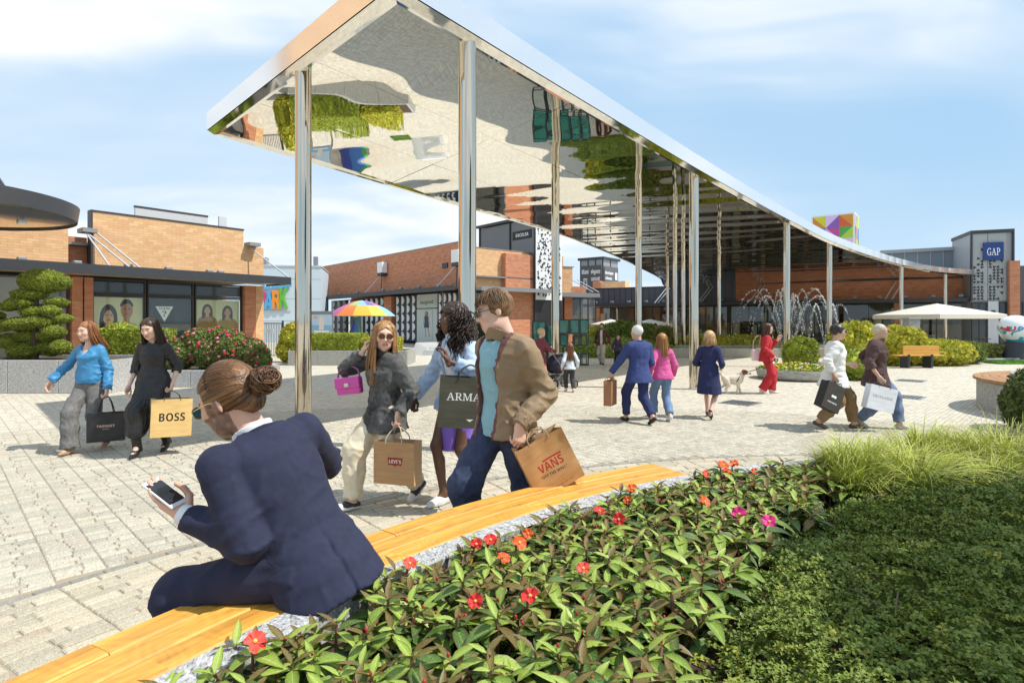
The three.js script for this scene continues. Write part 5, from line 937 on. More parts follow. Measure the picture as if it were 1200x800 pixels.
    if (o.groove) Fd.ops.push((x, y, z, d) => { if (Math.abs(d) > 0.03) return d; f.in(x, y, z, q); return d + o.groove(q[0] / S, q[1] / S, q[2] / S) * S; });
    if (o.ops) Fd.ops.push(...o.ops);
    const hc = s.hairColor, h2 = s.hairColor2 ?? hc.map(v => v * 1.6);
    return Fd.mesh(o.cell ?? cell * 0.5, (x, y, z) => { f.in(x, y, z, q); const w = o.streak ? o.streak(q[0] / S, q[1] / S, q[2] / S) : vnoise(q[0] * 160, q[1] * 40, q[2] * 60) * 0.5 + 0.5; return hc.map((v, i) => v + (h2[i] - v) * clamp(w)); });
  };
  B.strands = (n, seed, path, r0, seg = 10, o = {}) => {   // path(r) gives points in head units; one tapering tube each
    const r = rng(seed), gs = [], f = B.headF, S = B.hs, hc = s.hairColor, h2 = s.hairColor2 ?? hc.map(v => v * 1.6);
    for (let i = 0; i < n; i++) {
      const pts = path(r, i / n).map(p => o.abs ? V(...p) : f.out(p[0] * S, p[1] * S, p[2] * S)); const g = new THREE.TubeGeometry(new THREE.CatmullRomCurve3(pts), seg, r0 * (0.7 + r() * 0.6), o.rad ?? 4), w = r() * r(), p = g.attributes.position, rad = (o.rad ?? 4) + 1;
      const cv = new THREE.CatmullRomCurve3(pts); for (let a = 0; a <= seg; a++) { const c = cv.getPointAt(a / seg), k = Math.sqrt(Math.max(0.02, 1 - Math.pow(a / seg, o.taper ?? 4))); for (let b = 0; b < rad; b++) { const ix = a * rad + b; p.setXYZ(ix, c.x + (p.getX(ix) - c.x) * k, c.y + (p.getY(ix) - c.y) * k, c.z + (p.getZ(ix) - c.z) * k); } }
      gs.push(setColors(g, () => hc.map((v, q) => (v + (h2[q] - v) * w))));
    }
    return gs;
  };
  B.glasses = (lens, frame, dark = true) => {
    const f = B.headF, S = B.hs, T = (a, b, c) => f.out(a * S, b * S, c * S), g = part(t, 'glasses', [tube([T(-0.009, 0.01, 0.106), T(0, 0.013, 0.11), T(0.009, 0.01, 0.106)], 0.0022, 6, 5), ...[-1, 1].map(q => tube([T(q * 0.056, 0.012, 0.098), T(q * 0.076, 0.012, 0.06), T(q * 0.083, 0.01, 0.0), T(q * 0.08, -0.005, -0.016)], 0.0022, 12, 5)), ...[-1, 1].map(q => new THREE.TorusGeometry(0.023 * S, 0.0022 * S, 6, 24).scale(1.1, 0.92, 1).applyQuaternion(f.q).translate(...T(q * 0.032, 0.003, 0.105).toArray()))], frame);
    for (const q of [-1, 1]) { const l = new THREE.CylinderGeometry(0.0225 * S, 0.0225 * S, 0.002 * S, 24).rotateX(Math.PI / 2).scale(1.1, 0.92, 1).applyQuaternion(f.q); const p = T(q * 0.032, 0.003, 0.105); part(g, 'lens', l.translate(p.x, p.y, p.z), lens); }
  };
  return B;
}
const darkLens = mtl([0.02, 0.015, 0.012], 0.06, { ior: 1.6 }), brownLens = mtl([0.10, 0.045, 0.025], 0.08, { ior: 1.6 }), blackPlastic = mtl([0.015, 0.015, 0.016], 0.3), goldWire = mtl([0.75, 0.58, 0.3], 0.25, { metalness: 1 });

// ---------------------------------------------------------------- shopping bags
const kraft = [0.48, 0.30, 0.155];
function shoppingBag(name, label, o) {                    // o: hand (world), drop, w, h, d, turn, roll, color, print, handle
  const t = thing(name, label, 'shopping bag', o.hand, o.turn); t.rotation.order = 'YXZ'; t.rotation.z = o.roll ?? 0; t.rotation.x = o.pitch ?? 0;
  const { w, h, d } = o, top = -(o.drop ?? 0.13), bot = top - h, r = rng(o.seed ?? 5), m = mtl(o.color, o.rough ?? 0.75), mi = mtl(o.inside ?? o.color, 0.85);
  const panel = (pts, th, bulge) => {                      // a creased sheet through four corners
    const n = 10, g = new THREE.PlaneGeometry(1, 1, n, n), p = g.attributes.position, uv = g.attributes.uv; const [a, b, c, e] = pts.map(q => V(...q)), nn = b.clone().sub(a).cross(e.clone().sub(a)).normalize(), s0 = r() * 9;
    for (let i = 0; i < p.count; i++) { const u = uv.getX(i), v = uv.getY(i), q = a.clone().lerp(b, u).lerp(e.clone().lerp(c, u), v), k = Math.min(u, 1 - u, v, 1 - v) > 0.01 ? 1 : 0, f = (vnoise(u * 3.2 + s0, v * 3.2, s0) * 0.006 + vnoise(u * 7 + s0, v * 6, s0) * 0.003) * k * (o.crumple ?? 1) + (bulge ? bulge(u, v) : 0); q.addScaledVector(nn, f + th); p.setXYZ(i, q.x, q.y, q.z); } g.computeVertexNormals(); return g;
  };
  const X = w / 2, Z = d / 2, fr = o.print ? mtl('#ffffff', o.rough ?? 0.7, { map: o.print }) : m;
  part(t, 'front_panel', panel([[-X, bot, Z], [X, bot, Z], [X, top, Z], [-X, top, Z]], 0), o.print ? fr : m); part(t, 'back_panel', panel([[X, bot, -Z], [-X, bot, -Z], [-X, top, -Z], [X, top, -Z]], 0), o.printBack ? fr : m);
  const gus = (u, v) => -(1 - Math.abs(u - 0.5) * 2) * d * 0.28 * Math.max(0, v - 0.12);
  part(t, 'gusset', panel([[X, bot, Z], [X, bot, -Z], [X, top, -Z], [X, top, Z]], 0, gus), m); part(t, 'gusset', panel([[-X, bot, -Z], [-X, bot, Z], [-X, top, Z], [-X, top, -Z]], 0, gus), m);
  part(t, 'base', slab(-X + 0.002, X - 0.002, bot, bot + 0.003, -Z + 0.002, Z - 0.002), m); part(t, 'inside', [panel([[X - 0.01, top - 0.1, Z], [-X + 0.01, top - 0.1, Z], [-X + 0.01, top - 0.004, Z], [X - 0.01, top - 0.004, Z]], 0.016)], mi);
  for (const z of [-Z, Z]) part(t, 'handle', tube([[-w * 0.2, top - 0.02, z], [-w * 0.19, top + 0.03, z * 0.9], [-w * 0.07, -0.012, z * 0.12], [0, 0, 0], [w * 0.07, -0.012, z * 0.12], [w * 0.19, top + 0.03, z * 0.9], [w * 0.2, top - 0.02, z]], o.hr ?? 0.004, 28, 6), mtl(o.handle ?? o.color, 0.7));
  return t;
}
const bagPrint = (bg, draw, w = 512, h = 512) => canvas(w, h, (g) => { g.fillStyle = bg; g.fillRect(0, 0, w, h); const im = g.getImageData(0, 0, w, h), q = rng(9); for (let y = 0; y < h; y++) for (let x = 0; x < w; x++) { const o = (y * w + x) * 4, n = (q() - 0.5) * 7 + vnoise(x * 0.01, y * 0.05, 3) * 6; im.data[o] += n; im.data[o + 1] += n; im.data[o + 2] += n; } g.putImageData(im, 0, 0); g.textAlign = 'center'; g.textBaseline = 'middle'; draw(g, w, h); });
// ---- garments shared by several figures
function trousers(B, c, r, o = {}) { const F1 = new Field(0.04); { const k = B.s.sex === 'f' ? 0.95 : 1; F1.loft(B.hipF, [[-0.1, 0.13 * k, 0.1 * k, -0.01], [-0.03, 0.158 * k, 0.116 * k, -0.014], [0.03, 0.146 * k, 0.106 * k, -0.008], [0.06, 0.138 * k, 0.1 * k, -0.004]], o.inf ?? 0); } B.legs(F1, r, o); F1.op(B.folds(o.amp ?? 0.006, 9, 1, 0.5, 1)); F1.op(B.creases(o.cr ?? 0.005)); if (o.op) F1.op(o.op); return B.mesh('trousers', F1, o.mat ?? wool, o.col ?? mottled(c, 0.08, 24), B.cell, o.label); }
function upper(B, name, rows, inf, sl, c, o = {}) {       // jacket, shirt or top: rows extend or replace the torso rows
  const F1 = new Field(0.035); F1.loft(B.torF, rows, inf); const m = B.s.sex === 'm';
  F1.cap(B.torF.out(-0.1, 0.425, -0.012 + B.bz(0.42)), B.torF.out(0.1, 0.425, -0.012 + B.bz(0.42)), (m ? 0.062 : 0.052) + inf, (m ? 0.062 : 0.052) + inf, 0.05);
  B.sleeves(F1, sl, o); if (o.field) o.field(F1);
  const q = [0, 0, 0]; if (o.neck) F1.op((x, y, z, d) => { B.torF.in(x, y, z, q); const zz = q[2] - B.bz(0.45), nd = Math.hypot(q[0] / 1.05, zz + 0.0) - o.neck - Math.max(0, q[1] - 0.5) * 0.3; return q[1] > 0.4 ? smax(d, -Math.max(nd, 0.455 - q[1]), 0.008) : d; });
  if (o.vee) F1.op((x, y, z, d) => { B.torF.in(x, y, z, q); return q[2] > 0 && q[1] > o.vee[0] ? smax(d, -(Math.max(Math.abs(q[0]) - (q[1] - o.vee[0]) * o.vee[1], 0.03 - q[2])), 0.006) : d; });
  if (o.open) F1.op((x, y, z, d) => { B.torF.in(x, y, z, q); return smax(d, -(Math.max(Math.abs(q[0] - (o.openX ?? 0)) - o.open(q[1]), -q[2])), 0.008); });
  F1.op(B.folds(o.amp ?? 0.006, o.ff ?? 10)); F1.op(B.creases(o.cr ?? 0.006)); if (o.op) F1.op(o.op);
  return B.mesh(name, F1, o.mat ?? wool, o.col ?? mottled(c, 0.08, 26), B.cell, o.label);
}
const withHem = (B, y, rx, rz, cz = -0.01, from = -0.02) => [[y, rx, rz, cz], ...B.rows.filter(r => r[0] > from)];
function collarRing(B, c, r, h, y, m = cotton, name = 'collar', tilt = 0) { const F1 = new Field(0.01), q = [0, 0, 0]; F1.grow(B.torF.out(0, y, B.bz(y)), 0.13); F1.add((x, yy, z) => { B.torF.in(x, yy, z, q); const d = Math.abs(Math.hypot(q[0], (q[2] - B.bz(y) + 0.004) * 1.0) - r - (q[1] - y) * 0.15) - 0.006; return Math.max(d, Math.abs(q[1] - y + q[2] * tilt) - h); }); return B.mesh(name, F1, m, mottled(c, 0.03), Math.min(B.cell * 0.6, 0.006)); }
const longHair = (o) => (r) => {                          // strand from the crown down over the shoulders
  const a = o.a0 + r() * (o.a1 - o.a0), rad = 0.086 + r() * 0.016, x = Math.sin(a), z = Math.cos(a), L = o.len * (0.8 + r() * 0.25), w = (r() - 0.5) * 0.03;
  return [[x * 0.03, 0.118 + r() * 0.008, -0.02 + z * 0.03], [x * rad * 0.86, 0.075, -0.018 + z * rad * 0.95], [x * rad, 0.0, -0.02 + z * rad], [x * (rad + 0.012) + w, -L * 0.5, -0.024 + z * (rad + (o.out ?? 0.012)) + (o.sway ?? 0) * 0.3], [x * (rad + 0.02) + w * 1.5, -L, -0.03 + z * (rad + (o.out ?? 0.02)) + (o.sway ?? 0)]];
};
const SKIN = { fair: [0.70, 0.445, 0.335], tan: [0.58, 0.355, 0.25], dark: [0.14, 0.066, 0.04] };

// ---------------------------------------------------------------- seated man with phone
(function () {
  const B = human({ label: 'bearded man in navy suit seated on the orange bench looking at his phone', sex: 'm', x: -0.785, z: -2.28, turn: -2.16, height: 1.84, pelvis: 0.7, pz: 0, lean: 0.34, bend: 0.17, hipLean: 0.12, twist: -0.17, roll: -0.24, shrug: 0.01, cell: 0.0085, headCell: 0.0042, handCell: 0.0034, headScale: 1.16,
    feet: { L: { x: 0.31, z: 0.25, y: 0.065, pitch: 0.55, yaw: 0.5, hintY: 0.9, knee: 0.5 }, R: { x: -0.16, z: 0.42, yaw: -0.1, hintY: 0.8 } },
    arms: { L: { hand: [0.31, 0.865, 0.3], hx: 0.0, hy: -1, hz: -0.35, dir: [0.31, 0.5, 0.76], palm: [-0.1, 0.75, -0.55], curl: 0.2, thumb: 1.0 }, R: { hand: [-0.06, 0.85, 0.36], hx: 1, hy: 0.0, hz: -0.1, dir: [0.3, -0.3, 1], palm: [0.2, -1, 0], curl: 0.3 } },
    headPitch: 0.42, headYaw: 0.34, headRoll: -0.12, skin: [0.66, 0.39, 0.28], hairColor: [0.062, 0.028, 0.013], hairColor2: [0.33, 0.165, 0.07], beard: 0.95 });
  B.body();
  const navy = [0.017, 0.021, 0.052], seat = SEAT / B.k + 0.004, q = [0, 0, 0];
  trousers(B, navy, [0.104, 0.086, 0.07], { stop: 0.97, inf: -0.016, op: (x, y, z, d) => z < 0.2 ? Math.max(d, seat - y) : d });
  const j = upper(B, 'jacket', [[-0.17, 0.188, 0.155, -0.045], [-0.08, 0.174, 0.14, -0.032], [0.02, 0.16, 0.12, -0.014], ...B.rows.filter(r => r[0] > 0.05).map(r => [r[0], r[1] * 0.98, r[2], r[3]])], 0.02, [0.079, 0.068, 0.052], navy, { stop: { L: 0.97, R: 0.97 }, neck: 0.066, amp: 0.0065, ff: 6, cr: 0.008, col: mottled(navy, 0.2, 70), mat: clothMat(0.88, { sheen: 0.3, sheenRoughness: 0.5, sheenColor: new THREE.Color(0.25, 0.28, 0.42) }), vee: [0.16, 0.35], open: (y) => y < 0.12 ? 0.02 + (0.12 - y) * 0.4 : 0,
    op: (x, y, z, d) => { d = Math.max(d, seat - y); B.torF.in(x, y, z, q); if (q[2] < -0.05 && Math.abs(d) < 0.04) { if (q[1] < 0.06) d += 0.009 * Math.exp(-Math.pow(q[0] / 0.006, 2)); d += 0.0022 * Math.exp(-Math.pow(q[0] / 0.006, 2)); } if (Math.abs(d) < 0.03 && q[0] > 0.1 && q[1] > -0.045 && q[1] < 0.012 && q[2] > -0.12 && q[2] < 0.05) d -= 0.006; return B.armhole(x, y, z, d); } });
  // collar, shirt collar, cuffs, pocket flap
  collarRing(B, navy, 0.082, 0.026, 0.482, wool, 'jacket_collar', 0.25); collarRing(B, [0.78, 0.78, 0.8], 0.07, 0.03, 0.505, cotton, 'shirt_collar', 0.2);
  const dirOf = (n) => B.J['wr' + n].clone().sub(B.J['el' + n]).normalize();
  for (const n of ['L', 'R']) { const d = dirOf(n), F1 = new Field(0.01); F1.cap(B.J['wr' + n].clone().addScaledVector(d, -0.03), B.J['wr' + n].clone().addScaledVector(d, 0.018), 0.04, 0.038, 0.01, true); B.mesh('shirt_cuff', F1, cotton, () => [0.76, 0.76, 0.78], 0.006); }
  B.shoes({ color: [0.03, 0.018, 0.012] });
  // hair swept back into a bun
  const ang = (a, b, c) => Math.atan2(a, b - 0.01);
  const cap = B.hairCap({ th: 0.0125, hairline: 0.078, nape: -0.085, temple: 0.35, cell: 0.0042, groove: (a, b, c) => 0.0013 * Math.sin(ang(a, b, c) * 52 + 4 * vnoise(a * 30, b * 30, c * 12)) + 0.0016 * vnoise(a * 70, b * 70, c * 16), streak: (a, b, c) => 0.35 + 0.55 * vnoise(ang(a, b, c) * 11, c * 6, 2) + 0.4 * vnoise(ang(a, b, c) * 34, c * 9, 5), extra: (F1, e) => { e([0, -0.03, -0.085], [0.05, 0.045, 0.035], 0.03); } });
  const lock = B.strands(420, 11, (r) => { const a = (r() - 0.5) * 2.9, z0 = 0.068 - Math.abs(a) * 0.05 - r() * 0.06, w = 0.09; const X = Math.sin(a), Y = Math.cos(a), k = 1.0; return [[X * 0.072, 0.03 + Y * 0.076, z0], [X * 0.0875 * k, 0.034 + Y * 0.0965 * k, -0.01 + (r() - 0.5) * 0.02], [X * 0.075, 0.034 + Y * 0.083, -0.075], [X * 0.03, 0.02 + Y * 0.03, -0.118], [X * 0.012, 0.012 + Y * 0.01, -0.125]]; }, 0.0016, 12, { taper: 9 });
  const bun = B.strands(260, 12, (r) => { const th = r() * 6.28, ph = (r() - 0.5) * 5.6, R = 0.036 + r() * 0.011, out = []; for (let i = 0; i < 6; i++) { const t = th + i * 0.42, rr = R * Math.cos(ph * 0.5); out.push([Math.cos(t) * rr * 1.08, 0.008 + Math.sin(t) * rr, -0.158 - Math.sin(ph * 0.5) * R * 1.1 + Math.sin(i * 0.7 + th) * 0.004]); } const e = new THREE.Euler((r() - 0.5) * 1.7, (r() - 0.5) * 1.7, 0); return out.map(p => { const v = V(p[0], p[1] - 0.008, p[2] + 0.158).applyEuler(e); return [v.x, v.y + 0.008, v.z - 0.158]; }); }, 0.0024, 10, { taper: 7 });
  const core = new Field(0.02); core.ell(B.headF, V(0, 0.008, -0.158).multiplyScalar(B.hs), V(0.037, 0.037, 0.039).multiplyScalar(B.hs)); core.ell(B.headF, V(0, 0.012, -0.118).multiplyScalar(B.hs), V(0.026, 0.026, 0.02).multiplyScalar(B.hs));
  part(B.t, 'hair', [cap, core.mesh(0.006, () => [0.05, 0.024, 0.012]), ...lock, ...bun], hairMat);
  B.glasses(mtl([0.12, 0.36, 0.42], 0.06, { transmission: 0.75, thickness: 0 }), goldWire);
  // phone
  const h = B.handL, pw = B.world(h.o.clone().addScaledVector(h.f, 0.085).addScaledVector(h.n, 0.022).addScaledVector(h.t, 0.0));
  const ph = thing('smartphone', 'white smartphone with a dark screen held by the seated man', 'smartphone', pw);
  const n = h.n.clone().applyAxisAngle(V(0, 1, 0), B.s.turn), f = h.f.clone().applyAxisAngle(V(0, 1, 0), B.s.turn); ph.quaternion.setFromRotationMatrix(new THREE.Matrix4().makeBasis(f.clone().cross(n).normalize().negate().multiplyScalar(-1), f, n));
  part(ph, 'case', rbx(0.078, 0.158, 0.009, 0.004, 0, 0.03, 0, 3), mtl([0.75, 0.76, 0.78], 0.3)); part(ph, 'screen', slab(-0.0345, 0.0345, -0.032, 0.092, 0.0046, 0.0052), mtl([0.02, 0.024, 0.03], 0.08)); part(ph, 'speaker', slab(-0.008, 0.008, 0.099, 0.101, 0.0046, 0.005), blackPlastic);
})();
// ---------------------------------------------------------------- woman with sunglasses and long blond hair
(function () {
  const B = human({ label: 'long-haired blond woman in sunglasses, grey denim jacket and cream trousers', sex: 'f', x: -1.14, z: -5.22, turn: -0.8, height: 1.72, pelvis: 0.885, lean: 0.02, twist: 0.2, cell: 0.0105, headScale: 1.1, headCell: 0.0042,
    feet: { R: { x: -0.08, z: 0.28, yaw: -0.05, pitch: -0.1 }, L: { x: 0.08, z: -0.3, y: 0.07, pitch: 0.6, yaw: 0.1 } },
    arms: { R: { hand: [-0.15, 1.4, 0.14], hx: 0.7, hy: -1, hz: -0.1, dir: [0.25, 1, -0.25], palm: [0.6, 0, -1], curl: 0.9 }, L: { hand: [0.3, 0.86, 0.06], hx: 0.5, curl: 1.2, dir: [0.05, -1, 0.05] } },
    headYaw: 1.12, headPitch: 0.06, headRoll: -0.05, skin: SKIN.fair, hairColor: [0.20, 0.085, 0.03], hairColor2: [0.62, 0.36, 0.15], lip: [0.55, 0.16, 0.13] });
  B.body();
  const tex = (x, y, z) => { const w = 0.5 + 0.9 * fbm(x * 9, y * 9, z * 9, 3) + 0.35 * vnoise(x * 70, y * 70, z * 70); const k = mixn(0.028, 0.14, clamp(w)); return [k, k * 0.99, k * 0.96]; };
  const j = upper(B, 'jacket', withHem(B, -0.2, 0.2, 0.15, 0.0, 0.0).map(r => [r[0], r[1] * 1.03, r[2] * 1.05, r[3]]), 0.036, [0.072, 0.066, 0.058], 0, { stop: { R: 0.9, L: 0.98 }, neck: 0.06, vee: [0.3, 0.3], amp: 0.009, ff: 8, cr: 0.007, mat: clothMat(0.9), col: tex, op: B.patch([[-0.09, 0.27, 0.06, 0.07, 0.007, 1], [0.09, 0.27, 0.06, 0.07, 0.007, 1], [-0.12, -0.06, 0.075, 0.07, 0.007, 1], [0.12, -0.06, 0.075, 0.07, 0.007, 1], [0, 0.1, 0.018, 0.3, 0.005, 1]]) });
  collarRing(B, [0.07, 0.07, 0.068], 0.078, 0.03, 0.475, cotton, 'collar', -0.3);
  trousers(B, [0.68, 0.60, 0.44], [0.1, 0.096, 0.092], { amp: 0.013, cr: 0.009, stop: 0.95, mat: satin });
  B.shoes({ color: (q) => q[2] > 0.11 || q[1] < -0.055 ? [0.75, 0.75, 0.74] : [0.03, 0.03, 0.032], sole: [0.8, 0.8, 0.79], soleH: 0.03, w: 1.12 });
  const cap = B.hairCap({ th: 0.014, hairline: 0.075, nape: -0.1, temple: 0.75, cell: 0.006 });
  part(B.t, 'hair', [cap, ...B.strands(300, 21, longHair({ a0: 0.75, a1: 5.53, len: 0.3, out: 0.016 }), 0.0042, 12, { taper: 5 }), ...B.strands(170, 22, (r) => { const sg = r() < 0.5 ? -1 : 1, a = sg * (0.75 + r() * 0.5), X = Math.sin(a), Z = Math.cos(a); return [[0.003 * sg, 0.12, 0.02], [X * 0.075, 0.085, Z * 0.07], [X * 0.094, 0.0, 0.01 + Z * 0.06], [X * 0.1, -0.14, 0.035 + Z * 0.06 + (r() - 0.5) * 0.03], [X * 0.1 + (r() - 0.5) * 0.03, -0.32 - r() * 0.09, 0.06 + Z * 0.06]]; }, 0.0042, 12, { taper: 5 })], hairMat);
  B.glasses(brownLens, mtl([0.14, 0.05, 0.02], 0.3));
  // pink handbag in the crook of her arm
  const pw = B.world(B.J.elR.clone().lerp(B.J.wrR, 0.12)), hb = thing('handbag', 'small pink handbag with a silver clasp hanging from her arm', 'handbag', [pw.x + 0.03, pw.y - 0.05, pw.z + 0.08], -0.25); hb.rotation.z = 0.12;
  const pk = mtl([0.62, 0.06, 0.36], 0.35, { clearcoat: 0.4 }); part(hb, 'pouch', rbx(0.24, 0.155, 0.075, 0.02, 0, -0.11, 0, 3), pk); const flp = part(hb, 'flap', rbx(0.245, 0.1, 0.02, 0.009, 0, -0.08, 0.04, 3), pk); part(flp, 'clasp', rbx(0.045, 0.035, 0.012, 0.006, 0.0, -0.1, 0.054), mtl([0.6, 0.6, 0.6], 0.2, { metalness: 1 })); part(hb, 'strap', tube([[-0.11, -0.04, 0], [-0.09, 0.02, 0], [-0.03, 0.055, -0.01], [0.04, 0.055, -0.02], [0.1, 0.02, 0], [0.11, -0.04, 0]], 0.008, 20, 6), mtl([0.3, 0.08, 0.2], 0.4));
  const hw = B.world(B.handL.o.clone().addScaledVector(B.handL.f, 0.1));
  shoppingBag('shopping_bag', 'brown paper bag with red winged logo held by the blond woman', { hand: hw, w: 0.38, h: 0.36, d: 0.15, turn: -0.3, drop: 0.12, color: kraft, handle: [0.55, 0.42, 0.28], hr: 0.0055, seed: 3, print: bagPrint('#b58b5f', (g, w, h) => { g.fillStyle = '#8f2c26'; g.beginPath(); g.moveTo(176, 188); g.lineTo(372, 188); g.lineTo(352, 284); g.quadraticCurveTo(310, 262, 274, 292); g.quadraticCurveTo(238, 262, 190, 284); g.fill(); g.fillStyle = '#eeddcc'; g.font = 'bold 58px sans-serif'; g.fillText("LEVI'S", 272, 234, 156); }) });
})();
// ---------------------------------------------------------------- woman with curly hair, denim jacket and purple skirt
(function () {
  const B = human({ label: 'curly dark-haired woman in pale denim jacket and purple skirt', sex: 'f', x: -0.5, z: -5.28, turn: -0.66, height: 1.84, pelvis: 0.93, lean: 0.02, cell: 0.0105, headScale: 1.06, headCell: 0.0042,
    feet: { R: { x: -0.06, z: 0.1, yaw: -0.1 }, L: { x: 0.07, z: -0.14, y: 0.01, pitch: 0.12, yaw: 0.1 } },
    arms: { R: { hand: [-0.33, 0.9, 0.2], hx: 0.5, curl: 1.0, dir: [-0.1, -1, 0.2] }, L: { hand: [0.15, 1.24, 0.27], hx: 0.9, hy: -0.7, hz: -0.4, dir: [-0.25, 1, 0.1], palm: [-0.8, 0, 0.6], curl: 0.75 } },
    headYaw: -0.42, headPitch: 0.02, skin: SKIN.dark, lip: [0.16, 0.05, 0.04], hairColor: [0.014, 0.008, 0.006], hairColor2: [0.07, 0.04, 0.026] });
  B.body({ leg: 0.95 });
  upper(B, 'top', B.rows.filter(r => r[0] > 0.05), 0.006, [0.05, 0.04, 0.03], 0, { stop: 0.05, neck: 0.1, vee: [0.38, 0.9], mat: cotton, col: mottled([0.72, 0.7, 0.74], 0.03), amp: 0.003 });
  const den = (x, y, z) => { const w = clamp(0.55 + 0.75 * fbm(x * 8, y * 8, z * 8, 3) + 0.2 * vnoise(x * 80, y * 30, z * 80)); return [mixn(0.24, 0.60, w), mixn(0.38, 0.70, w), mixn(0.60, 0.80, w)]; };
  const j = upper(B, 'jacket', withHem(B, -0.12, 0.195, 0.15, 0.0, 0.02).map(r => [r[0], r[1] * 1.03, r[2] * 1.05, r[3]]), 0.026, [0.07, 0.064, 0.055], 0, { neck: 0.062, amp: 0.009, ff: 9, cr: 0.008, col: den, mat: clothMat(0.9), stop: { L: 0.86, R: 0.97 }, open: (y) => 0.035 + Math.max(0, y) * 0.06 + Math.max(0, -y) * 0.12, op: (() => { const q = [0, 0, 0]; return (x, y, z, d) => { B.torF.in(x, y, z, q); return Math.abs(d) < 0.03 && q[2] > 0 ? d + 0.003 * (Math.exp(-Math.pow((Math.abs(q[0]) - 0.1) / 0.006, 2)) + Math.exp(-Math.pow((q[1] - 0.28) / 0.006, 2))) : d; }; })() });
  collarRing(B, [0.42, 0.54, 0.7], 0.085, 0.03, 0.47, cotton, 'collar', -0.4);
  for (let i = 0; i < 4; i++) { const p = B.torF.out(0.075 - i * 0.004, 0.3 - i * 0.085, 0.165); part(j, 'button', new THREE.CylinderGeometry(0.009, 0.009, 0.006, 12).rotateX(Math.PI / 2).applyQuaternion(B.torF.q).translate(p.x, p.y, p.z), mtl([0.6, 0.6, 0.62], 0.3, { metalness: 1 })); }
  { const F1 = new Field(0.03); F1.loft(B.hipF, [[-0.47, 0.135, 0.13, 0.0], [-0.3, 0.15, 0.14, 0.0], [-0.1, 0.178, 0.135, -0.01], [0.02, 0.17, 0.122, -0.012], [0.12, 0.145, 0.108, 0]], 0.006); const q = [0, 0, 0]; F1.op((x, y, z, d) => { B.hipF.in(x, y, z, q); return q[1] < -0.2 ? smax(d, -Math.max(Math.abs(q[0] - 0.1) - (-0.2 - q[1]) * 0.22, -q[2]), 0.006) : d; }); F1.op(B.folds(0.005, 7, 1, 0.4, 1)); B.mesh('skirt', F1, satin, mottled([0.25, 0.14, 0.66], 0.07, 12)); }
  B.shoes({ color: [0.72, 0.7, 0.66], sole: [0.8, 0.8, 0.78], soleH: 0.03, w: 1.1 });
  const cap = B.hairCap({ th: 0.03, hairline: 0.07, nape: -0.12, temple: 0.6, cell: 0.007, groove: (a, b, c) => 0.006 * vnoise(a * 60, b * 60, c * 60) });
  part(B.t, 'hair', [cap, ...B.strands(420, 31, (r) => { const a = 0.85 + r() * 4.58, X = Math.sin(a), Z = Math.cos(a), L = 0.2 + r() * 0.2, R = 0.1 + r() * 0.05, tw = 0.013 + r() * 0.007, ph = r() * 6, pts = []; const y0 = 0.11 - r() * 0.1; for (let i = 0; i < 15; i++) { const t = i / 14, rr = mixn(0.075, R, smooth(0, 0.4, t)) + t * 0.03, tt = ph + i * 1.25; pts.push([X * rr + Math.cos(tt) * tw, y0 - t * L + Math.sin(tt * 0.5) * 0.006, -0.02 + Z * rr + Math.sin(tt) * tw]); } return pts; }, 0.0046, 30, { taper: 10 })], hairMat);
  const hw = B.world(B.J.elL.clone().lerp(B.J.wrL, 0.2));
  shoppingBag('shopping_bag', 'dark olive paper bag with white lettering on the curly-haired woman\'s arm', { hand: [hw.x - 0.0, hw.y + 0.05, hw.z + 0.1], w: 0.5, h: 0.42, d: 0.16, turn: 0.12, roll: -0.06, drop: 0.1, color: [0.075, 0.07, 0.05], inside: [0.01, 0.01, 0.01], handle: [0.02, 0.02, 0.02], hr: 0.007, seed: 9, print: bagPrint('#504d3f', (g, w, h) => { g.fillStyle = '#f2f2ee'; g.font = '104px serif'; g.fillText('ARMANI', 262, 196, 400); g.font = '30px serif'; g.beginPath(); g.moveTo(236, 420); g.lineTo(300, 420); g.lineTo(268, 446); g.fill(); }) });
})();
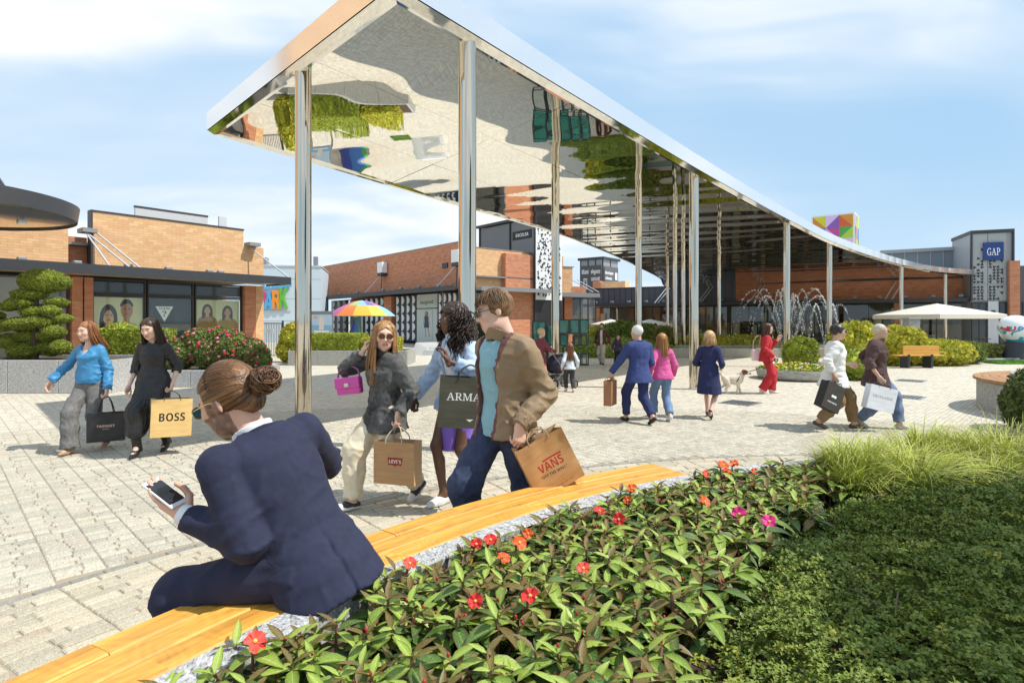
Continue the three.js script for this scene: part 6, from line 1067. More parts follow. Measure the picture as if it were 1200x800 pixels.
// ---------------------------------------------------------------- tall man in beige jacket
(function () {
  const B = human({ label: 'tall man in beige jacket, blue T-shirt and dark jeans beside the bench', sex: 'm', x: -0.05, z: -3.92, turn: -0.8, height: 1.94, pelvis: 0.895, lean: 0.03, cell: 0.0095, headScale: 1.04, headCell: 0.004, handCell: 0.004,
    feet: { R: { x: -0.09, z: 0.16, yaw: -0.05 }, L: { x: 0.1, z: -0.42, y: 0.1, pitch: 0.7, yaw: 0.15 } },
    arms: { R: { hand: [-0.26, 0.84, -0.1], hx: 0.2, curl: 0.9 }, L: { hand: [0.235, 0.895, 0.1], hx: 0.2, hz: -1, curl: 1.1, dir: [0.03, -1, 0.12], palm: [-0.8, 0, -0.3] } },
    headYaw: -0.58, headPitch: 0.24, headRoll: 0.05, skin: [0.70, 0.45, 0.345], hairColor: [0.085, 0.045, 0.02], hairColor2: [0.34, 0.19, 0.085] });
  B.body();
  upper(B, 'tshirt', withHem(B, -0.09, 0.17, 0.126, -0.004, 0.0), 0.014, [0.05, 0.045, 0.04], 0, { stop: 0.08, neck: 0.072, col: mottled([0.25, 0.46, 0.53], 0.05, 20), amp: 0.007, ff: 7, mat: cotton });
  const bg = [0.27, 0.185, 0.105], q = [0, 0, 0];
  const j = upper(B, 'jacket', withHem(B, -0.1, 0.19, 0.14, -0.004, 0.02).map(r => [r[0], r[1] * 1.02, r[2] * 1.06, r[3]]), 0.032, [0.076, 0.068, 0.058], 0, { neck: 0.078, amp: 0.01, ff: 8, cr: 0.011, mat: clothMat(0.72), open: (y) => 0.07 + Math.max(0, 0.2 - Math.abs(y - 0.2)) * 0.1 + Math.max(0, y - 0.3) * 0.2, openX: -0.02, stop: { L: 0.97, R: 0.95 }, col: (x, y, z) => { B.torF.in(x, y, z, q); const k = 1 + 0.08 * vnoise(x * 22, y * 22, z * 22); const lining = q[2] > 0.02 && Math.abs(q[0] + 0.02) < 0.098 + Math.max(0, q[1] - 0.3) * 0.25 && q[1] > -0.12; return lining ? [0.14 * k, 0.055 * k, 0.05 * k] : bg.map(v => v * k); } });
  { const F1 = new Field(0.02), d = B.J.wrL.clone().sub(B.J.elL).normalize(); F1.cap(B.J.wrL.clone().addScaledVector(d, -0.055), B.J.wrL.clone().addScaledVector(d, 0.012), 0.062, 0.047, 0.01, true); F1.op((x, y, z, dd) => dd + 0.002 * Math.sin(Math.atan2(x - B.J.wrL.x, z - B.J.wrL.z) * 30)); B.mesh('cuff', F1, clothMat(0.75), mottled(bg, 0.06), 0.006); }
  collarRing(B, bg, 0.098, 0.034, 0.468, clothMat(0.75), 'collar', -0.5); collarRing(B, [0.13, 0.05, 0.045], 0.088, 0.03, 0.478, cotton, 'lining_collar', -0.5);
  const dn = (x, y, z) => { const w = clamp(0.35 + 0.5 * fbm(x * 7, y * 7, z * 7, 3) + (y < 0.42 && y > 0.2 ? 0.3 : 0) * clamp(0.5 + vnoise(x * 9, y * 9, z * 9)) + 0.15 * vnoise(x * 90, y * 40, z * 90)); return [mixn(0.014, 0.075, w), mixn(0.02, 0.10, w), mixn(0.05, 0.19, w)]; };
  trousers(B, 0, [0.1, 0.086, 0.08], { inf: 0.0, amp: 0.008, cr: 0.008, stop: 0.97, mat: cotton, col: dn });
  B.shoes({ color: [0.5, 0.48, 0.45], sole: [0.75, 0.75, 0.73], w: 1.1 });
  const cap = B.hairCap({ th: 0.016, hairline: 0.068, nape: -0.06, temple: 0.3, cell: 0.005, groove: (a, b, c) => 0.003 * vnoise(a * 70, b * 30, c * 40) });
  part(B.t, 'hair', [cap, ...B.strands(420, 41, (r) => { const a = r() * 6.28, u = Math.pow(r(), 0.6), X = Math.sin(a) * u, Z = Math.cos(a) * u, fz = Z > 0.2 ? 1 : 0; const p = [X * 0.075, 0.035 + Math.sqrt(1 - u * u * 0.8) * 0.085, -0.02 + Z * 0.09]; const fall = 0.02 + u * 0.035; return [p, [p[0] * 1.12 + 0.008, p[1] + 0.016 * (1 - u * 0.6), p[2] * 1.08 + 0.012], [p[0] * 1.2 + 0.02, p[1] - fall * 0.4, p[2] * 1.1 + 0.02 * fz + 0.012], [p[0] * 1.22 + 0.028, p[1] - fall, p[2] * 1.1 + 0.022 * fz + 0.008]]; }, 0.0024, 8, { taper: 4 })], hairMat);
  B.glasses(mtl([0.05, 0.09, 0.13], 0.05, { transmission: 0.5, thickness: 0 }), blackPlastic);
  const hw = B.world(B.handL.o.clone().addScaledVector(B.handL.f, 0.09));
  shoppingBag('shopping_bag', 'crumpled kraft paper bag with red and black lettering behind the bench', { hand: [hw.x + 0.08, hw.y + 0.06, hw.z - 0.06], w: 0.335, h: 0.35, d: 0.13, turn: 0.18, roll: 0.47, drop: 0.06, color: kraft, handle: [0.4, 0.26, 0.14], seed: 17, crumple: 2.2, print: bagPrint('#b98c5a', (g, w, h) => { g.fillStyle = '#a3231f'; g.font = 'bold 108px sans-serif'; g.fillText('VANS', 262, 262, 270); g.fillRect(196, 196, 208, 16); g.fillStyle = '#2a211b'; g.font = 'bold 38px sans-serif'; g.fillText('"OFF THE WALL"', 256, 338, 330); g.globalAlpha = 0.6; g.font = '24px sans-serif'; g.fillText('VANS OFF THE WALL', 300, 470, 220); }) });
})();
// ---------------------------------------------------------------- woman in blue blouse
(function () {
  const B = human({ label: 'red-haired woman in blue blouse and wide grey trousers carrying a black bag', sex: 'f', x: -5.42, z: -7.45, turn: -0.02, height: 1.71, pelvis: 0.9, cell: 0.0125, headScale: 1.05, headCell: 0.005,
    feet: { R: { x: -0.07, z: 0.26, yaw: 0, pitch: -0.05 }, L: { x: 0.07, z: -0.22, y: 0.05, pitch: 0.5 } }, arms: { R: { hand: [-0.42, 0.92, 0.12], hx: 0.6, curl: 0.5, dir: [-0.5, -1, 0.2] }, L: { hand: [0.26, 0.8, 0.05], hx: 0.4, curl: 1.1 } },
    headYaw: -0.18, headPitch: 0.08, skin: SKIN.fair, hairColor: [0.20, 0.075, 0.03], hairColor2: [0.52, 0.26, 0.11], lip: [0.5, 0.15, 0.13] });
  B.body();
  upper(B, 'blouse', [[-0.02, 0.148, 0.115, 0], [0.04, 0.158, 0.125, 0.005], [0.12, 0.148, 0.118, 0.005], ...B.rows.filter(r => r[0] > 0.2)], 0.014, [0.055, 0.056, 0.052], 0, { neck: 0.06, vee: [0.33, 0.55], amp: 0.009, ff: 9, cr: 0.009, mat: satin, col: mottled([0.045, 0.24, 0.47], 0.1, 14) });
  for (const n of ['L', 'R']) { const F1 = new Field(), d = B.J['wr' + n].clone().sub(B.J['el' + n]).normalize(); F1.cap(B.J['wr' + n].clone().addScaledVector(d, -0.07), B.J['wr' + n].clone().addScaledVector(d, -0.005), 0.045, 0.036, 0.01, true); B.mesh('cuff', F1, satin, () => [0.042, 0.22, 0.43], 0.008); }
  trousers(B, [0.17, 0.165, 0.16], [0.088, 0.082, 0.11], { amp: 0.01, stop: 1.02, col: (x, y, z) => { const k = 1 + 0.25 * vnoise(x * 120, y * 14, z * 120) + 0.1 * vnoise(x * 20, y * 20, z * 20); return [0.165 * k, 0.16 * k, 0.155 * k]; } });
  B.shoes({ color: [0.42, 0.28, 0.17], heel: 0.05, point: 1 });
  part(B.t, 'hair', [B.hairCap({ th: 0.013, hairline: 0.078, nape: -0.09, temple: 0.6, cell: 0.007 }), ...B.strands(260, 51, longHair({ a0: 0.9, a1: 5.3, len: 0.24, sway: -0.09, out: 0.03 }), 0.0045, 10, { taper: 5 })], hairMat);
  const hw = B.world(B.handL.o.clone().addScaledVector(B.handL.f, 0.1));
  shoppingBag('shopping_bag', 'black glossy shopping bag with small pink lettering', { hand: hw, w: 0.4, h: 0.36, d: 0.12, turn: 0.5, drop: 0.2, color: [0.02, 0.02, 0.022], rough: 0.4, seed: 23, handle: [0.02, 0.02, 0.02], hr: 0.006, print: bagPrint('#27262a', (g) => { g.fillStyle = '#e3b9ae'; g.font = 'bold 58px sans-serif'; g.fillText('TWINSET', 256, 232, 250); g.font = '24px sans-serif'; g.fillText('MILANO', 256, 284); }) });
})();
// ---------------------------------------------------------------- woman in black dress
(function () {
  const B = human({ label: 'dark-haired woman in long black pleated dress and ankle boots', sex: 'f', x: -4.5, z: -7.28, turn: 0.12, height: 1.76, pelvis: 0.9, cell: 0.0125, headScale: 1.05, headCell: 0.005,
    feet: { R: { x: -0.08, z: 0.24, pitch: 0.1, y: 0.02 }, L: { x: 0.08, z: -0.16, y: 0.03, pitch: 0.25 } }, arms: { R: { hand: [-0.25, 0.84, 0.08], hx: 0.3, curl: 0.6 }, L: { hand: [0.25, 0.86, 0.06], hx: 0.4, curl: 1.1 } },
    headYaw: -0.1, headPitch: 0.3, headRoll: 0.06, skin: SKIN.fair, hairColor: [0.022, 0.012, 0.009], hairColor2: [0.1, 0.055, 0.035], lip: [0.5, 0.13, 0.12] });
  B.body();
  const F1 = new Field(0.035), q = [0, 0, 0]; F1.loft(B.torF, B.rows.filter(r => r[0] > 0.05), 0.016); F1.loft(B.hipF, [[-0.5, 0.11, 0.14, 0.02], [-0.36, 0.12, 0.13, 0.01], [-0.15, 0.148, 0.125, -0.01], [0.0, 0.148, 0.112, -0.01], [0.14, 0.12, 0.095, 0]], 0.01); F1.cap(B.torF.out(-0.1, 0.425, -0.01), B.torF.out(0.1, 0.425, -0.01), 0.05, 0.05, 0.05); B.sleeves(F1, [0.056, 0.062, 0.054], { stop: 0.66 }); B.legs(F1, [0.088, 0.075, 0.075], { stop: 0.5, k: 0.12 });
  F1.op((x, y, z, d) => { B.torF.in(x, y, z, q); return q[1] > 0.4 ? smax(d, -Math.max(Math.hypot(q[0], q[2]) - 0.066, 0.46 - q[1]), 0.006) : d; }); F1.op((x, y, z, d) => Math.abs(d) > 0.04 ? d : d + 0.004 * Math.sin(Math.atan2(x, z) * 44 + vnoise(x * 9, y * 5, z * 9) * 2)); F1.op(B.folds(0.006, 8));
  B.mesh('dress', F1, clothMat(0.42), mottled([0.016, 0.016, 0.018], 0.2, 40), 0.0105);
  B.shoes({ color: [0.012, 0.012, 0.013], heel: 0.045, top: 0.36, point: 1 });
  part(B.t, 'hair', [B.hairCap({ th: 0.014, hairline: 0.075, nape: -0.09, temple: 0.6, cell: 0.007 }), ...B.strands(260, 52, longHair({ a0: 0.9, a1: 5.4, len: 0.3, out: 0.02 }), 0.0045, 10, { taper: 5 })], hairMat);
  const hw = B.world(B.handL.o.clone().addScaledVector(B.handL.f, 0.1));
  shoppingBag('shopping_bag', 'tan paper bag with bold black lettering beside the black dress', { hand: [hw.x + 0.03, hw.y, hw.z + 0.02], w: 0.44, h: 0.46, d: 0.16, turn: 0.62, roll: -0.04, drop: 0.09, color: [0.50, 0.36, 0.18], seed: 29, handle: [0.02, 0.02, 0.02], print: bagPrint('#dcb878', (g) => { g.fillStyle = '#1b1916'; g.font = 'bold 150px sans-serif'; g.fillText('BOSS', 258, 246, 340); }) });
})();
// ---------------------------------------------------------------- trio walking away
(function () {
  const B = human({ label: 'white-haired man in bright blue suit walking away with a brown bag', sex: 'm', x: 2.06, z: -9.42, turn: 3.5, height: 1.66, pelvis: 0.89, cell: 0.0145, headCell: 0.007,
    feet: { L: { x: 0.08, z: 0.27 }, R: { x: -0.08, z: -0.3, y: 0.06, pitch: 0.5 } }, arms: { L: { hand: [0.42, 0.86, 0.2], hx: 0.9, curl: 1.1, dir: [0.2, -1, 0.2] }, R: { hand: [-0.2, 0.95, 0.25], hx: 0.3, curl: 0.7 } }, headYaw: 0.25, skin: SKIN.tan, hairColor: [0.55, 0.54, 0.52], hairColor2: [0.8, 0.79, 0.77] });
  B.body(); const c = [0.035, 0.055, 0.18], q = [0, 0, 0];
  upper(B, 'jacket', withHem(B, -0.2, 0.21, 0.165, -0.01, 0.02).map(r => [r[0], r[1] * 1.08, r[2] * 1.08, r[3]]), 0.024, [0.082, 0.07, 0.055], c, { neck: 0.064, amp: 0.008, ff: 7, op: (x, y, z, d) => { B.torF.in(x, y, z, q); return q[2] < 0 && Math.abs(d) < 0.03 ? d + (q[1] < 0.02 ? 0.007 : 0.0025) * Math.exp(-Math.pow(q[0] / 0.008, 2)) : d; } });
  collarRing(B, c, 0.08, 0.024, 0.485, wool, 'jacket_collar', 0.2); trousers(B, [0.025, 0.036, 0.12], [0.098, 0.08, 0.068]); B.shoes({ color: [0.02, 0.015, 0.012] });
  part(B.t, 'hair', [B.hairCap({ th: 0.014, hairline: 0.07, nape: -0.07, cell: 0.007, groove: (a, b, cc) => 0.004 * vnoise(a * 60, b * 60, cc * 60) })], hairMat);
  const hw = B.world(B.handL.o.clone().addScaledVector(B.handL.f, 0.08));
  shoppingBag('shopping_bag', 'narrow brown paper bag held by the white-haired man', { hand: hw, w: 0.3, h: 0.4, d: 0.13, turn: 1.1, drop: 0.06, color: [0.36, 0.17, 0.08], handle: [0.3, 0.15, 0.07], seed: 31 });
})();
(function () {
  const B = human({ label: 'girl in pink jacket and blue jeans walking away, long reddish hair', sex: 'f', x: 2.52, z: -9.7, turn: 3.25, height: 1.5, pelvis: 0.9, cell: 0.0145, headScale: 1.08, headCell: 0.007,
    feet: { L: { x: 0.09, z: 0.22 }, R: { x: -0.07, z: -0.2, y: 0.04, pitch: 0.4 } }, arms: { L: { hand: [0.3, 0.84, -0.05], hx: 0.4 }, R: { hand: [-0.27, 0.86, 0.16], hx: 0.4 } }, skin: SKIN.fair, hairColor: [0.24, 0.10, 0.035], hairColor2: [0.62, 0.34, 0.12] });
  B.body(); upper(B, 'jacket', withHem(B, -0.1, 0.19, 0.145, -0.01, 0.02).map(r => [r[0], r[1] * 1.06, r[2] * 1.06, r[3]]), 0.022, [0.07, 0.06, 0.05], [0.66, 0.11, 0.32], { neck: 0.058, amp: 0.009, ff: 9 });
  trousers(B, [0.17, 0.26, 0.42], [0.1, 0.075, 0.08], { mat: cotton }); B.shoes({ color: [0.7, 0.7, 0.7], sole: [0.8, 0.8, 0.8], w: 1.05 });
  part(B.t, 'hair', [B.hairCap({ th: 0.015, hairline: 0.072, nape: -0.1, cell: 0.008 }), ...B.strands(240, 61, longHair({ a0: 1.0, a1: 5.28, len: 0.34 }), 0.0055, 10, { taper: 5 })], hairMat);
})();
(function () {
  const B = human({ label: 'blond woman in knee-length navy dress and dark heels walking away', sex: 'f', x: 3.36, z: -9.88, turn: 2.62, height: 1.54, pelvis: 0.9, cell: 0.0145, headScale: 1.05, headCell: 0.007,
    feet: { L: { x: 0.07, z: 0.2, y: 0.01 }, R: { x: -0.07, z: -0.22, y: 0.08, pitch: 0.7 } }, arms: { L: { hand: [0.16, 1.02, 0.24], hx: 0.6, curl: 0.7 }, R: { hand: [-0.2, 0.98, 0.2], hx: 0.4 } }, skin: SKIN.fair, hairColor: [0.36, 0.2, 0.08], hairColor2: [0.72, 0.5, 0.26] });
  B.body({ leg: 1.05 }); const F1 = new Field(0.035), q = [0, 0, 0], c = [0.02, 0.026, 0.09];
  F1.loft(B.torF, B.rows.filter(r => r[0] > 0.05), 0.018); F1.loft(B.hipF, [[-0.42, 0.215, 0.21, -0.02], [-0.3, 0.205, 0.19, -0.02], [-0.1, 0.19, 0.155, -0.015], [0.04, 0.17, 0.125, -0.01], [0.15, 0.142, 0.108, 0]], 0.012); F1.cap(B.torF.out(-0.1, 0.425, -0.01), B.torF.out(0.1, 0.425, -0.01), 0.064, 0.064, 0.05); B.sleeves(F1, [0.07, 0.06, 0.05], { stop: 0.92 }); 
  F1.op((x, y, z, d) => { B.torF.in(x, y, z, q); return q[1] > 0.4 ? smax(d, -Math.max(Math.hypot(q[0], q[2]) - 0.064, 0.465 - q[1]), 0.006) : d; }); F1.op(B.folds(0.01, 7, 1, 0.4, 1)); B.mesh('dress', F1, wool, mottled(c, 0.1, 20));
  B.shoes({ color: [0.014, 0.018, 0.05], heel: 0.06, point: 1, cut: (z) => z > 0.04 && z < 0.11 ? -0.05 : 0 });
  part(B.t, 'hair', [B.hairCap({ th: 0.024, hairline: 0.072, nape: -0.1, cell: 0.008 }), ...B.strands(240, 62, longHair({ a0: 0.9, a1: 5.4, len: 0.15, out: 0.025 }), 0.006, 9, { taper: 5 })], hairMat);
})();
// ---------------------------------------------------------------- woman in red, dog
let leashHand;
(function () {
  const B = human({ label: 'woman in red trouser suit and sunglasses walking a small dog', sex: 'f', x: 5.82, z: -13.3, turn: 1.45, height: 1.66, pelvis: 0.915, cell: 0.015, headCell: 0.008,
    feet: { R: { x: -0.07, z: -0.1, y: 0.02, pitch: 0.2 }, L: { x: 0.07, z: 0.16 } }, arms: { R: { hand: [-0.26, 0.9, 0.1], hx: 0.3, curl: 1.1 }, L: { hand: [0.05, 1.3, 0.3], hx: 0.8, hy: -0.8, curl: 0.8, dir: [0, 1, 0.3] } }, headPitch: 0.1, headYaw: -0.2, skin: SKIN.fair, hairColor: [0.05, 0.024, 0.016], hairColor2: [0.18, 0.09, 0.06] });
  B.body(); const c = [0.46, 0.022, 0.03]; upper(B, 'jacket', withHem(B, -0.14, 0.2, 0.15, -0.01, 0.02), 0.026, [0.07, 0.062, 0.052], c, { neck: 0.06, vee: [0.2, 0.35], amp: 0.008 });
  trousers(B, c, [0.098, 0.09, 0.1], { stop: 1.0, amp: 0.008 }); B.shoes({ color: [0.72, 0.7, 0.66], heel: 0.06, point: 1 });
  part(B.t, 'hair', [B.hairCap({ th: 0.016, hairline: 0.074, nape: -0.1, cell: 0.009 }), ...B.strands(160, 63, longHair({ a0: 1.0, a1: 5.28, len: 0.24 }), 0.007, 8, { taper: 5 })], hairMat); B.glasses(darkLens, blackPlastic);
  leashHand = B.world(B.handR.o.clone().addScaledVector(B.handR.f, 0.08));
  const bag = thing('shoulder_bag', 'small pale pink bag at the red suit\'s side', 'handbag', [leashHand.x - 0.36, 0.98, leashHand.z - 0.25], 0.4); part(bag, 'pouch', rbx(0.2, 0.26, 0.08, 0.03, 0, -0.1, 0), mtl([0.75, 0.55, 0.55], 0.6)); part(bag, 'strap', tube([[-0.08, 0.02, 0], [-0.04, 0.26, 0], [0.1, 0.36, 0.05], [0.08, 0.02, 0]], 0.008, 14, 5), mtl([0.6, 0.42, 0.42], 0.6));
})();
(function () {                                            // white terrier with brown head, walking right
  const p = lvl(858, 461), t = thing('dog', 'small white dog with brown ears on a dark lead', 'dog', [p.x, 0, p.z], Math.PI / 2 - 0.1), k = 1.0, F1 = new Field(0.05), f = new Frame(V(0, 0, 0), eul(0, 0)), v = (x, y, z) => V(x * k, y * k, z * k);
  F1.cap(v(0, 0.33, -0.15), v(0, 0.34, 0.14), 0.085, 0.1); F1.cap(v(0, 0.29, 0.06), v(0, 0.32, 0.15), 0.09, 0.09); F1.cap(v(0, 0.36, 0.16), v(0, 0.46, 0.25), 0.07, 0.055);
  F1.ell(f, v(0, 0.49, 0.28), v(0.055, 0.055, 0.07), 0.03); F1.cap(v(0, 0.475, 0.32), v(0, 0.46, 0.4), 0.034, 0.022, 0.03);
  for (const s of [-1, 1]) { F1.cap(v(s * 0.045, 0.53, 0.26), v(s * 0.075, 0.5, 0.28), 0.022, 0.012, 0.01); const fz = s > 0 ? 0.06 : -0.05; F1.chain([[v(s * 0.055, 0.3, 0.14), 0.045], [v(s * 0.055, 0.16, 0.14 + fz * 0.4), 0.026], [v(s * 0.055, 0.03, 0.14 + fz), 0.02]], 0.03); F1.cap(v(s * 0.055, 0.02, 0.14 + fz), v(s * 0.055, 0.018, 0.18 + fz), 0.02, 0.016, 0.01); const hz = s > 0 ? -0.07 : 0.05; F1.chain([[v(s * 0.055, 0.32, -0.15), 0.062], [v(s * 0.055, 0.2, -0.1 + hz * 0.4), 0.036], [v(s * 0.055, 0.11, -0.19 + hz * 0.8), 0.022], [v(s * 0.055, 0.03, -0.17 + hz), 0.019]], 0.03); F1.cap(v(s * 0.055, 0.02, -0.17 + hz), v(s * 0.055, 0.018, -0.13 + hz), 0.02, 0.016, 0.01); }
  F1.chain([[v(0, 0.38, -0.21), 0.03], [v(0, 0.47, -0.26), 0.03], [v(0, 0.53, -0.21), 0.022]], 0.02); F1.op((x, y, z, d) => Math.abs(d) < 0.03 ? d + 0.006 * vnoise(x * 40, y * 30, z * 26) : d);
  part(t, 'body', F1.mesh(0.012, (x, y, z) => { const n = 1 + 0.12 * vnoise(x * 50, y * 40, z * 40); if (z > 0.42 - 0.03 && y > 0.45) return [0.015, 0.012, 0.01]; if (z > 0.215 && y > 0.44 && z < 0.33 && (Math.abs(x) > 0.02 || y < 0.5)) return [0.17 * n, 0.075 * n, 0.03 * n]; return [0.66 * n, 0.57 * n, 0.46 * n]; }), mtl('#ffffff', 0.9, { vertexColors: true }));
  part(t, 'harness', [new THREE.TorusGeometry(0.108, 0.011, 8, 28).rotateX(0.5).translate(0, 0.335, 0.11), tube([[0, 0.44, 0.1], [0, 0.43, 0.17], [0, 0.34, 0.25]], 0.01, 8, 6)], mtl([0.03, 0.03, 0.035], 0.6)); part(t, 'harness_patch', rbx(0.05, 0.03, 0.02, 0.006, 0.085, 0.29, 0.17), mtl([0.6, 0.08, 0.04], 0.6));
  for (const s of [-1, 1]) part(t, 'eye', new THREE.SphereGeometry(0.009, 8, 6).translate(s * 0.034, 0.505, 0.335), mtl([0.01, 0.008, 0.006], 0.2));
  const a = t.localToWorld(V(0, 0.445, 0.11)); t.updateMatrixWorld(); a.copy(t.localToWorld(V(0, 0.445, 0.11))); const L = thing('dog_lead', 'black lead running from the dog to the woman in red', 'lead'); part(L, 'strap', tube([a, a.clone().lerp(leashHand, 0.5).add(V(0, -0.06, 0)), leashHand], 0.008, 16, 6), mtl([0.02, 0.02, 0.02], 0.6)); part(L, 'grip', new THREE.TorusGeometry(0.04, 0.012, 6, 16).translate(leashHand.x, leashHand.y - 0.02, leashHand.z), mtl([0.02, 0.02, 0.02], 0.6));
})();
// ---------------------------------------------------------------- two men on the right
(function () {
  const B = human({ label: 'dark-haired man in loose white shirt and khaki trousers with black bag', sex: 'm', x: 4.98, z: -8.95, turn: 1.35, height: 1.68, pelvis: 0.89, cell: 0.0135, headCell: 0.0065,
    feet: { R: { x: -0.08, z: -0.26, y: 0.04, pitch: 0.4 }, L: { x: 0.08, z: 0.3 } }, arms: { R: { hand: [-0.26, 0.86, -0.08], hx: 0.3, curl: 1.1 }, L: { hand: [0.16, 1.02, 0.27], hx: 0.4, curl: 0.9 } }, headYaw: -0.1, skin: SKIN.tan, hairColor: [0.012, 0.01, 0.01], hairColor2: [0.05, 0.04, 0.035] });
  B.body(); upper(B, 'shirt', withHem(B, -0.22, 0.22, 0.185, -0.02, 0.02).map(r => [r[0], r[1] * 1.1, r[2] * 1.12, r[3]]), 0.026, [0.08, 0.068, 0.058], 0, { stop: { R: 0.86, L: 0.86 }, neck: 0.064, vee: [0.33, 0.4], amp: 0.012, ff: 8, cr: 0.01, mat: cotton, col: mottled([0.74, 0.74, 0.71], 0.04) });
  trousers(B, [0.25, 0.16, 0.075], [0.102, 0.088, 0.075], { amp: 0.012 }); B.shoes({ color: [0.1, 0.07, 0.05] });
  part(B.t, 'hair', [B.hairCap({ th: 0.02, hairline: 0.066, nape: -0.05, cell: 0.007, groove: (a, b, c) => 0.005 * vnoise(a * 50, b * 50, c * 40) })], hairMat); B.glasses(darkLens, blackPlastic);
  const hw = B.world(B.handR.o.clone().addScaledVector(B.handR.f, 0.1));
  shoppingBag('shopping_bag', 'black bag with white crossed logo beside the khaki trousers', { hand: [hw.x - 0.06, hw.y, hw.z + 0.04], w: 0.36, h: 0.4, d: 0.14, turn: 0.35, roll: -0.42, drop: 0.03, color: [0.03, 0.028, 0.024], handle: [0.02, 0.02, 0.02], seed: 37, print: bagPrint('#3a3732', (g) => { g.strokeStyle = '#f4f4f0'; g.lineWidth = 26; g.beginPath(); g.arc(256, 176, 74, 0.75, Math.PI - 0.75); g.stroke(); g.beginPath(); g.arc(256, 318, 74, Math.PI + 0.75, -0.75); g.stroke(); g.fillStyle = '#f4f4f0'; g.fillRect(186, 226, 140, 42); g.font = 'bold 34px sans-serif'; g.fillText('UNDER ARMOUR', 256, 366, 280); }) });
})();
(function () {
  const B = human({ label: 'grey-haired man in brown overshirt, orange T-shirt and blue jeans', sex: 'm', x: 5.66, z: -9.0, turn: 0.95, height: 1.69, pelvis: 0.89, cell: 0.0135, headCell: 0.0065,
    feet: { R: { x: -0.08, z: -0.24, y: 0.04, pitch: 0.4 }, L: { x: 0.08, z: 0.3 } }, arms: { R: { hand: [-0.29, 0.84, 0.05], hx: 0.4, curl: 1.1 }, L: { hand: [0.27, 0.88, -0.1], hx: 0.4 } }, headYaw: 0.25, skin: SKIN.tan, hairColor: [0.42, 0.36, 0.26], hairColor2: [0.66, 0.6, 0.48], beard: 0.35 });
  B.body(); upper(B, 'tshirt', withHem(B, -0.02, 0.165, 0.12, -0.004, 0.0), 0.01, [0.06, 0.055, 0.05], 0, { stop: 0.2, neck: 0.07, col: mottled([0.58, 0.33, 0.07], 0.04), mat: cotton });
  upper(B, 'overshirt', withHem(B, -0.22, 0.215, 0.17, -0.01, 0.02).map(r => [r[0], r[1] * 1.1, r[2] * 1.1, r[3]]), 0.03, [0.084, 0.076, 0.066], 0, { stop: { L: 0.72, R: 0.72 }, neck: 0.07, open: (y) => 0.04 + Math.max(0, y) * 0.08 + Math.max(0, -y) * 0.1, amp: 0.01, cr: 0.009, col: (x, y, z) => { const k = 0.8 + 0.7 * clamp(0.5 + fbm(x * 10, y * 10, z * 10, 3)); return [0.075 * k, 0.04 * k, 0.038 * k]; } });
  collarRing(B, [0.075, 0.042, 0.04], 0.09, 0.03, 0.47, cotton, 'collar', -0.4);
  trousers(B, 0, [0.1, 0.086, 0.076], { amp: 0.01, mat: cotton, col: (x, y, z) => { const w = clamp(0.5 + 0.8 * fbm(x * 8, y * 8, z * 8, 3)); return [mixn(0.07, 0.24, w), mixn(0.11, 0.31, w), mixn(0.2, 0.44, w)]; } }); B.shoes({ color: [0.4, 0.38, 0.36], sole: [0.7, 0.7, 0.7] });
  part(B.t, 'hair', [B.hairCap({ th: 0.008, hairline: 0.07, nape: -0.05, cell: 0.007 })], hairMat); B.glasses(darkLens, blackPlastic);
  const hw = B.world(B.handR.o.clone().addScaledVector(B.handR.f, 0.1));
  shoppingBag('shopping_bag', 'white shopping bag with thin dark lettering beside the blue jeans', { hand: [hw.x - 0.02, hw.y, hw.z + 0.03], w: 0.44, h: 0.36, d: 0.12, turn: 0.1, roll: -0.24, drop: 0.06, color: [0.74, 0.75, 0.78], handle: [0.1, 0.1, 0.1], seed: 41, print: bagPrint('#e3e5ea', (g) => { g.fillStyle = '#2b2d33'; g.font = '76px serif'; g.fillText('TRUSSARDI', 256, 226, 390); }) });
})();
// ---------------------------------------------------------------- family with the pushchair, far strollers
(function () {
  const B = human({ label: 'blond woman in maroon jacket and peach skirt pushing a pushchair', sex: 'f', x: 0.68, z: -14.0, turn: 2.2, height: 1.55, pelvis: 0.9, cell: 0.017, headCell: 0.009, feet: { L: { x: 0.08, z: 0.18 }, R: { x: -0.08, z: -0.2, y: 0.04, pitch: 0.4 } }, arms: { L: { hand: [0.16, 1.02, 0.42], hx: 0.5, curl: 1 }, R: { hand: [-0.16, 1.02, 0.42], hx: 0.5, curl: 1 } }, skin: SKIN.fair, hairColor: [0.4, 0.26, 0.12], hairColor2: [0.7, 0.52, 0.3] });
  B.body(); upper(B, 'jacket', withHem(B, -0.16, 0.2, 0.155, -0.01, 0.02), 0.024, [0.07, 0.06, 0.05], [0.19, 0.045, 0.06], { neck: 0.06 });
  const F1 = new Field(); F1.loft(B.hipF, [[-0.42, 0.18, 0.17], [-0.1, 0.18, 0.14, -0.01], [0.1, 0.15, 0.11]], 0.006); F1.op(B.folds(0.01, 7)); B.mesh('skirt', F1, cotton, mottled([0.62, 0.26, 0.19], 0.05)); B.shoes({ color: [0.5, 0.3, 0.2] });
  part(B.t, 'hair', [B.hairCap({ th: 0.02, hairline: 0.072, nape: -0.1, cell: 0.01 })], hairMat);
})();
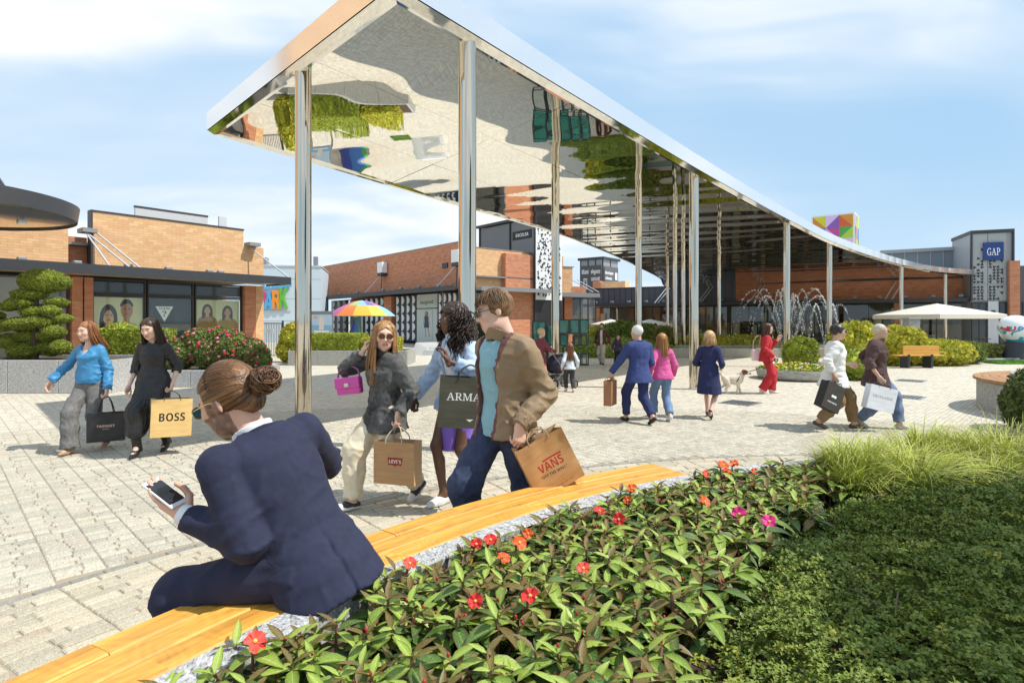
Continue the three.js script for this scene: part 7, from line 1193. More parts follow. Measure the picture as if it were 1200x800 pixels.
(function () {
  const t = thing('pushchair', 'dark pushchair with four wheels in front of the maroon-jacketed woman', 'pushchair', [1.16, 0, -14.35], 2.2), fr = mtl([0.3, 0.3, 0.31], 0.3, { metalness: 0.8 }), fab = mtl([0.03, 0.032, 0.055], 0.85);
  part(t, 'frame', [tube([[-0.22, 1.0, -0.45], [-0.22, 0.85, -0.36], [-0.22, 0.1, 0.32]], 0.014, 12, 6), tube([[0.22, 1.0, -0.45], [0.22, 0.85, -0.36], [0.22, 0.1, 0.32]], 0.014, 12, 6), cyl(0.013, 0.013, [-0.24, 0.12, -0.38], [-0.22, 0.5, 0.02], 8), cyl(0.013, 0.013, [0.24, 0.12, -0.38], [0.22, 0.5, 0.02], 8), cyl(0.012, 0.012, [-0.24, 0.12, -0.38], [0.24, 0.12, -0.38], 8)], fr);
  part(t, 'handlebar', tube([[-0.22, 1.0, -0.45], [-0.2, 1.05, -0.47], [0.2, 1.05, -0.47], [0.22, 1.0, -0.45]], 0.018, 14, 8), blackPlastic);
  const F1 = new Field(0.05); F1.cap(V(-0.1, 0.5, -0.12), V(-0.1, 0.52, 0.26), 0.14, 0.12); F1.cap(V(0.1, 0.5, -0.12), V(0.1, 0.52, 0.26), 0.14, 0.12); part(t, 'carrycot', F1.mesh(0.025, () => [1, 1, 1]), fab);
  const hd = new THREE.SphereGeometry(0.27, 20, 12, 0, Math.PI * 2, 0, Math.PI * 0.5).scale(0.9, 1, 1).rotateX(-0.5).translate(0, 0.58, -0.08); const hood = part(t, 'hood', hd, mtl([0.03, 0.032, 0.055], 0.85, { side: THREE.DoubleSide })); part(hood, 'trim', tube([[-0.24, 0.6, 0.1], [-0.17, 0.8, 0.1], [0, 0.86, 0.1], [0.17, 0.8, 0.1], [0.24, 0.6, 0.1]], 0.014, 16, 6), mtl([0.6, 0.62, 0.7], 0.6));
  part(t, 'basket', slab(-0.18, 0.18, 0.2, 0.32, -0.28, 0.14), mtl([0.06, 0.06, 0.06], 0.9));
  for (const [x, z, r] of [[-0.27, -0.38, 0.14], [0.27, -0.38, 0.14], [-0.22, 0.34, 0.1], [0.22, 0.34, 0.1]]) { const w = part(t, 'wheel', new THREE.CylinderGeometry(r * 0.5, r * 0.5, 0.03, 16).rotateZ(Math.PI / 2).translate(x, r, z), fr); part(w, 'tyre', new THREE.TorusGeometry(r * 0.84, r * 0.16, 8, 24).rotateY(Math.PI / 2).translate(x, r, z), blackPlastic); }
})();
function simplePerson(o) {
  const B = human({ pelvis: 0.9, cell: 0.019, headCell: 0.01, handCell: 0.008, skin: SKIN.fair, ...o, arms: o.arms ?? { L: { hand: [0.28, 0.85, 0.05], hx: 0.4 }, R: { hand: [-0.28, 0.85, 0.05], hx: 0.4 } }, feet: o.feet ?? { L: { x: 0.09, z: 0.16 }, R: { x: -0.09, z: -0.16, y: 0.03, pitch: 0.3 } } });
  B.body(); if (o.under) upper(B, 'tshirt', withHem(B, -0.04, 0.165, 0.12, 0, 0), 0.008, [0.06, 0.05, 0.04], o.under, { stop: 0.2, neck: 0.066 });
  upper(B, 'jacket', withHem(B, -0.12, 0.19, 0.145, 0, 0.02), 0.024, [0.074, 0.064, 0.054], o.top, { neck: 0.064, ...(o.under ? { open: () => 0.05 } : {}) }); trousers(B, o.low, [0.1, 0.08, 0.07]); B.shoes({ color: o.shoe ?? [0.03, 0.03, 0.03] });
  part(B.t, 'hair', [B.hairCap({ th: 0.016, hairline: 0.07, nape: -0.08, cell: 0.01 }), ...(o.long ? B.strands(150, 71, longHair({ a0: 1, a1: 5.28, len: o.long }), 0.008, 8, { taper: 5 }) : [])], hairMat); return B;
}
simplePerson({ label: 'small girl with long brown hair beside the pushchair', sex: 'f', x: 1.36, z: -13.6, turn: 3.3, height: 1.18, headScale: 1.25, top: [0.62, 0.68, 0.74], low: [0.04, 0.04, 0.045], shoe: [0.7, 0.7, 0.68], hairColor: [0.11, 0.045, 0.02], hairColor2: [0.32, 0.15, 0.07], long: 0.4 });
simplePerson({ label: 'man in brown jacket and pale trousers walking past the green mound', sex: 'm', x: 3.46, z: -22.3, turn: -0.4, height: 1.66, top: [0.12, 0.045, 0.025], under: [0.7, 0.7, 0.7], low: [0.52, 0.47, 0.4], hairColor: [0.02, 0.012, 0.01], skin: SKIN.tan, beard: 0.8 });
simplePerson({ label: 'child in purple and dark jacket walking near the man in brown', sex: 'f', x: 4.0, z: -22.0, turn: 0.2, height: 1.2, headScale: 1.2, top: [0.06, 0.04, 0.09], low: [0.02, 0.02, 0.025], hairColor: [0.08, 0.035, 0.02], long: 0.25 });
simplePerson({ label: 'dark-haired woman in pale striped top standing by the shrubs', sex: 'f', x: 8.4, z: -34, turn: 2.6, height: 1.62, top: [0.5, 0.42, 0.45], low: [0.4, 0.4, 0.42], hairColor: [0.012, 0.01, 0.01], long: 0.2 });
simplePerson({ label: 'fair-haired woman in white top standing by the shrubs', sex: 'f', x: 7.85, z: -34, turn: 0.6, height: 1.66, top: [0.7, 0.66, 0.64], low: [0.45, 0.42, 0.42], hairColor: [0.3, 0.18, 0.1], long: 0.2 });
// ================================================================ hedges, shrubs, trees
const tuft = (() => { const r = rng(5), gs = [], one = leafGeo(1, 0.5, 0.3, 0.4, 2); for (let i = 0; i < 6; i++) { const g = one.clone(); g.rotateX(-0.5 - r() * 0.6); g.rotateZ(i * 1.05 + r() * 0.4); gs.push(g); } return merge(gs); })();
const tuftMat = mtl([1, 1, 1], 0.6, { transmission: 0.18, thickness: 0 });
const GREEN = { yellow: [0.46, 0.46, 0.04], lime: [0.32, 0.38, 0.04], mid: [0.17, 0.23, 0.035], dark: [0.07, 0.11, 0.03], topiary: [0.24, 0.30, 0.035], olive: [0.24, 0.25, 0.05] };
function leafy(parent, name, pts, c, size, seed) { const r = rng(seed); return instanced(parent, name, tuft, tuftMat, pts.map(({ p, n }) => { const k = 0.65 + r() * 0.7, y = r() < 0.2 ? 1.35 : 1; return { p, q: lookQ(n, r, 0.45), s: size * (0.7 + r() * 0.6), c: new THREE.Color().setRGB(c[0] * k * y, c[1] * k * (y > 1 ? 1.15 : 1), c[2] * k) }; })); }
function lobePts(lobes, dens, seed) {                     // points on the skin of a union of ellipsoids
  const r = rng(seed), out = []; lobes.forEach(([x, y, z, a, b, c], i) => { const n = Math.ceil(dens * 4 * Math.PI * Math.pow((Math.pow(a * b, 1.6) + Math.pow(a * c, 1.6) + Math.pow(b * c, 1.6)) / 3, 1 / 1.6)); for (let k = 0; k < n; k++) { const u = r() * 2 - 1, t = r() * 6.28, s = Math.sqrt(1 - u * u), d = V(s * Math.cos(t), u, s * Math.sin(t)), q = 0.9 + r() * 0.14 + 0.07 * vnoise(d.x * 3 + i, d.y * 3, d.z * 3), p = V(x + d.x * a * q, y + d.y * b * q, z + d.z * c * q); if (lobes.some((l, j) => j !== i && ((p.x - l[0]) / l[3]) ** 2 + ((p.y - l[1]) / l[4]) ** 2 + ((p.z - l[2]) / l[5]) ** 2 < 0.75)) continue; out.push({ p, n: V(d.x / a, d.y / b, d.z / c).normalize() }); } }); return out;
}
const woodyMat = mtl([0.09, 0.06, 0.04], 0.95), coreMat = (c) => mtl(c, 1);
function lobeCore(lobes, k = 0.88) { return lobes.map(([x, y, z, a, b, c]) => new THREE.SphereGeometry(1, 14, 10).scale(a * k, b * k, c * k).translate(x, y, z)); }
function shrub(name, label, pos, lobes, c, o = {}) {
  const t = thing(name, label, o.category ?? 'shrub', pos, o.turn ?? 0, o.group);
  part(t, o.core ?? 'inner_foliage', lobeCore(lobes), coreMat(c)); leafy(t, o.leaf ?? 'foliage', lobePts(lobes, o.dens ?? 260, o.seed ?? 3), c, o.size ?? 0.07, (o.seed ?? 3) + 1);
  if (o.stem) part(t, 'trunk', cyl(o.stem, o.stem * 0.7, [0, 0, 0], [0, lobes[0][1], 0], 8), woodyMat); return t;
}
function hedge(name, label, pos, w, h, d, y0, c, o = {}) {
  const t = thing(name, label, 'hedge', pos, o.turn ?? 0, o.group), r = rng(o.seed ?? 7), pts = [], n = (o.dens ?? 240), bump = (x, y, z) => 0.03 * vnoise(x * 3, y * 3, z * 3);
  part(t, 'inner_foliage', rbx(w - 0.1, h - 0.08, d - 0.1, 0.06, 0, y0 + h / 2 - 0.03, 0), coreMat(c));
  const face = (area, f) => { for (let i = 0; i < n * area; i++) { const [x, y, z, nn] = f(); pts.push({ p: V(x, y, z).addScaledVector(nn, bump(x, y, z) - r() * 0.02), n: nn }); } }, U = () => r() - 0.5;
  face(w * d, () => [U() * w, y0 + h, U() * d, V(0, 1, 0)]); for (const s of [-1, 1]) { face(w * h, () => [U() * w, y0 + r() * h, s * d / 2, V(0, 0, s)]); face(d * h, () => [s * w / 2, y0 + r() * h, U() * d, V(s, 0, 0)]); }
  leafy(t, 'foliage', pts, c, o.size ?? 0.07, 9); return t;
}
function stoneBox(name, label, pos, w, h, d, turn = 0, m = granite, group) {
  const t = thing(name, label, 'planter', pos, turn, group), n = Math.max(1, Math.round(w / 1.2)), cw = w / n;
  for (let i = 0; i < n; i++) part(t, 'stone_slab', rbx(cw - 0.008, h, 0.1, 0.012, -w / 2 + (i + 0.5) * cw, h / 2, d / 2 - 0.05), m);
  part(t, 'side_wall', slab(-w / 2, -w / 2 + 0.1, 0, h - 0.003, -d / 2, d / 2 - 0.105), m); part(t, 'side_wall', slab(w / 2 - 0.1, w / 2, 0, h - 0.003, -d / 2, d / 2 - 0.105), m); part(t, 'rear_wall', slab(-w / 2 + 0.105, w / 2 - 0.105, 0, h - 0.005, -d / 2, -d / 2 + 0.1), m);
  part(t, 'soil', slab(-w / 2 + 0.11, w / 2 - 0.11, 0.05, h - 0.06, -d / 2 + 0.11, d / 2 - 0.11), mtl([0.08, 0.055, 0.035], 1)); return t;
}
// ---- left: cloud-pruned topiary, hedge, roses in granite planters
stoneBox('granite_planter', 'tall pale granite planter under the cloud-pruned topiary', [-11.0, 0, -14.45], 3.5, 0.76, 2.3);
stoneBox('granite_planter', 'low pale granite planter under the pink rose bushes', [-8.1, 0, -15.6], 2.9, 0.42, 2.0);
(function () {
  const d = 14.6, S = d / F, pads = [[46, 329, 29, 17], [33, 345, 20, 8], [27, 355, 16, 7], [60, 354, 14, 7], [39, 365, 16, 8], [64, 364, 11, 7], [4, 359, 10, 6], [30, 379, 28, 9], [52, 377, 18, 8], [29, 393, 18, 9], [56, 393, 13, 8], [4, 382, 14, 8], [5, 400, 16, 11], [74, 373, 10, 6], [68, 388, 13, 9], [54, 408, 18, 11], [28, 411, 20, 11], [76, 406, 12, 10], [-18, 370, 16, 9], [-22, 396, 20, 12]];
  const lobes = pads.map(([px, py, a, b], i) => { const p = at(px, py, d); return [p.x, p.y, (i % 3 - 1) * 0.14, a * S * 0.94, b * S * 0.8, Math.max(a * S * 0.7, 0.22)]; }), cx = (40 - CX) * S;
  const t = thing('topiary_tree', 'cloud-pruned evergreen topiary with rounded green pads by the shop', 'tree', [cx, 0, -d]); const L = lobes.map(l => [l[0] - cx, ...l.slice(1)]);
  L.forEach((l, i) => { const pd = part(t, 'crown_pad', lobeCore([l], 0.9), coreMat(GREEN.topiary)); leafy(pd, 'foliage', lobePts([l], 1300, 20 + i), GREEN.topiary, 0.03, 50 + i); });
  part(t, 'trunk', [cyl(0.09, 0.05, [0, 0.6, 0], [0.05, 2.6, 0], 10), ...L.slice(1).map(l => cyl(0.03, 0.02, [0, Math.max(0.8, l[1] - 0.25), 0], [l[0] * 0.85, l[1] - 0.02, l[2]], 6))], woodyMat);
})();
hedge('clipped_hedge', 'clipped light green hedge between topiary and roses', [-10.75, 0, -16.5], 1.9, 1.0, 0.9, 0.42, GREEN.lime, { size: 0.05, dens: 480 });
shrub('rounded_shrub', 'small rounded yellow-green shrub above the clipped hedge', [-11.0, 0, -16.9], [[-0.4, 1.3, 0, 0.5, 0.3, 0.4], [0.2, 1.2, 0, 0.4, 0.26, 0.4]], GREEN.lime, { size: 0.05, dens: 420 });
(function () {
  const roseMat = [mtl([0.62, 0.05, 0.16], 0.6), mtl([0.70, 0.22, 0.30], 0.6), mtl([0.55, 0.02, 0.06], 0.6)];
  const bloom = (() => { const gs = []; const r = rng(8); for (let i = 0; i < 9; i++) { const g = new THREE.SphereGeometry(0.6, 6, 4, 0, 2.2, 0.3, 1.2); g.rotateX(r() * 1.1 - 0.3); g.rotateY(i * 0.7); g.scale(1, 0.8, 1); gs.push(g); } return merge(gs); })();
  const rose = (label, x, z, lobes, nb, seed) => { const t = shrub('rose_bush', label, [x, 0, z], lobes, [0.16, 0.21, 0.045], { size: 0.06, dens: 330, seed, category: 'rose bush' }); const P = lobePts(lobes, 40, seed + 5).filter(q => q.n.z > -0.3 && q.n.y > -0.5), r = rng(seed); for (let i = 0; i < nb && P.length; i++) { const q = P.splice(r() * P.length | 0, 1)[0], b = part(t, 'rose_bloom', bloom, roseMat[r() * 3 | 0]); b.position.copy(q.p).addScaledVector(q.n, 0.03); b.scale.setScalar(0.045 + r() * 0.035); b.rotation.set(r() * 2, r() * 6, 0); } };
  rose('rose bush with a cluster of deep pink blooms beside the clipped hedge', -9.15, -15.35, [[0, 0.75, 0, 0.42, 0.4, 0.4], [-0.1, 1.1, 0.1, 0.2, 0.3, 0.2], [0.3, 0.6, 0.1, 0.3, 0.25, 0.3]], 16, 101);
  rose('broad rose bush full of pink blooms in front of the shop poster', -8.0, -15.5, [[-0.75, 0.8, 0.1, 0.4, 0.38, 0.4], [0, 0.85, 0, 0.6, 0.5, 0.5], [0.5, 0.95, 0, 0.5, 0.45, 0.5], [-0.4, 1.15, 0, 0.35, 0.3, 0.35], [0.15, 1.25, 0, 0.35, 0.25, 0.3]], 80, 102);
  rose('low rose bush with pale pink blooms at the planter end', -6.95, -15.55, [[0, 0.75, 0, 0.4, 0.42, 0.45], [0.25, 0.6, 0.1, 0.25, 0.25, 0.3]], 26, 103);
})();
// ---- fence, shrub, planter and display board by the play building
(function () {
  const t = thing('metal_gate', 'grey barred metal gate with a white notice beside the brick shop', 'gate', lvl(319, 418)); const w = 0.85;
  for (let i = 0; i < 12; i++) part(t, 'bar', slab(-w / 2 + i * w / 11 - 0.012, -w / 2 + i * w / 11 + 0.012, 0.08, 1.55, -0.012, 0.012), greyMetal); part(t, 'rail', slab(-w / 2 - 0.03, w / 2 + 0.03, 1.55, 1.6, -0.02, 0.02), greyMetal); part(t, 'rail', slab(-w / 2 - 0.03, w / 2 + 0.03, 0.04, 0.08, -0.02, 0.02), greyMetal); part(t, 'post', slab(w / 2 + 0.03, w / 2 + 0.1, 0, 1.7, -0.03, 0.03), darkMetal); part(t, 'notice', slab(-0.28, 0.06, 1.12, 1.3, 0.015, 0.025), mtl([0.7, 0.7, 0.7], 0.6));
})();
shrub('yellow_shrub', 'loose yellow-green shrub beside the metal gate', [-9.0, 0, -23.6], [[0, 1.0, 0, 0.42, 0.5, 0.4], [-0.15, 0.5, 0, 0.4, 0.45, 0.4], [0.1, 1.3, 0, 0.3, 0.3, 0.3]], GREEN.yellow, { size: 0.08, dens: 200, seed: 44 });
stoneBox('grey_planter', 'long grey stone planter under the square-cut hedge', [-6.2, 0, -22.8], 4.5, 0.55, 1.9, 0, concrete);
hedge('square_hedge', 'square-cut bright green hedge in the long grey planter', [-7.1, 0, -22.8], 2.5, 0.66, 1.7, 0.5, GREEN.lime, { size: 0.06, dens: 380, seed: 12 });
hedge('square_hedge', 'short yellow-topped hedge at the end of the grey planter', [-5.1, 0, -22.9], 1.3, 0.5, 1.5, 0.5, GREEN.yellow, { size: 0.06, dens: 320, seed: 13 });
(function () {
  const p = at(377, 392, 25), t = thing('display_board', 'upright pale blue poster board behind the square hedge', 'board', [p.x, 0, p.z]); const pr = canvas(256, 300, (g) => { g.fillStyle = '#bcd2e4'; g.fillRect(0, 0, 256, 300); g.fillStyle = '#8fb6d6'; g.fillRect(0, 150, 256, 150); g.fillStyle = '#e7d8d2'; g.fillRect(96, 70, 60, 150); g.beginPath(); g.ellipse(126, 54, 24, 28, 0, 0, 7); g.fill(); g.fillStyle = '#dba9a0'; g.fillRect(20, 20, 60, 40); g.fillStyle = '#f4f4f4'; g.fillRect(30, 230, 190, 30); });
  part(t, 'panel', slab(-0.48, 0.48, 1.0, 2.1, -0.03, 0.03), greyMetal); sheet(t, 'poster', -0.44, 0.44, 1.05, 1.95, 0.04, flat(1, 1, pr)); part(t, 'leg', slab(-0.46, -0.4, 0, 1.0, -0.03, 0.03), greyMetal); part(t, 'leg', slab(0.4, 0.46, 0, 1.0, -0.03, 0.03), greyMetal);
})();
(function () {                                            // rainbow parasol
  const p = at(424, 372, 31), t = thing('rainbow_parasol', 'large rainbow-coloured parasol behind the hedge', 'parasol', [p.x, 0, p.z]), cols = ['#c0569a', '#d9603f', '#e8b33c', '#a9c86a', '#7fc3e0', '#6b62b0', '#d8d4e8', '#e07c3a', '#d24f6b', '#f0d24c', '#86b9e6', '#b04a9c'], n = 12;
  for (let i = 0; i < n; i++) for (const [k, r0, y0, r1, y1] of [[0, 0.02, 2.78, 0.95, 2.5], [1, 0.95, 2.5, 1.8, 1.95]]) {
    const a0 = i / n * 6.2832, a1 = (i + 1) / n * 6.2832, P = [], q = (r, y, a) => [Math.cos(a) * r, y, Math.sin(a) * r], seg = 4; for (let j = 0; j < seg; j++) { const t0 = j / seg, t1 = (j + 1) / seg, bow = (t) => 0.06 * Math.sin(Math.PI * t); const A = q(mixn(r0, r1, t0), mixn(y0, y1, t0) + bow(t0), a0), Bq = q(mixn(r0, r1, t1), mixn(y0, y1, t1) + bow(t1), a0), C = q(mixn(r0, r1, t1), mixn(y0, y1, t1) + bow(t1), a1), D = q(mixn(r0, r1, t0), mixn(y0, y1, t0) + bow(t0), a1); P.push(...A, ...Bq, ...C, ...A, ...C, ...D); }
    const g = new THREE.BufferGeometry(); g.setAttribute('position', new THREE.Float32BufferAttribute(P, 3)); g.computeVertexNormals(); part(t, 'canopy_panel', g, mtl(cols[(i * 5 + k * 4) % 12], 0.8, { transmission: 0.25, thickness: 0 }));
  }
  part(t, 'pole', cyl(0.025, 0.025, [0, 0, 0], [0, 2.8, 0], 10), paleMetal); part(t, 'base', cyl(0.3, 0.28, [0, 0, 0], [0, 0.1, 0], 24), concrete); for (let i = 0; i < n; i++) { const a = i / n * 6.2832; part(t, 'rib', cyl(0.008, 0.008, [0, 2.74, 0], [Math.cos(a) * 1.78, 1.94, Math.sin(a) * 1.78], 5), paleMetal); }
  const k = thing('play_tent', 'small blue and green play tent under the rainbow parasol', 'tent', [p.x - 0.3, 0, p.z + 0.2]); const sc = ['#3f6fb5', '#4a9a55', '#5b4a9e', '#5aa7d4', '#c9b23e', '#3b4f9e']; for (let i = 0; i < 6; i++) part(k, 'panel', new THREE.ConeGeometry(0.75, 1.9, 5, 1, true, i * 1.0472, 1.0472).translate(0, 0.95, 0), mtl(sc[i], 0.8, { side: THREE.DoubleSide })); part(k, 'finial', new THREE.SphereGeometry(0.05, 10, 8).translate(0, 1.92, 0), mtl([0.7, 0.5, 0.1], 0.5));
})();
(function () {                                            // white faceted sign block
  const p = lvl(502, 416), t = thing('faceted_sign_block', 'white faceted sign block standing on the plaza', 'sign', p, -0.1), P = [[-0.85, 0, 0], [0.75, 0, 0.05], [0.95, 0.66, -0.1], [-0.65, 0.62, -0.05], [-0.75, 0, -0.6], [0.85, 0, -0.6], [1.0, 0.6, -0.5], [-0.5, 0.6, -0.5]].map(q => V(...q)), f = (ids) => { const a = []; for (let i = 1; i < ids.length - 1; i++) for (const k of [ids[0], ids[i], ids[i + 1]]) a.push(P[k].x, P[k].y, P[k].z); const g = new THREE.BufferGeometry(); g.setAttribute('position', new THREE.Float32BufferAttribute(a, 3)); g.computeVertexNormals(); return g; };
  part(t, 'block', [f([0, 1, 3]), f([1, 2, 3]), f([1, 5, 6, 2]), f([5, 4, 7, 6]), f([4, 0, 3, 7]), f([3, 2, 6, 7])], mtl([0.78, 0.78, 0.78], 0.5)); const pl = canvas(256, 64, (g) => { g.fillStyle = '#f0f0f0'; g.fillRect(0, 0, 256, 64); g.fillStyle = '#9aa7a2'; g.font = 'italic 40px serif'; g.textAlign = 'center'; g.fillText('Shopping', 128, 44); }); const g2 = new THREE.BoxGeometry(0.8, 0.22, 0.01); part(t, 'lettering', g2.rotateX(-0.1).translate(0.3, 0.34, 0.03), flat(1, 1, pl));
  const lw = thing('lawn_patch', 'small patch of bright lawn beside the white sign block', 'lawn', lvl(470, 417)); part(lw, 'turf', rbx(0.9, 0.08, 1.2, 0.03, 0, 0.03, -0.3), mtl([0.12, 0.22, 0.02], 1)); leafy(lw, 'grass', (() => { const r = rng(2), o = []; for (let i = 0; i < 500; i++) o.push({ p: V((r() - 0.5) * 0.9, 0.06, -0.3 + (r() - 0.5) * 1.2), n: V(0, 1, 0) }); return o; })(), [0.16, 0.28, 0.03], 0.06, 3);
})();
(function () {                                            // stack of teal glass frames
  const d = 21.8, S = d / F, p0 = at(660, 428, d), t = thing('glass_frame_stack', 'open stack of dark metal frames with teal glass panes', 'sculpture', [p0.x, 0, -d]), bar = mtl([0.02, 0.035, 0.035], 0.4), tg = mtl([0.30, 0.72, 0.66], 0.05, { transmission: 0.85, thickness: 0 }), base = 0;
  for (const [a, b, y0, y1, gl] of [[624, 640, 376, 403, 1], [655, 667, 374, 391, 1], [667.5, 679, 374, 391, 1], [679.5, 690, 374, 391, 1], [656, 666, 391.5, 405, 1], [660, 672, 405.5, 428, 0], [672.5, 680, 393, 405, 0], [680.5, 690, 392, 405, 0], [672.5, 681, 414, 428, 0], [681.5, 690, 414, 428, 0], [626, 641, 404, 428, 0], [641, 655, 380, 404, 1], [642, 656, 404.5, 428, 0]]) {
    const x0 = (a - 660) * S, x1 = (b - 660) * S, yb = (428 - y1) * S, yt = (428 - y0) * S, r = 0.018, dp = 0.5, gs = []; for (const z of [-dp, 0]) { gs.push(slab(x0, x1, yb, yb + 2 * r, z - r, z + r), slab(x0, x1, yt - 2 * r, yt, z - r, z + r), slab(x0, x0 + 2 * r, yb + 2 * r, yt - 2 * r, z - r, z + r), slab(x1 - 2 * r, x1, yb + 2 * r, yt - 2 * r, z - r, z + r)); } for (const x of [x0 + r, x1 - r]) for (const y of [yb + r, yt - r]) gs.push(slab(x - r, x + r, y - r, y + r, -dp + r, -r));
    const f = part(t, 'frame', gs, bar); part(f, 'pane', slab(x0 + 2 * r, x1 - 2 * r, yb + 2 * r, yt - 2 * r, -0.004, 0.004), gl ? tg : glass); if (gl) part(f, 'pane', slab(x0 + 2 * r, x1 - 2 * r, yb + 2 * r, yt - 2 * r, -dp - 0.004, -dp + 0.004), tg);
  }
})();
// ---- green mound and planting behind the walkers
(function () {
  const t = thing('grass_mound', 'low rounded mound of clipped green ground cover', 'mound', [4.8, 0, -28]); const l = [[0, 0.1, 0, 2.9, 0.75, 1.8], [-1.2, 0.15, 0.2, 1.6, 0.5, 1.4], [1.8, 0.1, 0, 1.5, 0.5, 1.4]]; part(t, 'earth', lobeCore(l, 0.95), coreMat(GREEN.mid)); leafy(t, 'ground_cover', lobePts(l, 130, 33).filter(q => q.p.y > 0), [0.26, 0.33, 0.04], 0.08, 5);
})();
const bushy = (label, px, py, d, a, b, c, o = {}) => { const p = at(px, py, d); return shrub(o.name ?? 'leafy_bush', label, [p.x, 0, -d], [[0, p.y * 0.45, 0, a, p.y * 0.5, a * 0.8], [a * 0.4, p.y * 0.7, 0, a * 0.6, p.y * 0.34, a * 0.6], [-a * 0.45, p.y * 0.62, 0.1, a * 0.6, p.y * 0.36, a * 0.6], [0, p.y * 0.85, 0, a * 0.45, p.y * 0.22, a * 0.45]], c, { size: b, dens: o.dens ?? 90, seed: px, ...o }); };
bushy('dark green bush rising behind the grass mound', 730, 379, 31, 1.3, 0.14, GREEN.mid);
bushy('yellow-leaved bush at the foot of the brick pier', 700, 384, 32, 0.7, 0.12, GREEN.yellow);
bushy('dark bush beside the far white parasols', 752, 382, 33, 1.0, 0.14, GREEN.olive);
bushy('low olive bush in front of the dark shopfront', 772, 384, 36, 1.0, 0.14, GREEN.olive);
for (const [px, w, d, lab] of [[783, 1.3, 38, 'yellow-green mound of ground cover next to the slim far columns'], [826, 2.6, 38, 'long yellow-green mound of ground cover behind the woman in navy'], [868, 3.6, 37, 'broad lime mound of ground cover behind the pool wall'], [700, 1.4, 30, 'lime mound of ground cover by the man in brown']]) { const p = at(px, 394, d); shrub('ground_cover_mound', lab, [p.x, 0, -d], [[0, 0.15, 0, w * 0.55, 0.62, 1], [w * 0.3, 0.12, 0.2, w * 0.4, 0.5, 0.9], [-w * 0.3, 0.12, 0.1, w * 0.4, 0.55, 0.9]], GREEN.yellow, { size: 0.12, dens: 90, seed: px }); }
// ---- fountain
(function () {
  const t = thing('fountain', 'plaza fountain with a pale stone pool and arching white jets', 'fountain', [13.8, 0, -28]), st = mtl([0.5, 0.47, 0.4], 0.8, { map: tiled(speckTex, 0.7) });
  const x0 = -8.4, x1 = 3.2; for (let i = 0; i < 8; i++) { const a = mixn(x0, x1, i / 8), b = mixn(x0, x1, (i + 1) / 8) - 0.01; part(t, 'pool_wall', rbx(b - a, 0.42, 0.35, 0.02, (a + b) / 2, 0.21, 1.2), st); } part(t, 'pool_wall', slab(x0, x1, 0, 0.4, -2.8, -2.5), st); part(t, 'pool_wall', slab(x0, x0 + 0.3, 0, 0.4, -2.49, 1.02), st); part(t, 'pool_wall', slab(x1 - 0.3, x1, 0, 0.4, -2.49, 1.02), st);
  part(t, 'water', new THREE.PlaneGeometry(x1 - x0 - 0.5, 3.6, 60, 24).rotateX(-Math.PI / 2).translate((x0 + x1) / 2, 0.33, -0.75), mtl([0.12, 0.17, 0.16], 0.05, { ior: 1.33, bumpMap: tiled(grainTex, 3), bumpScale: 0.02 }));
  const wm = mtl([0.93, 0.94, 0.95], 0.3), r = rng(150);
  const jet = (a, reach, peak, x0j, z0j) => { const gs = []; for (let i = 0; i < 75; i++) { const u = Math.pow(r(), 0.8), x = x0j + Math.cos(a) * reach * u, z = z0j + Math.sin(a) * reach * u * 0.6, y = 0.45 + 4 * peak * u * (1 - u) + (1 - u) * 0.1, s = 0.005 + r() * 0.01, sp = 0.02 + u * 0.09; const g = new THREE.IcosahedronGeometry(s, 0); g.scale(1, 1.2 + r() * 2.4, 1); gs.push(g.translate(x + (r() - 0.5) * sp, Math.max(0.35, y + (r() - 0.5) * sp), z + (r() - 0.5) * sp)); } const pts = []; for (let i = 0; i <= 10; i++) { const u = i / 10 * 0.75; pts.push(V(x0j + Math.cos(a) * reach * u, 0.45 + 4 * peak * u * (1 - u), z0j + Math.sin(a) * reach * u * 0.6)); } gs.push(tube(pts, 0.003, 24, 4)); part(t, 'water_jet', gs, wm); };
  for (let i = 0; i < 14; i++) { const a = i / 14 * 6.28 + 0.2; jet(a, 2.0 + (i % 3) * 0.45, 2.75 - (i % 2) * 0.35, -0.2 + Math.cos(a) * 0.3, -0.6 + Math.sin(a) * 0.2); }
  for (let i = 0; i < 8; i++) { const a = i / 8 * 6.28 + 0.5; jet(a, 0.9, 2.2 + (i % 3) * 0.3, -0.2, -0.6); } for (let i = 0; i < 6; i++) jet(i * 1.05 + 0.3, 1.5, 2.0, 1.6, -0.6);
})();
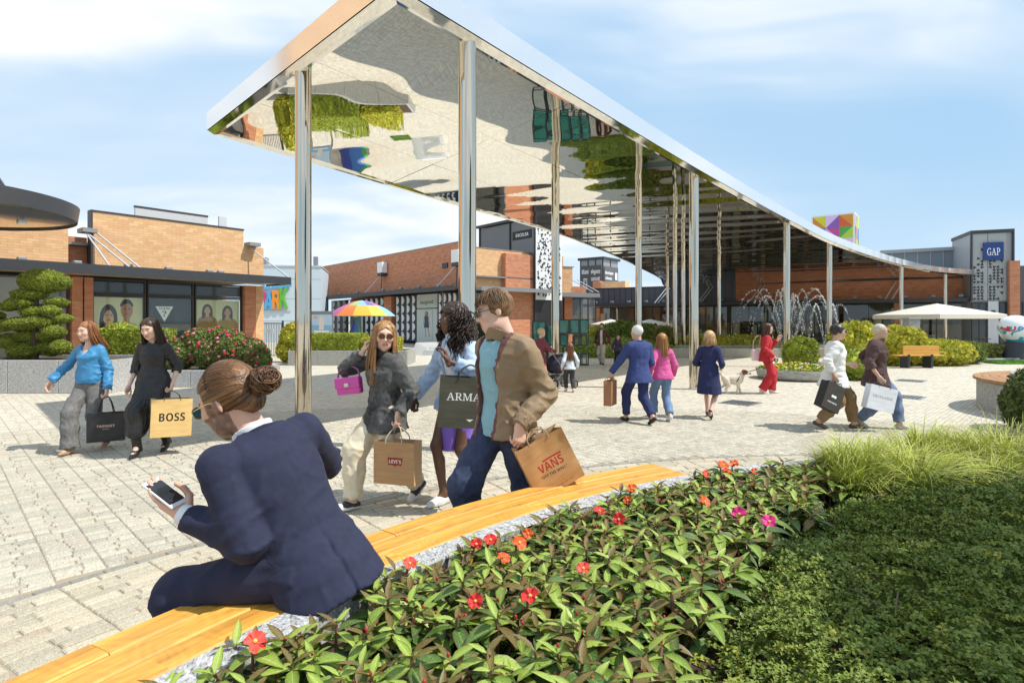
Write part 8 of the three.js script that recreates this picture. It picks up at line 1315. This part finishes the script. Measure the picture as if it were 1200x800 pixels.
// ---- right-hand planting, bench, parasol, egg
(function () {
  const p = lvl(942, 446), t = thing('flower_bowl', 'low round stone bowl of yellow and white flowers by the column', 'planter', [p.x + 0.1, 0, p.z - 0.6]); part(t, 'bowl', new THREE.LatheGeometry([[0, 0], [0.95, 0], [1.05, 0.08], [1.1, 0.28], [1.02, 0.28], [1.0, 0.2], [0, 0.2]].map(q => new THREE.Vector2(...q)), 40), concrete); const r = rng(9), pts = []; for (let i = 0; i < 700; i++) { const a = r() * 6.28, q = Math.sqrt(r()) * 1.0; pts.push({ p: V(Math.cos(a) * q, 0.26 + (1 - q) * 0.14 + r() * 0.05, Math.sin(a) * q), n: V(0, 1, 0) }); } leafy(t, 'foliage', pts, GREEN.lime, 0.07, 4);
  const ym = [mtl([0.72, 0.52, 0.02], 0.6), mtl([0.75, 0.74, 0.7], 0.6)], gg = new THREE.SphereGeometry(0.034, 7, 5).scale(1, 0.6, 1); for (let i = 0; i < 110; i++) { const a = r() * 6.28, q = Math.sqrt(r()) * 0.98, x = Math.cos(a) * q; const f = part(t, 'blossom', gg, x < 0.15 ? ym[r() < 0.85 ? 0 : 1] : ym[r() < 0.75 ? 1 : 0]); f.position.set(x, 0.34 + (1 - q) * 0.14, Math.sin(a) * q); }
})();
bushy('round lime bush behind the flower bowl', 938, 397, 20, 0.55, 0.09, GREEN.lime, { dens: 170 });
bushy('tall airy yellow-green bush between the two men', 1000, 380, 18.5, 0.75, 0.1, GREEN.yellow, { dens: 130 });
bushy('low yellow-green hedge behind the two men', 1003, 412, 16.5, 0.6, 0.08, GREEN.lime, { dens: 180 });
bushy('tall yellow-green bush beside the wooden bench', 1050, 385, 22, 1.0, 0.1, GREEN.yellow, { dens: 120 });
bushy('low yellow hedge behind the wooden bench', 1085, 400, 22.5, 1.6, 0.1, GREEN.yellow, { dens: 120 });
bushy('dark clipped hedge in the stone kerb', 1123, 402, 23, 0.9, 0.1, GREEN.mid, { dens: 120 });
bushy('olive hedge at the far kerb end', 1145, 404, 25, 1.1, 0.1, GREEN.olive, { dens: 110 });
(function () { const t = thing('stone_kerb', 'low pale stone kerb in front of the hedges', 'kerb'); for (let i = 0; i < 9; i++) part(t, 'kerb_stone', rbx(1.18, 0.16, 0.25, 0.02, 12.0 + i * 1.2, 0.08, -21.6 - i * 0.3), concrete); })();
(function () {
  const p = lvl(1076, 431), t = thing('wooden_bench', 'orange wooden bench with backrest and dark legs in front of hedges', 'bench', [p.x, 0, p.z], Math.PI + 0.06); const w = 1.32; for (let i = 0; i < 3; i++) part(t, 'seat_board', rbx(w + 0.35, 0.045, 0.135, 0.008, -0.12, 0.44, 0.02 + i * 0.142), benchWoods[i]); for (let i = 0; i < 2; i++) { const b = part(t, 'back_board', rbx(w, 0.15, 0.04, 0.008, 0, 0.56 + i * 0.156, -0.14), benchWoods[i + 1]); } for (const x of [-0.45, 0.4]) part(t, 'leg', [slab(x - 0.035, x + 0.035, 0, 0.415, -0.1, 0.3), slab(x - 0.03, x + 0.03, 0.415, 0.74, -0.118, -0.075)], darkMetal);
})();
function squareParasol(label, pos, w, rim, apex, group) {
  const t = thing('square_parasol', label, 'parasol', pos, 0.2, group), h = w / 2, m = mtl([0.72, 0.68, 0.58], 0.85, { transmission: 0.2, thickness: 0 }); const c = [[-h, -h], [h, -h], [h, h], [-h, h]]; for (let i = 0; i < 4; i++) { const a = c[i], b = c[(i + 1) % 4], P = [0, apex, 0, b[0], rim, b[1], a[0], rim, a[1]]; const g = new THREE.BufferGeometry(); g.setAttribute('position', new THREE.Float32BufferAttribute(P, 3)); g.computeVertexNormals(); const pn = part(t, 'canopy_panel', g, m); const V2 = [a[0], rim, a[1], b[0], rim, b[1], b[0] * 1.005, rim - 0.22, b[1] * 1.005, a[0], rim, a[1], b[0] * 1.005, rim - 0.22, b[1] * 1.005, a[0] * 1.005, rim - 0.22, a[1] * 1.005]; const g2 = new THREE.BufferGeometry(); g2.setAttribute('position', new THREE.Float32BufferAttribute(V2, 3)); g2.computeVertexNormals(); part(pn, 'valance', g2, m); part(t, 'rib', cyl(0.015, 0.015, [0, apex - 0.04, 0], [a[0], rim - 0.02, a[1]], 6), paleMetal); }
  part(t, 'pole', cyl(0.04, 0.04, [0, 0, 0], [0, apex + 0.06, 0], 10), darkMetal); part(t, 'base', slab(-0.45, 0.45, 0, 0.1, -0.45, 0.45), darkMetal); return t;
}
{ const p = at(1098, 372, 31); squareParasol('large cream square parasol over the café terrace', [p.x, 0, p.z], 4.1, 2.02, 2.62); const q = at(1068, 390, 27), st = thing('stone_pedestal', 'grey square pedestal beside the cream parasol', 'pedestal', [q.x, 0, q.z]); part(st, 'shaft', rbx(0.5, 1.75, 0.5, 0.02, 0, 0.875, 0), concrete); part(st, 'cap', rbx(0.58, 0.08, 0.58, 0.02, 0, 1.79, 0), concrete); }
for (const px of [716, 762]) { const p = at(px, 383, 46); squareParasol('white far parasol in front of the dark shopfront', [p.x, 0, p.z], 2.6, 1.45, 1.85, 'far white parasols'); }
(function () {                                            // café furniture glimpsed under the parasol
  const p = at(1098, 400, 31.5), r = rng(66); for (let i = 0; i < 4; i++) { const t = thing('cafe_table', 'dark café table under the cream parasol', 'table', [p.x - 1.8 + i * 1.25, 0, p.z + (i % 2) * 0.7], 0, 'café tables'); part(t, 'top', new THREE.CylinderGeometry(0.36, 0.36, 0.03, 20).translate(0, 0.74, 0), blackPlastic); part(t, 'stem', cyl(0.03, 0.03, [0, 0, 0], [0, 0.73, 0], 8), darkMetal); part(t, 'foot', new THREE.CylinderGeometry(0.22, 0.24, 0.03, 20).translate(0, 0.015, 0), darkMetal); }
})();
(function () {
  const p = at(1192, 386, 24), t = thing('painted_egg', 'large white egg sculpture with blue and red painted swirls', 'sculpture', [p.x, 0, p.z]), tex = canvas(512, 256, (g) => { g.fillStyle = '#e9eaec'; g.fillRect(0, 0, 512, 256); const r = rng(5); for (let i = 0; i < 26; i++) { g.strokeStyle = ['#3f9cc4', '#c23b4b', '#5a86b8', '#7fc4c9'][r() * 4 | 0]; g.lineWidth = 8 + r() * 14; g.beginPath(); const x = r() * 512, y = 30 + r() * 200; g.moveTo(x, y); g.bezierCurveTo(x + 30, y - 30, x + 60, y + 30, x + 90, y); g.stroke(); } });
  const pts = []; for (let i = 0; i <= 24; i++) { const a = -Math.PI / 2 + i / 24 * Math.PI; pts.push(new THREE.Vector2(Math.cos(a) * 0.6 * (1 - 0.14 * Math.sin(a)), Math.sin(a) * 0.72)); } const g = new THREE.LatheGeometry(pts, 40); g.rotateZ(1.1); part(t, 'shell', g.translate(0, p.y, 0), mtl('#ffffff', 0.25, { map: tex, clearcoat: 0.6 })); part(t, 'stand', [cyl(0.5, 0.32, [0, 0.1, 0], [0, p.y - 0.45, 0], 24)], darkMetal); part(t, 'plinth', rbx(1.3, 0.12, 1.3, 0.02, 0, 0.06, 0), darkMetal);
  const lw = thing('lawn_strip', 'strip of bright lawn at the foot of the egg sculpture', 'lawn', [p.x - 0.4, 0, p.z + 0.9]); part(lw, 'turf', rbx(3.2, 0.07, 1.3, 0.03, 0, 0.03, 0), mtl([0.1, 0.24, 0.015], 1)); leafy(lw, 'grass', (() => { const r = rng(12), o = []; for (let i = 0; i < 1500; i++) o.push({ p: V((r() - 0.5) * 3.2, 0.06, (r() - 0.5) * 1.3), n: V(0, 1, 0) }); return o; })(), [0.13, 0.3, 0.02], 0.06, 3);
})();
(function () {                                            // second round planter with a wooden seat
  const C = [11.1, -9.8], R = 2.6, t = thing('stone_planter_seat', 'round rendered-stone planter with a weathered wooden seat rim', 'planter'), r = rng(77), D = Math.PI / 180, wd = mtl('#ffffff', 0.7, { map: tiled(woodTex([0.66, 0.49, 0.33], 300), 1) });
  part(t, 'wall', arcPlank(R - 0.5, R - 0.06, 90 * D, 270 * D, 0, 0.54, C[0], C[1], 60, 0.01), concrete); for (let k = 0; k < 4; k++) for (let a = 92 + k * 5; a < 268; a += 17) part(t, 'seat_board', arcPlank(R - 0.13 - k * 0.128, R - 0.005 - k * 0.128, a * D, Math.min(a + 16.9, 268) * D, 0.55, 0.6, C[0], C[1], 8), wd);
  part(t, 'inner_kerb', arcPlank(R - 0.75, R - 0.56, 90 * D, 270 * D, 0.3, 0.68, C[0], C[1], 60, 0.01), concrete); part(t, 'soil', new THREE.CircleGeometry(R - 0.7, 60).rotateX(-Math.PI / 2).translate(C[0], 0.6, C[1]), mtl([0.08, 0.055, 0.035], 1));
  shrub('bronze_shrub', 'bronze-tipped low shrub inside the round stone planter', [10.6, 0.6, -9.9], [[0, 0.12, 0, 0.45, 0.22, 0.4], [0.6, 0.15, 0.2, 0.5, 0.25, 0.4]], [0.13, 0.11, 0.04], { size: 0.06, dens: 300, seed: 88 });
  shrub('ball_shrub', 'dense dark green ball shrub in front of the stone planter', [7.95, 0, -8.75], [[0.1, 0.4, 0, 0.52, 0.55, 0.5], [0.3, 0.75, 0, 0.4, 0.3, 0.4], [0.5, 0.4, 0.1, 0.5, 0.5, 0.5]], [0.11, 0.15, 0.03], { size: 0.045, dens: 900, seed: 89 });
})();
// ---- broadleaf tree standing in the planter beyond the right edge of the photograph: its shade falls on the creeping shrub
(function () {
  const t = thing('broadleaf_tree', 'broadleaf tree standing in the planter, shading the creeping shrub', 'tree', [5.75, SOIL - 0.05, -0.9]), r = rng(171), lobes = [[-0.35, 4.1, -0.6, 1.35, 1.0, 1.3], [0.3, 4.5, 0.6, 1.5, 1.2, 1.4], [-0.7, 3.7, 0.9, 1.2, 0.8, 1.2], [0.7, 4.9, -0.3, 1.3, 1.0, 1.3], [0, 3.5, -0.1, 1.3, 0.7, 1.4]];
  part(t, 'trunk', [tube([[0, 0, 0], [0.05, 1.2, 0.03], [-0.02, 2.4, 0], [0, 3.4, 0]], 0.11, 12, 10), ...lobes.map(l => tube([[0, 2.2, 0], [l[0] * 0.5, (2.2 + l[1]) / 2, l[2] * 0.5], [l[0], l[1], l[2]]], 0.04, 8, 6))], woodyMat);
  const pts = []; for (const l of lobes) for (let i = 0; i < 620; i++) { const d = V(r() - 0.5, r() - 0.5, r() - 0.5).normalize().multiplyScalar(Math.cbrt(r())); pts.push({ p: V(l[0] + d.x * l[3], l[1] + d.y * l[4], l[2] + d.z * l[5]), n: d.lengthSq() ? d.clone().normalize() : V(0, 1, 0) }); } leafy(t, 'crown', pts, GREEN.mid, 0.2, 9);
})();

// ---- drain covers in the paving
for (const [px, py, where] of [[1068, 446, 'in front of the wooden bench'], [1062, 465, 'between the wooden bench and the planter'], [868, 472, 'near the walking dog']]) { const p = lvl(px, py), t = thing('drain_cover', `square grey drain cover in the paving ${where}`, 'drain cover', [p.x, 0, p.z], Math.PI / 4); part(t, 'frame', slab(-0.32, 0.32, -0.01, 0.008, -0.32, 0.32), greyMetal); for (let i = 0; i < 7; i++) part(t, 'bar', slab(-0.27, 0.27, 0.009, 0.014, -0.26 + i * 0.08, -0.22 + i * 0.08), darkMetal); }
renderer.render(scene, camera);
